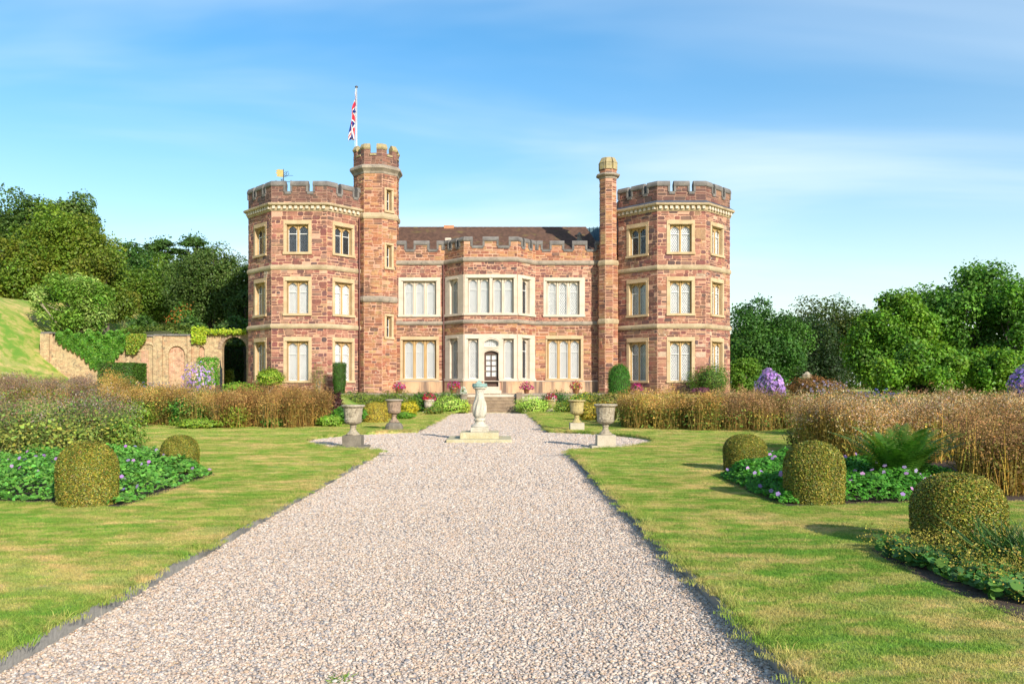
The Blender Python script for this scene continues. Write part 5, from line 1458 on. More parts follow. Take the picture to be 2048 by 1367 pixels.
# trees behind the photographer that shade the fern side bed
tree('tall ash tree standing behind the viewpoint on the fern side', 0, 0, 0, 0, 1, MG, 100, .3, 30, base=0) if False else None
def near_tree(x, y, z0, z1, r, n, seed, label):
    rg = np.random.default_rng(seed); t = thing('tree', (x, y, 0), label, 'tree', 'trees behind the viewpoint'); vm = VM()
    for i in range(30):
        d = nv(rg.normal(size=3)); c = np.array([x, y, (z0 + z1) / 2]) + d * np.array([r, r, (z1 - z0) / 2]) * rg.uniform(.3, .85); k = n // 30; q = rg.uniform(.2, .34) * r
        u = nv(rg.normal(size=(k, 3))); vm.leaves(c + u * q * rg.uniform(.4, 1.1, (k, 1)), u + rg.normal(0, .6, (k, 3)), .2 * rg.uniform(.6, 1.3, k), tint(rg, k, MG, .2), rg, .6)
    vm.build('crown', 'leaf', t); mb = MB(); mb.tube([(x, y, 0), (x + .2, y, z0), (x, y + .2, (z0 + z1) / 2)], [.3, .24, .1], 8); mb.build('trunk', 'bark', t)
near_tree(16.4, -9.0, 2.6, 9.9, 3.8, 11000, 31, 'leafy tree standing behind the viewpoint on the fern side')
near_tree(22.5, -5.5, 2.6, 10.6, 4.2, 13000, 32, 'second leafy tree behind the viewpoint, farther out on the fern side')
# distant wood behind everything
vm = VM(); rg = np.random.default_rng(77)
for (pa, pb, top, Y, base) in ((150, 560, 515, 112, DK), (1440, 2250, 630, 112, [(.03, .05, .02), (.04, .06, .022)]), (-200, 160, 470, 112, DK)):
    k = 15000
    px = rg.uniform(pa, pb, k); xx = (px - PX) * Y / F
    ht = (EYE + (PY - top) * Y / F) * (.82 + .12 * np.sin(xx * .55) + .07 * np.sin(xx * 1.7))
    z = ht * rg.uniform(0, 1, k) ** .6
    P = np.stack([xx, Y + rg.normal(0, 1.6, k) + (z - ht) * -.12, z], 1)
    vm.leaves(P, rg.normal(size=(k, 3)) + np.array([0, -.6, .5]), .62 * rg.uniform(.6, 1.3, k), tint(rg, k, base, .25), rg, .7)
props(vm.build('distant_wood', 'leaf'), 'dark distant wood closing the view behind the single trees', 'wood', None, 'stuff')
# undergrowth at the foot of the bank wood
vm = VM()
for (pa, pb, top, bot, Y, k, pal) in ((255, 500, 628, 690, 60, 9000, DK), (-20, 130, 610, 660, 63, 6000, DK), (360, 500, 640, 690, 58, 5000, [(.045, .07, .03)]), (200, 330, 650, 690, 58.5, 5000, MG)):
    px = rg.uniform(pa, pb, k); xx = (px - PX) * Y / F
    hh = rg.uniform(0, 1, k)
    z = np.array([zc(bot, Y) + (zc(top, Y) - zc(bot, Y)) * h * (.7 + .3 * math.sin(x * 1.9)) for h, x in zip(hh, xx)])
    P = np.stack([xx, Y + rg.normal(0, .5, k) + hh * 1.2, z], 1)
    vm.leaves(P, rg.normal(size=(k, 3)) + np.array([0, -.6, .7]), .24 * rg.uniform(.6, 1.3, k), tint(rg, k, pal, .25), rg, .6)
props(vm.build('undergrowth', 'leaf'), 'dark tangled undergrowth between the garden wall and the wood', 'undergrowth', None, 'stuff')
# ------------------------------------------------------------------ shrubs and hedges
def shell(rg, n, shape, rx, ry, h):
    "points and normals on a clipped form standing on z = 0"
    if shape == 'box':
        a = np.array([2 * rx * 2 * ry, 2 * rx * h, 2 * rx * h, 2 * ry * h, 2 * ry * h]); f = rg.choice(5, n, p=a / a.sum())
        u, v = rg.uniform(-1, 1, n), rg.uniform(0, 1, n); P = np.zeros((n, 3)); Q = np.zeros((n, 3))
        for k in range(5):
            s = f == k
            if k == 0: P[s] = np.stack([u[s] * rx, (v[s] * 2 - 1) * ry, np.full(s.sum(), h)], 1); Q[s] = (0, 0, 1)
            elif k < 3: sg = -1 if k == 1 else 1; P[s] = np.stack([u[s] * rx, np.full(s.sum(), sg * ry), v[s] * h], 1); Q[s] = (0, sg, 0)
            else: sg = -1 if k == 3 else 1; P[s] = np.stack([np.full(s.sum(), sg * rx), u[s] * ry, v[s] * h], 1); Q[s] = (sg, 0, 0)
        return P, Q
    th = rg.uniform(0, 2 * math.pi, n)
    if shape == 'dome':
        p = 2.3; s0 = .50
        t = rg.uniform(0, 1, n)
        # half of the points on the upright side, half on the rounded top
        top = t > .42
        z = np.where(top, 0, t / .42 * s0) * h; r = np.full(n, 1.0)
        phi = rg.uniform(0, 1, n) ** .62 * math.pi / 2
        zz = np.cos(phi) ** (2 / p); rr = np.sin(phi) ** (2 / p)
        z = np.where(top, (s0 + (1 - s0) * zz) * h, z); r = np.where(top, rr, .965 + .035 * np.minimum(1, z / (h * s0)))
        P = np.stack([np.cos(th) * r * rx, np.sin(th) * r * ry, z], 1)
        Q = np.stack([np.cos(th) * np.where(top, np.sin(phi), 1), np.sin(th) * np.where(top, np.sin(phi), 1), np.where(top, np.cos(phi) + .05, 0.05)], 1)
        return P, Q
    if shape == 'column':
        t = rg.uniform(0, 1.15, n); top = t > 1; z = np.where(top, 1, t); r = np.where(top, np.sqrt(rg.uniform(0, 1, n)), .72 + .28 * np.minimum(1, z * 2))
        P = np.stack([np.cos(th) * r * rx, np.sin(th) * r * ry, z * h], 1); Q = np.stack([np.cos(th), np.sin(th), np.where(top, 2., .2)], 1); return P, Q
    if shape == 'cone':
        t = rg.uniform(0, 1, n) ** 1.25; r = np.minimum(1, (1.02 - t) * 2.2) ** .8 * (.85 + .15 * (1 - t))
        P = np.stack([np.cos(th) * r * rx, np.sin(th) * r * ry, t * h], 1); Q = np.stack([np.cos(th), np.sin(th), .4 + t], 1); return P, Q
    u = nv(rg.normal(size=(n, 3)))       # round
    bmp = 1 + .14 * np.sin(u @ rg.normal(0, 4, 3)) + .1 * np.sin(u @ rg.normal(0, 7, 3) + 1)
    P = u * bmp[:, None] * np.array([rx, ry, h / 2]) + np.array([0, 0, h / 2]); return P, u
def shrub(name, label, cat, x, y, z, rx, ry, h, shape, n, leaf, pal, seed, group=None, m='leaf', jit=.08, core=None, stem=0.0, asp=.55, up=.3, T=None, nj=.45):
    rg = np.random.default_rng(seed)
    t = thing(name, (x, y, z), label, cat, group)
    P, Q = shell(rg, n, shape, rx, ry, h)
    P = P * (1 + rg.normal(0, jit, (n, 1)) * np.array([1, 1, .5])) + np.array([0, 0, stem])
    P += np.array([x, y, z]); P[:, 2] = np.maximum(P[:, 2], z + .01)
    pt = np.sin(P @ rg.normal(0, 5 / max(rx, .3), 3)) * .12
    vm = VM(); vm.leaves(P, Q + rg.normal(0, nj, (n, 3)) + np.array([0, 0, up]), leaf * rg.uniform(.6, 1.35, n), tint(rg, n, pal, .2) * (1 + pt[:, None]), rg, asp, T=None if T is None else np.tile(T, (n, 1)) + rg.normal(0, .3, (n, 3)))
    vm.build('foliage', m, t)
    if core:
        mb = MB(); k = .93
        if shape == 'box': mb.box((x - rx * k, y - ry * k, z), (x + rx * k, y + ry * k, z + h * .97))
        elif shape == 'dome': mb.lathe([(rx * .93, z), (rx * .95, z + h * .42), (rx * .90, z + h * .66), (rx * .72, z + h * .86), (rx * .4, z + h * .95), (.01, z + h * .97)], x, y, 20)
        elif shape == 'column': mb.lathe([(rx * .6, z), (rx * .85, z + h * .5), (rx * .85, z + h * .95), (.01, z + h * .96)], x, y, 12)
        elif shape == 'cone': mb.lathe([(rx * .7, z), (rx * .8, z + h * .4), (rx * .5, z + h * .75), (.01, z + h * .9)], x, y, 12)
        else: mb.lathe([(.01, z + stem + h * .1), (rx * .7, z + stem + h * .3), (rx * .75, z + stem + h * .55), (rx * .5, z + stem + h * .8), (.01, z + stem + h * .88)], x, y, 12)
        mb.build('inner_branches', core, t, smooth=True)
    if stem > .05:
        mb = MB()
        for k in range(4):
            a = rg.uniform(0, 6.28); mb.tube([(x + .06 * math.cos(a), y + .06 * math.sin(a), z), (x + rx * .35 * math.cos(a + .5), y + rx * .3 * math.sin(a + .5), z + stem + h * .35)], [.035, .02], 6)
        mb.build('stem', 'pale_bark', t)
    return t
# clipped box domes: one form, copied
BOXC = [(.10, .10, .02), (.15, .13, .028), (.22, .17, .045), (.06, .085, .016), (.12, .08, .022), (.05, .075, .015)]
DOMES = [(175, 1015, 883, 125, 'large golden green box dome among geraniums on the brick wall side'),
         (360, 947, 870, 80, 'smaller brownish box dome at the bed corner on the brick wall side'),
         (1490, 945, 868, 92, 'smallest golden box dome of the three beside the fern bed'),
         (1628, 1011, 882, 127, 'middle box dome of the three beside the fern bed'),
         (1916, 1118, 946, 188, 'largest golden box dome, with yellow flowered leafy plants at its foot')]
proto = None
for i, (px, py, top, wpx, lab) in enumerate(DOMES):
    wpx *= .92; x, y = G(px, py, LAWN_Z); w = wpx * y / F; y += w * .5; w = wpx * y / F
    x = (px - PX) * y / F
    h = EYE + (PY - top) * y / F - LAWN_Z
    if proto is None:
        proto = shrub('box_dome', lab, 'topiary', x, y, LAWN_Z, w / 2, w / 2, h, 'dome', 38000, .0215, BOXC, 40, 'clipped box domes on the lawns', 'boxleaf', .013, 'box_core', asp=.6, up=.2, nj=.6)
        p0 = (w, h)
    else:
        c = copy_tree(proto, (x, y, LAWN_Z), 1.3 * i, (w / p0[0], w / p0[0], h / p0[1])); c['label'] = lab
def gshrub(name, label, cat, px, py_base, py_top, wpx, Y, zb, shape, n, leaf, pal, seed, **kw):
    x = X(px, Y); r = wpx * Y / F / 2; h = zc(py_top, Y) - zb
    return shrub(name, label, cat, x, Y, zb, r, kw.pop('ry', r), h, shape, n, leaf, pal, seed, **kw)
GOLD = [(.24, .19, .035), (.30, .22, .04), (.18, .16, .03), (.26, .16, .03)]
def gy(py, z): return (EYE - z) * F / (py - PY)
gshrub('box_ball', 'round golden box ball between the two urns near the brick wall side', 'topiary', 751, 843, 804, 50, gy(845, .1) + .4, .1, 'dome', 7000, .04, GOLD, 50, group='clipped golden balls by the border', m='boxleaf', jit=.02, core='box_core')
gshrub('box_ball', 'golden box ball half hidden behind the rosy urn and the round box ball', 'topiary', 780, 840, 801, 44, gy(838, .1) + .9, .1, 'dome', 6000, .04, GOLD, 51, group='clipped golden balls by the border', m='boxleaf', jit=.02, core='box_core')
gshrub('box_ball', 'lumpy golden box mound behind the yellow urn', 'topiary', 1180, 843, 806, 50, gy(842, .1) + .7, .1, 'round', 6500, .05, GOLD, 52, group='clipped golden balls by the border', m='boxleaf', jit=.03, core='box_core')
gshrub('box_ball', 'golden brown box mound between the yellow urn and the pale chipped urn', 'topiary', 1212, 845, 805, 46, gy(846, .1) + .4, .1, 'round', 6500, .05, [(.20, .14, .03), (.25, .18, .04), (.15, .12, .03)], 53, group='clipped golden balls by the border', m='boxleaf', jit=.03, core='box_core')
gshrub('conifer_column', 'narrow clipped green conifer column under the side window of the flag tower', 'conifer', 679, 795, 728, 25, 50.2, 1.0, 'column', 5000, .09, [(.035, .085, .02), (.05, .10, .025)], 54, core='core', asp=.25, T=(0, 0, 1))
gshrub('conifer_cone', 'dense bright green conifer against the castle wall beside the slender turret', 'conifer', 1238, 800, 731, 42, 49.6, 1.0, 'dome', 10000, .10, [(.035, .11, .02), (.05, .14, .025), (.03, .085, .02)], 55, core='core', asp=.22, T=(0, 0, 1))
gshrub('round_shrub', 'yellow green rounded shrub on bare stems below the flag tower window', 'shrub', 540, 785, 758, 46, 50.4, 1.0, 'round', 4500, .10, [(.16, .21, .03), (.11, .17, .03), (.20, .22, .04)], 56, stem=.55, jit=.12, core=None)
gshrub('sprawling_shrub', 'feathery green shrub sprawling against the far tower below its window', 'shrub', 1420, 790, 738, 66, 50.0, 1.0, 'round', 5500, .12, [(.07, .12, .03), (.10, .14, .035), (.05, .09, .025)], 57, jit=.2, core='core', asp=.3, stem=.1)
gshrub('hedge', 'square clipped dark green hedge in front of the brick garden wall', 'hedge', 245, 790, 726, 70, 54.0, .9, 'box', 11000, .11, [(.035, .075, .018), (.05, .095, .02), (.028, .06, .016)], 58, core='core', jit=.012, ry=1.0)
gshrub('purple_barberry', 'dark purple barberry bush beside the dried perennials near the flag tower', 'bush', 663, 835, 786, 44, 35.5, .3, 'round', 3500, .09, [(.045, .012, .022), (.06, .018, .03), (.035, .01, .015)], 59, core='core', jit=.1)
gshrub('purple_barberry', 'low purple flowered bush below the window of the far tower', 'bush', 1403, 800, 776, 36, 46, .95, 'round', 2200, .08, [(.12, .03, .11), (.16, .05, .16), (.08, .03, .06)], 60, jit=.1)
gshrub('red_maple', 'brown red Japanese maple mound in front of the stone finial', 'shrub', 1628, 800, 757, 92, 44, .8, 'round', 6000, .10, [(.13, .055, .035), (.17, .07, .04), (.10, .045, .03)], 61, jit=.12, core='core')
gshrub('orange_shrub', 'shrub with orange red autumn leaves at the edge of the wood', 'shrub', 362, 668, 610, 44, 62, 1.2 + 3, 'round', 3500, .18, [(.05, .10, .03), (.06, .11, .03), (.30, .09, .03), (.06, .11, .03)], 62, jit=.15)
gshrub('silver_shrub', 'grey leaved twiggy shrub under the flag tower front window', 'shrub', 637, 795, 738, 26, 50.6, 1.0, 'round', 1200, .08, [(.16, .13, .08), (.10, .12, .04), (.20, .15, .10)], 63, jit=.25, stem=.3, asp=.3)
gshrub('clipped_bay', 'clipped bright green bush beside the blue clematis near the archway', 'bush', 416, 760, 723, 34, 53, 1.4, 'box', 2600, .10, [(.07, .17, .03), (.09, .20, .035)], 64, jit=.07, ry=.45, stem=.2)
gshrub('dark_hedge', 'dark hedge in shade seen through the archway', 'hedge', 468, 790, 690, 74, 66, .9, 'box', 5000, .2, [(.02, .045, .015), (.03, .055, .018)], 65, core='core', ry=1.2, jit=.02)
gshrub('golden_bush', 'small golden bush seen behind the open iron gate', 'bush', 459, 785, 741, 16, 60, .95, 'column', 900, .14, [(.16, .15, .03), (.12, .13, .03)], 66, jit=.08)
gshrub('green_bush', 'low light green bush at the foot of the flag tower', 'bush', 480, 795, 766, 62, 48.6, .95, 'round', 2600, .12, [(.11, .19, .03), (.15, .21, .04)], 67, jit=.15)
# ivy on the garden wall
vm = VM(); k = 16000
px = rg.uniform(112, 258, k)
top = 664 + 4 * np.sin(px * .13) + 3 * np.sin(px * .31); lowr = np.interp(px, [112, 130, 150, 165, 185, 205, 225, 245, 258], [678, 692, 702, 712, 735, 738, 722, 700, 690])
v = rg.uniform(0, 1, k); py = top + (lowr + 4 * np.sin(px * .7) - top) * v
thick = .25 + .55 * np.clip(1 - v, 0, 1) * (.6 + .4 * np.sin(px * .2) * np.cos(py * .21))
Yk = WALL_Y - thick * rg.uniform(.3, 1.0, k)
P = np.stack([(px - PX) * Yk / F, Yk, EYE + (PY - py) * Yk / F], 1)
iv = thing('ivy', (X(185, WALL_Y), WALL_Y, 2), 'thick dark green ivy tumbling over the sloping garden wall', 'ivy')
vm.leaves(P, rg.normal(0, .4, (k, 3)) + np.array([.1, -1, .45]), .15 * rg.uniform(.6, 1.3, k), tint(rg, k, [(.04, .105, .018), (.06, .135, .022), (.085, .155, .03)], .2), rg, .85)
vm.build('foliage', 'leaf', iv)
vm = VM()
k = 2600
px = np.concatenate([rg.uniform(383, 412, k // 2), rg.uniform(412, 492, k // 2)]); py = np.concatenate([rg.uniform(655, 684, k // 2) + rg.normal(0, 2, k // 2), 663 + rg.normal(0, 2.2, k // 2)])
Yk = WALL_Y - rg.uniform(.1, .4, k); P = np.stack([(px - PX) * Yk / F, Yk, EYE + (PY - py) * Yk / F], 1)
vm.leaves(P, rg.normal(0, .5, (k, 3)) + np.array([0, -1, .5]), .13 * rg.uniform(.6, 1.3, k), tint(rg, k, [(.22, .25, .03), (.28, .27, .035), (.16, .2, .03)], .2), rg, .8)
k = 2600; px = rg.uniform(252, 292, k); py = 668 + 40 * rg.uniform(0, 1, k) ** 1.5 * np.clip((300 - px) / 30, .2, 1); Yk = WALL_Y - rg.uniform(.1, .5, k)
P = np.stack([(px - PX) * Yk / F, Yk, EYE + (PY - py) * Yk / F], 1)
vm.leaves(P, rg.normal(0, .5, (k, 3)) + np.array([0, -1, .5]), .12 * rg.uniform(.6, 1.3, k), tint(rg, k, [(.14, .17, .035), (.10, .15, .03), (.2, .17, .04)], .2), rg, .8)
iv2 = thing('creeper', (X(440, WALL_Y), WALL_Y, 3), 'yellow green creeper along the top of the archway wall', 'creeper')
vm.build('foliage', 'leaf', iv2)
gshrub('olive_bush', 'spreading olive green bush growing above the garden wall coping', 'bush', 330, 690, 652, 150, 57.5, 3.4, 'round', 9000, .16, [(.075, .095, .025), (.09, .10, .03), (.06, .085, .025)], 68, jit=.12, ry=1.0, core='core')
# ------------------------------------------------------------------ borders
def in_poly(P, poly):
    x, y = P[:, 0], P[:, 1]; ins = np.zeros(len(P), bool); n = len(poly)
    for i in range(n):
        x0, y0 = poly[i]; x1, y1 = poly[(i + 1) % n]
        if y0 == y1: continue
        c = ((y0 > y) != (y1 > y)) & (x < (x1 - x0) * (y - y0) / (y1 - y0) + x0); ins ^= c
    return ins
def sample(rg, poly, n):
    q = np.array(poly); lo, hi = q.min(0), q.max(0); out = np.zeros((0, 2))
    while len(out) < n:
        P = rg.uniform(lo, hi, (n * 2, 2)); out = np.concatenate([out, P[in_poly(P, poly)]])
    return out[:n]
def zz(P): return np.array([max(LAWN_Z, gz(x, y)) for x, y in P])
TAN = [(.40, .27, .10), (.46, .32, .12), (.33, .20, .07), (.42, .25, .09)]
HEADS = [(.36, .23, .12), (.44, .30, .18), (.28, .17, .09), (.40, .22, .10), (.33, .25, .18)]
MAUVE = [(.30, .23, .20), (.36, .27, .22), (.26, .19, .16), (.38, .26, .17), (.24, .22, .22)]
def dried(vm, rg, poly, n, h, heads=HEADS, stems=TAN, hv=.12, headn=22, headr=.11, hs=.042, leaf=None, leafn=0, leafs=.1, leafh=(.1, .6), lean=.10, shape='q', clump=True, tiers=(1.0, .84)):
    P = sample(rg, poly, n)
    if clump:      # tussocks
        c = P[rg.integers(0, n, max(6, n // 14))]; P = c[rg.integers(0, len(c), n)] + rg.normal(0, .15, (n, 2)); P = P[in_poly(P, poly)]; n = len(P)
    z = zz(P); B = np.concatenate([P, z[:, None]], 1)
    hh = h * (1 + .13 * np.sin(P[:, 0] * 1.7 + .6) * np.cos(P[:, 1] * 1.3) + .11 * np.sin(P[:, 0] * 4.1 + 2) * np.sin(P[:, 1] * 3.3 + 1)) * (1 + rg.normal(0, hv, n))
    tall = rg.uniform(size=n) < .03; hh[tall] *= 1.16
    D = np.stack([rg.normal(0, lean, n) * hh, rg.normal(0, lean, n) * hh, hh], 1)
    patch = 1 + .42 * np.sin(P[:, 0] * 2.3 + 1.1 * np.sin(P[:, 1] * 1.9)) * np.cos(P[:, 1] * 1.6 + .7)
    vm.blades(B, D, rg.uniform(.008, .017, n), tint(rg, n, stems, .25) * patch[:, None], rg, .10)
    vm.blades(B + rg.normal(0, .04, (n, 3)) * np.array([1, 1, 0]), D * rg.uniform(.35, .8, (n, 1)) + rg.normal(0, .10, (n, 3)), rg.uniform(.008, .018, n), tint(rg, n, stems, .3) * .85, rg, .3)
    for ti, q in enumerate(tiers):
        k = headn if ti == 0 else headn // 2
        tips = B + D * q + rg.normal(0, .06 * (1 + ti), (n, 3)) * np.array([1, 1, .5])
        T = np.repeat(tips, k, 0); hc = np.repeat(tint(rg, n, heads, .22) * patch[:, None], k, 0)
        off = rg.normal(0, 1, (n * k, 3)) * np.array([headr, headr, headr * .5])
        off[:, 2] -= (off[:, 0] ** 2 + off[:, 1] ** 2) / (headr * 3.2)
        vm.leaves(T + off, rg.normal(size=(n * k, 3)) + np.array([0, -.2, .4]), hs * rg.uniform(.6, 1.4, n * k), hc * (1 + rg.normal(0, .2, (n * k, 1))), rg, .6)
    if leaf is not None and leafn:
        k = leafn; q = rg.uniform(*leafh, n * k)[:, None]
        S = np.repeat(B, k, 0) + np.repeat(D, k, 0) * q + rg.normal(0, .10, (n * k, 3)) * np.array([1, 1, .3])
        nn = rg.normal(0, .45, (n * k, 3)) + np.array([0, -.35, .9])
        cc = tint(rg, n * k, leaf, .25)
        if shape == 'd': vm.discs(S, nn, leafs * rg.uniform(.6, 1.4, n * k), cc, rg, 6)
        else: vm.leaves(S, nn, leafs * rg.uniform(.6, 1.4, n * k), cc, rg, .6)
def strip(pts, depth, z=.1):
    f = [G(px, py, z) for px, py in pts]
    return f + [(x * (y + depth) / y, y + depth) for x, y in reversed(f)]
rg = np.random.default_rng(101)
GRN = [(.10, .16, .03), (.15, .18, .04), (.20, .18, .04)]
RUST = [(.40, .23, .065), (.47, .28, .075), (.31, .17, .05), (.50, .33, .10), (.40, .27, .13), (.30, .26, .06)]
STB = [(.32, .21, .055), (.40, .27, .07), (.24, .16, .05), (.25, .21, .05)]
BRL = [(.20, .26, .045), (.32, .25, .05), (.14, .22, .04), (.42, .28, .06), (.12, .20, .04)]
MV = [(.24, .16, .12), (.30, .20, .13), (.19, .13, .10), (.34, .20, .10), (.22, .19, .17)]
# far border, brick wall side
vm = VM()
dried(vm, rg, strip([(205, 838), (300, 850), (420, 856)], 4.5), 1300, 1.12, RUST, STB, leaf=BRL, leafn=9, leafs=.09, leafh=(.05, .75))
dried(vm, rg, strip([(430, 857), (560, 857), (655, 853)], 4.0), 1400, 1.12, [(.36, .20, .07), (.43, .26, .09), (.30, .17, .06)], [(.36, .21, .055), (.44, .27, .07), (.28, .16, .05)], leaf=[(.28, .19, .05), (.20, .18, .04), (.36, .23, .06)], leafn=6, leafs=.08, leafh=(.1, .8))
dried(vm, rg, strip([(-60, 836), (110, 834), (205, 838)], 5.0), 900, .86, MV, STB, leaf=BRL, leafn=8, leafs=.10)
props(vm.build('dried_perennials', 'dry'), 'rusty brown dried perennials massed in the far border on the brick wall side', 'perennials', None, 'stuff')
# near border with pale leaves below mauve heads
vm = VM()
dried(vm, rg, strip([(-150, 928), (60, 926), (190, 918), (262, 902)], 5.5), 1000, 1.0, MV, [(.14, .15, .04), (.20, .18, .06), (.12, .13, .04)], headn=20, headr=.10, hs=.034, hv=.2, leaf=[(.16, .25, .055), (.12, .21, .055), (.19, .26, .06), (.24, .28, .06)], leafn=22, leafs=.062, leafh=(.35, .90), tiers=(1.0,))
dried(vm, rg, strip([(-150, 934), (60, 932), (190, 924), (250, 912)], 1.6), 420, .56, [(.16, .17, .05)], [(.14, .15, .05), (.18, .16, .06)], headn=3, hv=.28, leaf=[(.30, .33, .06), (.22, .28, .055), (.35, .33, .07), (.17, .24, .05)], leafn=16, leafs=.06, leafh=(.35, 1.05), shape='d', tiers=(1.0,))
props(vm.build('leafy_perennials', 'dry'), 'tall leafy perennials with mauve brown seed heads behind the larger box dome', 'perennials', None, 'stuff')
# far border, fern side
vm = VM()
dried(vm, rg, strip([(1242, 856), (1330, 860), (1440, 862)], 3.8), 1300, .99, RUST, STB, leaf=BRL, leafn=7, leafs=.085, leafh=(.05, .8))
dried(vm, rg, strip([(1440, 862), (1530, 862), (1610, 856)], 3.8), 1200, .97, [(.30, .18, .08), (.36, .23, .11), (.25, .14, .06)], [(.32, .20, .06), (.38, .25, .07), (.22, .14, .05)], leaf=BRL, leafn=5, leafs=.085, leafh=(.05, .7))
props(vm.build('dried_perennials', 'dry'), 'golden brown dried perennials massed in front of the far tower', 'perennials', None, 'stuff')
# big dried mass, fern side
vm = VM()
GOLDST = [(.48, .32, .07), (.56, .39, .09), (.38, .24, .06), (.36, .30, .06)]
PALEH = [(.40, .27, .14), (.48, .34, .19), (.34, .21, .10), (.44, .26, .10), (.38, .30, .22), (.36, .20, .07)]
YGL = [(.28, .26, .05), (.36, .26, .055), (.20, .22, .04), (.42, .27, .06)]
dried(vm, rg, strip([(1600, 915), (1700, 930), (1780, 940)], 3.5), 1500, .98, PALEH, GOLDST, headn=22, hs=.032, headr=.09, leaf=YGL, leafn=6, leafs=.07, leafh=(.1, .8))
dried(vm, rg, strip([(1780, 935), (1900, 925), (2040, 915), (2200, 915)], 5.0), 2400, .98, PALEH, GOLDST, headn=20, hs=.034, headr=.09, leaf=YGL, leafn=6, leafs=.07, leafh=(.1, .8))
dried(vm, rg, strip([(1915, 988), (2010, 992), (2140, 994)], 3.4), 1200, .84, [(.28, .16, .07), (.34, .19, .08), (.23, .13, .06)], GOLDST, headn=22, hs=.028, headr=.08, leaf=[(.24, .15, .05), (.16, .15, .04), (.30, .18, .06)], leafn=9, leafs=.055, leafh=(.05, .9))
dried(vm, rg, strip([(1640, 868), (1800, 862), (2000, 860), (2200, 860)], 5.0), 1500, 1.0, PALEH, STB, headn=18, hs=.042, headr=.11, leaf=YGL, leafn=4, leafs=.08)
props(vm.build('dried_perennials', 'dry'), 'broad mass of pale golden dried perennials behind the fern', 'perennials', None, 'stuff')
# geranium ground cover with violet flowers
def geranium(poly, n, h, label, nfl, seed, pal):
    rg = np.random.default_rng(seed); vm = VM()
    P = sample(rg, poly, n); hum = h * (.72 + .28 * np.sin(P[:, 0] * 4.3) * np.cos(P[:, 1] * 3.9 + 1)) * rg.uniform(.45, 1, n) ** .5
    q = np.array(poly)
    edge = np.min([np.abs((x1 - x0) * (y0 - P[:, 1]) - (x0 - P[:, 0]) * (y1 - y0)) / max(1e-6, math.hypot(x1 - x0, y1 - y0)) for (x0, y0), (x1, y1) in zip(poly, poly[1:] + poly[:1])], 0)
    hum *= np.clip(.25 + edge / .35, .25, 1)
    C = np.concatenate([P, (LAWN_Z + hum)[:, None]], 1)
    nn = rg.normal(0, .42, (n, 3)) + np.array([0, -.25, 1])
    col = tint(rg, n, pal, .2)
    s = .042 * rg.uniform(.6, 1.3, n)
    # palmate leaf: five lobes
    nn = nv(nn); T = rg.normal(size=(n, 3)); T = nv(T - (T * nn).sum(1, keepdims=True) * nn); B = np.cross(nn, T)
    for a in (-1.25, -.62, 0, .62, 1.25):
        d = T * math.cos(a) + B * math.sin(a); w = np.cross(nn, d)
        vm.add(np.stack([C, C + d * (s * .55)[:, None] + w * (s * .27)[:, None] + nn * .006, C + d * (s * .95)[:, None] - nn * .008, C + d * (s * .55)[:, None] - w * (s * .27)[:, None] + nn * .006], 1), col)
    vm_l = vm
    f = rg.permutation(n)[:nfl]; F0 = C[f] + np.array([0, 0, .05]); fc = tint(rg, nfl, [(.26, .12, .52), (.33, .15, .58), (.22, .13, .5)], .12)
    fn = nv(rg.normal(0, .4, (nfl, 3)) + np.array([0, -.7, .6])); T = rg.normal(size=(nfl, 3)); T = nv(T - (T * fn).sum(1, keepdims=True) * fn); B = np.cross(fn, T)
    for k in range(5):
        a = 2 * math.pi * k / 5; d = T * math.cos(a) + B * math.sin(a); w = np.cross(fn, d)
        vm.add(np.stack([F0, F0 + d * .022 + w * .015, F0 + d * .034, F0 + d * .022 - w * .015], 1), fc)
    return props(vm.build('geranium_cover', 'leaf'), label, 'geraniums', None, 'stuff')
GERL = [(.085, .19, .06), (.105, .23, .075), (.07, .155, .045), (.13, .24, .075)]
geranium([G(-160, 1000, .1), G(113, 1004, .1), G(245, 1012, .1), G(330, 982, .1), G(425, 950, .1), G(330, 915, .1), G(200, 915, .1), G(-160, 918, .1)], 22000, .34, 'low bright green geranium leaves with violet flowers round the two box domes', 100, 301, GERL)
geranium([G(1440, 955, .1), G(1500, 984, .1), G(1565, 1010, .1), G(1700, 1006, .1), G(1990, 1000, .1), G(1930, 960, .1), G(1780, 945, .1), G(1660, 930, .1), G(1560, 915, .1)], 21000, .34, 'low green geranium leaves with violet flowers beside the fern', 100, 302, [(.055, .155, .035), (.07, .19, .042), (.045, .125, .03)])
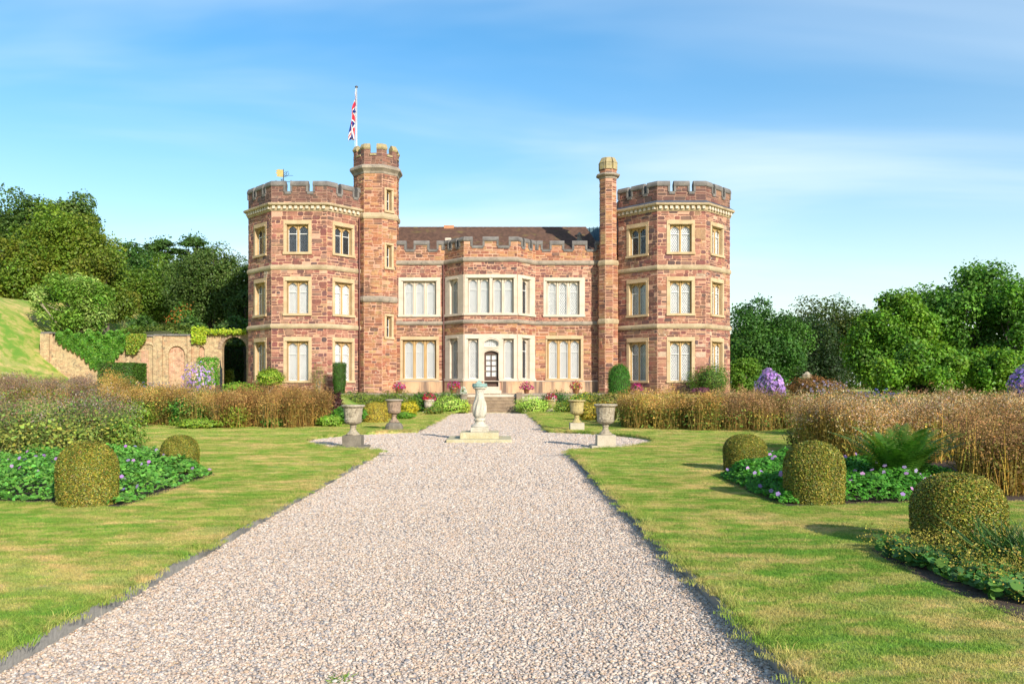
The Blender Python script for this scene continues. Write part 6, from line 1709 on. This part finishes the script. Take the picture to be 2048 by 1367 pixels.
# fern
def fern(x, y, z, label, nfr, ln, seed, pal):
    rg = np.random.default_rng(seed); t = thing('fern', (x, y, z), label, 'fern'); vm = VM()
    for i in range(nfr):
        a = rg.uniform(0, 2 * math.pi); el = rg.uniform(1.0, 1.52); l = ln * rg.uniform(.7, 1.1)
        out = np.array([math.cos(a), math.sin(a), 0]); pts = []
        m_ = 34
        base = np.array([x, y, z]) + out * rg.uniform(.0, .16)
        for k in range(m_ + 1):
            s = k / m_; pts.append(base + out * (l * (math.cos(el) * s + .30 * s ** 2.2)) + np.array([0, 0, l * (math.sin(el) * s - .32 * s ** 2.6)]))
        pts = np.array(pts); d = nv(np.diff(pts, axis=0)); side = nv(np.cross(d, np.array([0, 0, 1.])))
        up = np.cross(side, d)
        col = np.array(pal[rg.integers(0, len(pal))]) * rg.uniform(.8, 1.2)
        for k in range(2, m_):
            wl_ = l * .15 * math.sin(math.pi * min(1, (k / m_) ** .75 * 1.02)) ** .8 + .01
            for sg in (1, -1):
                dd = nv(side[k] * sg + d[k] * .35 - up[k] * .1); b0 = pts[k]; w = d[k] * (l / m_ * .30)
                vm.add(np.array([[b0 - w, b0 + dd * wl_ * .55 - w * .8, b0 + dd * wl_, b0 + w]]), (col * rg.uniform(.85, 1.15))[None])
        vm.blades(pts[:1], (pts[-1] - pts[0])[None] * .4, .012, (col * .9)[None], rg, .0)
    vm.build('fronds', 'leaf', t)
fx_, fy_ = G(1830, 985, .1)
fern(fx_, fy_ + .5, .1, 'big dark green fern with arching fronds in front of the dried flowers', 64, 1.28, 401, [(.04, .10, .02), (.055, .125, .022), (.03, .08, .018), (.06, .10, .022)])
fern(X(1300, 33), 32.0, .1, 'small fern at the foot of the dried perennials near the pale urn', 16, .8, 402, [(.05, .11, .03), (.06, .13, .03)])
# lady's mantle in the corner bed
def mantle(poly, n, label, seed):
    rg = np.random.default_rng(seed); t = thing('leafy_plant', (*np.array(poly).mean(0), LAWN_Z), label, 'plant'); vm = VM()
    P = sample(rg, poly, n); C = np.concatenate([P, (LAWN_Z + rg.uniform(.02, .13, n))[:, None]], 1)
    vm.discs(C, rg.normal(0, .4, (n, 3)) + np.array([0, -.35, 1]), .078 * rg.uniform(.55, 1.3, n), tint(rg, n, [(.045, .105, .05), (.06, .13, .055), (.05, .10, .035), (.08, .14, .05)], .18), rg, 10, .12)
    vm.build('leaves', 'leaf', t)
    vm = VM(); k = n // 9; S = C[rg.permutation(n)[:k]]; D = np.stack([rg.normal(0, .08, k), rg.normal(-.03, .08, k), rg.uniform(.05, .15, k)], 1)
    tip = vm.blades(S, D, .006, tint(rg, k, [(.14, .17, .04)], .2), rg, .1)
    j = 34; T = np.repeat(tip, j, 0) + rg.normal(0, .045, (k * j, 3))
    vm.leaves(T, rg.normal(size=(k * j, 3)), .016 * rg.uniform(.6, 1.4, k * j), tint(rg, k * j, [(.34, .30, .05), (.42, .36, .07), (.28, .22, .05)], .2), rg, .8)
    vm.build('flower_sprays', 'petal', t)
mantle([G(1775, 1112, .1), G(1860, 1150, .1), G(1990, 1205, .1), G(2090, 1215, .1), G(2090, 1150, .1), G(2000, 1120, .1), G(1900, 1118, .1)], 900, 'scalloped grey green leafy plant with frothy yellow flowers before the nearest box dome', 501)
mantle([G(1745, 1098, .1), G(1790, 1128, .1), G(1850, 1140, .1), G(1850, 1105, .1)], 140, 'small patch of scalloped leaves at the tip of the corner bed', 502)
vm = VM(); k = 420; x0, y0 = G(2055, 1155, .1)
P = np.stack([x0 + rg.normal(.05, .13, k), y0 + rg.normal(.15, .2, k), np.full(k, LAWN_Z)], 1)
D = np.stack([rg.normal(-.05, .14, k), rg.normal(-.05, .12, k), rg.uniform(.25, .50, k)], 1)
vm.blades(P, D, .016, tint(rg, k, [(.03, .06, .025), (.04, .08, .03), (.02, .045, .03)], .2), rg, .35)
sb = thing('strappy_plant', (x0, y0, LAWN_Z), 'clump of dark strap leaves at the picture edge beside the nearest box dome', 'plant')
vm.build('blades', 'leaf', sb)
# clematis on supports
def clematis(px, py0, py1, wpx, Y, zb, label, n, cols, seed, poles=False):
    rg = np.random.default_rng(seed); x = X(px, Y); t = thing('clematis', (x, Y, zb), label, 'clematis', 'lilac clematis on supports')
    z0, z1 = zc(py0, Y), zc(py1, Y); r = wpx * Y / F / 2; cz = (z0 + z1) / 2; hz_ = (z1 - z0) / 2
    u = nv(rg.normal(size=(n * 3, 3))); P = np.array([x, Y, cz]) + u * np.array([r, r, hz_]) * rg.uniform(.6, 1.02, (n * 3, 1))
    vm = VM(); vm.leaves(P, u + rg.normal(0, .5, (n * 3, 3)), .07 * rg.uniform(.6, 1.3, n * 3), tint(rg, n * 3, [(.06, .11, .03), (.08, .14, .04)], .2), rg); vm.build('foliage', 'leaf', t)
    u = nv(rg.normal(size=(n, 3)) + np.array([0, -.35, .1])); bm = 1 + .12 * np.sin(u @ rg.normal(0, 4, 3)); P = np.array([x, Y, cz]) + u * bm[:, None] * np.array([r, r, hz_]) * rg.uniform(.85, 1.1, (n, 1))
    vm = VM(); c = tint(rg, n, cols, .12); fn = nv(u + rg.normal(0, .3, (n, 3))); T = rg.normal(size=(n, 3)); T = nv(T - (T * fn).sum(1, keepdims=True) * fn); B = np.cross(fn, T)
    s = .062 * rg.uniform(.7, 1.2, n)
    for k in range(5):
        a = 2 * math.pi * k / 5; d = T * math.cos(a) + B * math.sin(a); w = np.cross(fn, d)
        vm.add(np.stack([P, P + d * (s * .6)[:, None] + w * (s * .36)[:, None], P + d * s[:, None], P + d * (s * .6)[:, None] - w * (s * .36)[:, None]], 1), c)
    vm.build('flowers', 'petal', t)
    for k in range(3):
        a = k * 2.1; mb = MB(); mb.tube([(x + r * .55 * math.cos(a), Y + r * .55 * math.sin(a), zb), (x + r * .1 * math.cos(a), Y + r * .1 * math.sin(a), z1 - .1)], .035 if poles else .02, 6); mb.build('pole', 'cane', t)
    return t
LIL = [(.42, .24, .62), (.50, .30, .68), (.36, .20, .58), (.56, .36, .72)]
clematis(1540, 800, 741, 56, 36, .4, 'dense dome of lilac clematis rising from the border in front of the dark lime tree', 900, LIL, 601)
clematis(2055, 806, 728, 64, 30, .4, 'lilac clematis cut by the picture edge under the maple', 700, [(.34, .22, .62), (.42, .28, .68), (.28, .2, .6)], 602)
clematis(396, 790, 727, 62, 45, .95, 'loose lilac clematis on tripod poles near the archway', 260, LIL, 603, True)
# globe thistles and other clumps
def thistle(px, py0, py1, wpx, Y, zb, label, n, seed, fc, green=[(.05, .11, .04), (.07, .13, .05)]):
    rg = np.random.default_rng(seed); x = X(px, Y); t = thing('globe_thistle', (x, Y, zb), label, 'thistle', 'globe thistles in the borders')
    r = wpx * Y / F / 2; h = zc(py1, Y) - zb
    a = rg.uniform(0, 6.28, n); q = np.sqrt(rg.uniform(0, 1, n)); B = np.stack([x + r * .7 * q * np.cos(a), Y + r * .5 * q * np.sin(a), np.full(n, zb)], 1)
    D = np.stack([r * .35 * q * np.cos(a) + rg.normal(0, .04, n), rg.normal(0, .1, n), h * rg.uniform(.68, 1.0, n)], 1)
    vm = VM(); tip = vm.blades(B, D, .016, tint(rg, n, green, .2), rg, .05)
    k = 16; q = rg.uniform(.1, .8, n * k)[:, None]; S = np.repeat(B, k, 0) + np.repeat(D, k, 0) * q + rg.normal(0, .09, (n * k, 3))
    vm.leaves(S, rg.normal(0, .6, (n * k, 3)) + np.array([0, -.4, .6]), .15 * rg.uniform(.6, 1.3, n * k), tint(rg, n * k, green, .2), rg, .4); vm.build('foliage', 'leaf', t)
    vm = VM(); k = 22; u = nv(rg.normal(size=(n * k, 3))); vm.leaves(np.repeat(tip, k, 0) + u * .034, u, .034, tint(rg, n * k, fc, .2), rg, .8); vm.build('flower_heads', 'petal', t)
BLU = [(.22, .20, .34), (.28, .24, .36), (.17, .17, .30)]
thistle(1652, 850, 760, 84, 25.2, .1, 'tall globe thistles with grey violet heads beside the lilac dome', 60, 701, [(.34, .28, .38), (.28, .22, .36), (.4, .34, .42)])
thistle(1722, 830, 774, 46, 25.6, .1, 'smaller globe thistles between the tall thistles and the maple', 30, 702, BLU)
thistle(1770, 825, 777, 60, 26.0, .1, 'deep blue globe thistles in front of the maple', 36, 703, [(.10, .12, .30), (.14, .16, .36)])
thistle(298, 800, 762, 90, 42, .8, 'blue globe thistles in front of the square hedge', 40, 704, BLU)
thistle(372, 850, 768, 56, 33, .2, 'green globe thistle clump standing among the rusty perennials', 30, 705, BLU, [(.05, .11, .05), (.07, .14, .06)])
# terrace foot planting
def mound(px, py_base, py_top, wpx, Y, zb, label, n, leaf, pal, seed, name='perennial_clump', cat='plant', m='leaf', asp=.6, jit=.14):
    return gshrub(name, label, cat, px, py_base, py_top, wpx, Y, zb, 'round', n, leaf, pal, seed, m=m, jit=jit, asp=asp, core='core', group='plants along the terrace foot')
SED = [(.26, .33, .10), (.33, .38, .14), (.18, .27, .07), (.38, .40, .18)]
mound(900, 826, 795, 62, 47.0, 0, 'pale green flowering sedum mound on the sundial side of the steps', 3600, .075, SED, 801)
mound(928, 826, 803, 24, 47.2, 0, 'small yellow green sedum touching the steps', 1100, .07, [(.25, .27, .05), (.3, .3, .07)], 809)
mound(1063, 826, 795, 62, 47.0, 0, 'pale green flowering sedum mound on the conifer side of the steps', 3600, .075, SED, 802)
mound(1130, 826, 806, 50, 46.6, 0, 'pale sedum with ochre skirt beside the yellow lichened flower urn', 2400, .075, SED + [(.34, .24, .04)], 803)
mound(846, 826, 786, 62, 48.6, 0, 'dark green glossy bush against the terrace wall behind the cream flower urn', 4200, .10, [(.03, .08, .02), (.045, .10, .022), (.06, .12, .03)], 804)
mound(900, 800, 786, 60, 49.0, .2, 'low dark green bush under the scarlet pot', 2200, .09, [(.05, .11, .025), (.07, .13, .03)], 805)
mound(1110, 822, 785, 60, 48.9, 0, 'dark green rounded bush against the terrace wall behind the yellow flower urn', 3600, .09, [(.025, .07, .02), (.035, .085, .022)], 806)
mound(1170, 830, 787, 70, 46.0, .2, 'mixed green bush with small yellow flowers before the terrace', 3800, .09, [(.06, .12, .03), (.08, .14, .03), (.34, .27, .06)], 807)
mound(1215, 835, 788, 70, 43.0, .3, 'loose russet and green clump between terrace and far border', 3400, .09, [(.13, .10, .04), (.20, .13, .06), (.09, .11, .03)], 808)
mound(722, 835, 785, 80, 44.0, .3, 'yellow green grassy clump below the flag tower', 4200, .10, [(.11, .14, .03), (.08, .12, .03), (.15, .15, .04)], 810, asp=.3)
mound(788, 835, 784, 80, 45.0, .2, 'olive green grassy bush before the terrace wall', 4200, .10, [(.10, .13, .025), (.13, .14, .03), (.07, .11, .025)], 811, asp=.3)
mound(818, 830, 803, 34, 41.5, .1, 'golden yellow bush behind the rosy urn', 2400, .07, [(.36, .26, .03), (.42, .30, .05), (.26, .22, .04)], 812)
mound(808, 840, 824, 36, 37.0, .1, 'low green herbs at the lawn edge behind the rosy urn', 1500, .07, [(.08, .16, .03), (.11, .19, .04)], 813)
mound(868, 830, 813, 34, 43.0, .1, 'green and russet cushion beside the cream flower urn', 1500, .07, [(.09, .15, .03), (.16, .12, .04), (.07, .13, .03)], 814)
mound(700, 850, 815, 60, 32.5, .1, 'fresh green leafy clump behind the grey carved urn', 3400, .09, [(.06, .15, .03), (.08, .17, .035), (.05, .12, .04)], 815)
mound(660, 856, 832, 42, 30.5, .1, 'low lime green leaves at the foot of the rusty perennials', 1600, .09, [(.13, .20, .04), (.17, .23, .05)], 816)
mound(545, 858, 836, 34, 30.0, .1, 'rounded green leafy plant in front of the rusty perennials', 1500, .08, [(.05, .14, .03), (.07, .17, .04)], 817)
mound(400, 857, 838, 84, 29.5, .1, 'low yellow green leaves edging the border below the thistles', 2600, .09, [(.13, .18, .03), (.10, .16, .03), (.17, .19, .04)], 818)
mound(775, 775 + 60, 826, 1, 36.0, .1, 'tiny green tuft on the lawn edge', 60, .05, [(.08, .15, .03)], 819) if False else None
mound(1265, 862, 838, 40, 30.5, .1, 'low green leaves under the dried perennials beside the pale urn', 1300, .08, [(.05, .12, .03), (.07, .14, .03)], 820)
mound(405, 800, 778, 120, 44.0, .85, 'violet grey flowered mound in front of the garden wall', 3200, .09, [(.14, .12, .14), (.10, .12, .06), (.2, .15, .2)], 821)
mound(470, 812, 783, 90, 40.0, .7, 'olive brown clump behind the rusty perennials below the archway', 3200, .09, [(.16, .15, .04), (.22, .16, .06), (.12, .14, .04)], 822)
mound(1690, 812, 785, 70, 38.5, .6, 'dull green bushy growth behind the tall thistles', 3000, .1, [(.06, .09, .025), (.08, .1, .03)], 823)
mound(1850, 818, 790, 260, 42, .4, 'olive undergrowth between the dried flowers and the maples', 7000, .1, [(.10, .12, .03), (.14, .13, .04), (.07, .1, .025)], 824)
mound(2010, 825, 790, 160, 40, .4, 'brown green undergrowth below the clematis at the picture edge', 5000, .1, [(.11, .11, .03), (.15, .12, .04), (.07, .09, .025)], 825)

# green clumps that break the dried masses
def tuft_plant(px, py_base, py_top, wpx, Y, zb, label, n, leaf, pal, seed, asp=.45):
    return gshrub('leafy_clump', label, 'plant', px, py_base, py_top, wpx, Y, zb, 'round', n, leaf, pal, seed, m='leaf', jit=.24, asp=asp, group='green clumps among the dried perennials')
GC = [(.05, .12, .03), (.07, .15, .035), (.09, .15, .04)]
tuft_plant(372, 852, 800, 58, 31.0, .1, 'tall mid green clump under the thistle heads in the rusty border', 1800, .12, GC, 901)
tuft_plant(270, 845, 806, 66, 30.5, .1, 'dull green clump at the end of the rusty border near the leafy perennials', 1600, .11, [(.10, .14, .03), (.14, .15, .035)], 902)
tuft_plant(470, 854, 812, 40, 29.6, .1, 'small yellow green clump in the middle of the rusty border', 1000, .10, [(.16, .17, .03), (.12, .15, .03)], 903)
tuft_plant(1420, 860, 812, 46, 29.2, .1, 'green ferny clump in the middle of the golden brown border', 1300, .11, GC, 904, .3)
tuft_plant(1352, 860, 822, 34, 29.0, .1, 'narrow olive clump in the golden brown border near the pale urn', 900, .10, [(.12, .14, .03), (.09, .13, .03)], 905)
tuft_plant(1560, 858, 800, 44, 29.4, .1, 'olive green clump below the lilac dome', 1200, .11, [(.11, .14, .03), (.15, .15, .04)], 906)
tuft_plant(1655, 862, 805, 74, 24.6, .1, 'leafy green base of the tall thistles at the corner of the dried mass', 2000, .10, GC, 907)
tuft_plant(1612, 905, 858, 60, 19.6, .1, 'dark seeding clump at the lawn corner of the dried mass', 1500, .07, [(.08, .08, .03), (.12, .10, .04), (.06, .08, .025)], 908)
tuft_plant(1985, 900, 838, 70, 18.6, .1, 'yellow green grassy clump inside the dried mass near the picture edge', 1600, .09, [(.20, .21, .035), (.15, .18, .03)], 909, .2)
tuft_plant(180, 870, 812, 90, 21.0, .1, 'bluish green leafy clump rising through the mauve seed heads', 2000, .10, [(.06, .12, .05), (.08, .14, .05)], 910)
tuft_plant(250, 905, 840, 60, 17.6, .1, 'loose green stems at the lawn end of the leafy perennials', 1300, .08, [(.09, .15, .04), (.14, .17, .045)], 911)
# ------------------------------------------------------------------ gravel pebbles and grass blades (uncountable)
rg = np.random.default_rng(9)
def raw_mesh(name, v, f, m, smooth=False):
    me = bpy.data.meshes.new(name); me.from_pydata(v, [], f); me.materials.append(MATS[m])
    if smooth: me.polygons.foreach_set('use_smooth', [True] * len(me.polygons))
    me.update(); return bpy.data.objects.new(name, me)
peb = []
for k in range(7):
    mb = MB(); ph = rg.uniform(0, 6, 4)
    mb.lathe([(.02, -.55), (.55, -.4), (.92, -.08), (.95, .15), (.6, .45), (.02, .56)], 0, 0, 8, lambda a, z: 1 + .16 * math.sin(2 * a + ph[0]) + .10 * math.sin(3 * a + ph[1] + z))
    peb.append(raw_mesh('pebble', mb.v, mb.f, 'pebble', True))
def pebbles():
    out = []
    for (y0, y1, den) in ((3.2, 6.0, 4200), (6.0, 9.0, 3300), (9.0, 13.0, 2300), (13.0, 19.0, 1100)):
        n = int((PR - PL) * (y1 - y0) * den)
        out.append(np.stack([rg.uniform(PL + .03, PR - .03, n), rg.uniform(y0, y1, n), rg.uniform(-.001, .006, n)], 1))
    n = int((2 * CR) ** 2 * 620); q = np.stack([rg.uniform(CX - CR, CX + CR, n), rg.uniform(CY - CR, CY + CR, n), rg.uniform(-.001, .006, n)], 1); out.append(q[((q[:, 0] - CX) ** 2 + (q[:, 1] - CY) ** 2) < CR ** 2])
    n = int((PR - PL) * 20 * 420); out.append(np.stack([rg.uniform(PL + .03, PR - .03, n), rg.uniform(27.6, 47.6, n), rg.uniform(-.001, .006, n)], 1))
    return np.concatenate(out)
P = pebbles(); n = len(P)
scatter('gravel_pebbles', P, rg.uniform(0, 6.28, n), rg.gamma(9, .0088 / 9, n) * (1 + .085 * np.clip(P[:, 1] - 8, 0, 16)), peb, 'stuff', 'loose pale pink, cream and grey gravel stones on the path', 'gravel', rg.normal(0, .5, n))
def tuft(n, size, h0, h1, w, seed):
    r = np.random.default_rng(seed); v = []; f = []
    for i in range(n):
        x, y = r.uniform(-size / 2, size / 2, 2); a = r.uniform(0, 6.28); h = r.uniform(h0, h1); ln = r.normal(0, .8, 2) * h
        dx_, dy_ = math.cos(a) * w / 2, math.sin(a) * w / 2; k = len(v)
        v += [(x - dx_, y - dy_, -.01), (x + dx_, y + dy_, -.01), (x + ln[0] * .4 + dx_ * .7, y + ln[1] * .4 + dy_ * .7, h * .6), (x + ln[0] * .4 - dx_ * .7, y + ln[1] * .4 - dy_ * .7, h * .6), (x + ln[0], y + ln[1], h)]
        f += [(k, k + 1, k + 2, k + 3), (k + 3, k + 2, k + 4)]
    return raw_mesh('grass_tuft', v, f, 'blade')
def keep_lawn(P):
    r2 = (P[:, 0] - CX) ** 2 + (P[:, 1] - CY) ** 2
    k = ((P[:, 0] < PL - .0) | (P[:, 0] > PR + .0)) & (r2 > (CR + .02) ** 2)
    for b in (BED_L, BED_R, BED_N): k &= ~in_poly(P, [(x + (.0), y) for x, y in b])
    k &= ~((P[:, 1] > 28) & (np.abs(P[:, 0] + .62) > 5.5 + .0 * P[:, 1]) & (P[:, 1] > 33))
    vis = np.abs(P[:, 0] + .1) < .66 * P[:, 1] + .5
    return k & vis
src = [tuft(330, .30, .008, .022, .0045, 70 + k) for k in range(4)]
pts = []
for (y0, y1, sp) in ((3.3, 14.0, .155), (14.0, 24.0, .24), (24.0, 46.0, .36)):
    gx = np.arange(-17, 17, sp); gy_ = np.arange(y0, y1, sp)
    q = np.stack(np.meshgrid(gx, gy_), -1).reshape(-1, 2) + rg.uniform(-sp / 2, sp / 2, (len(gx) * len(gy_), 2)); pts.append(q[keep_lawn(q)])
q = np.concatenate(pts); n = len(q)
P = np.concatenate([q, np.full((n, 1), LAWN_Z)], 1)
scatter('grass', P, rg.uniform(0, 6.28, n), rg.uniform(.8, 1.2, n) * (1 + .032 * np.maximum(0, P[:, 1] - 10)), src, 'stuff', 'short mown grass blades of the two lawns', 'grass')
# longer grass hanging over the lawn edges
src = [tuft(26, .10, .03, .075, .005, 90 + k) for k in range(4)]
pts = []
for e in (EDGE_L, EDGE_R):
    for (x0, y0), (x1, y1) in zip(e[:-1], e[1:]):
        if y1 < 2.5 or y0 > 46: continue
        l = math.hypot(x1 - x0, y1 - y0); k = max(1, int(l / (.045 if y0 < 20 else .08)))
        s = -1 if e is EDGE_L else 1
        for i in range(k):
            t_ = rg.uniform(); pts.append((x0 + (x1 - x0) * t_ + s * rg.uniform(-.01, .05), y0 + (y1 - y0) * t_, LAWN_Z - rg.uniform(0, .035)))
P = np.array(pts); n = len(P)
scatter('grass_fringe', P, rg.uniform(0, 6.28, n), rg.uniform(.6, 1.25, n) * (1 + .02 * np.maximum(0, P[:, 1] - 10)), src, 'stuff', 'ragged longer grass fringing the lawn edges along the gravel', 'grass')

# a weed in the gravel
vm = VM(); x0, y0 = G(678, 1361); k = 60
vm.blades(np.stack([x0 + rg.normal(0, .025, k), y0 + rg.normal(0, .03, k), np.zeros(k)], 1), np.stack([rg.normal(0, .03, k), rg.normal(0, .03, k), rg.uniform(.01, .03, k)], 1), .007, tint(rg, k, [(.09, .15, .03), (.12, .17, .04)], .2), rg, .3)
wd = thing('weed', (x0, y0, 0), 'single tiny green weed growing in the gravel path', 'weed')
vm.build('leaves', 'leaf', wd)
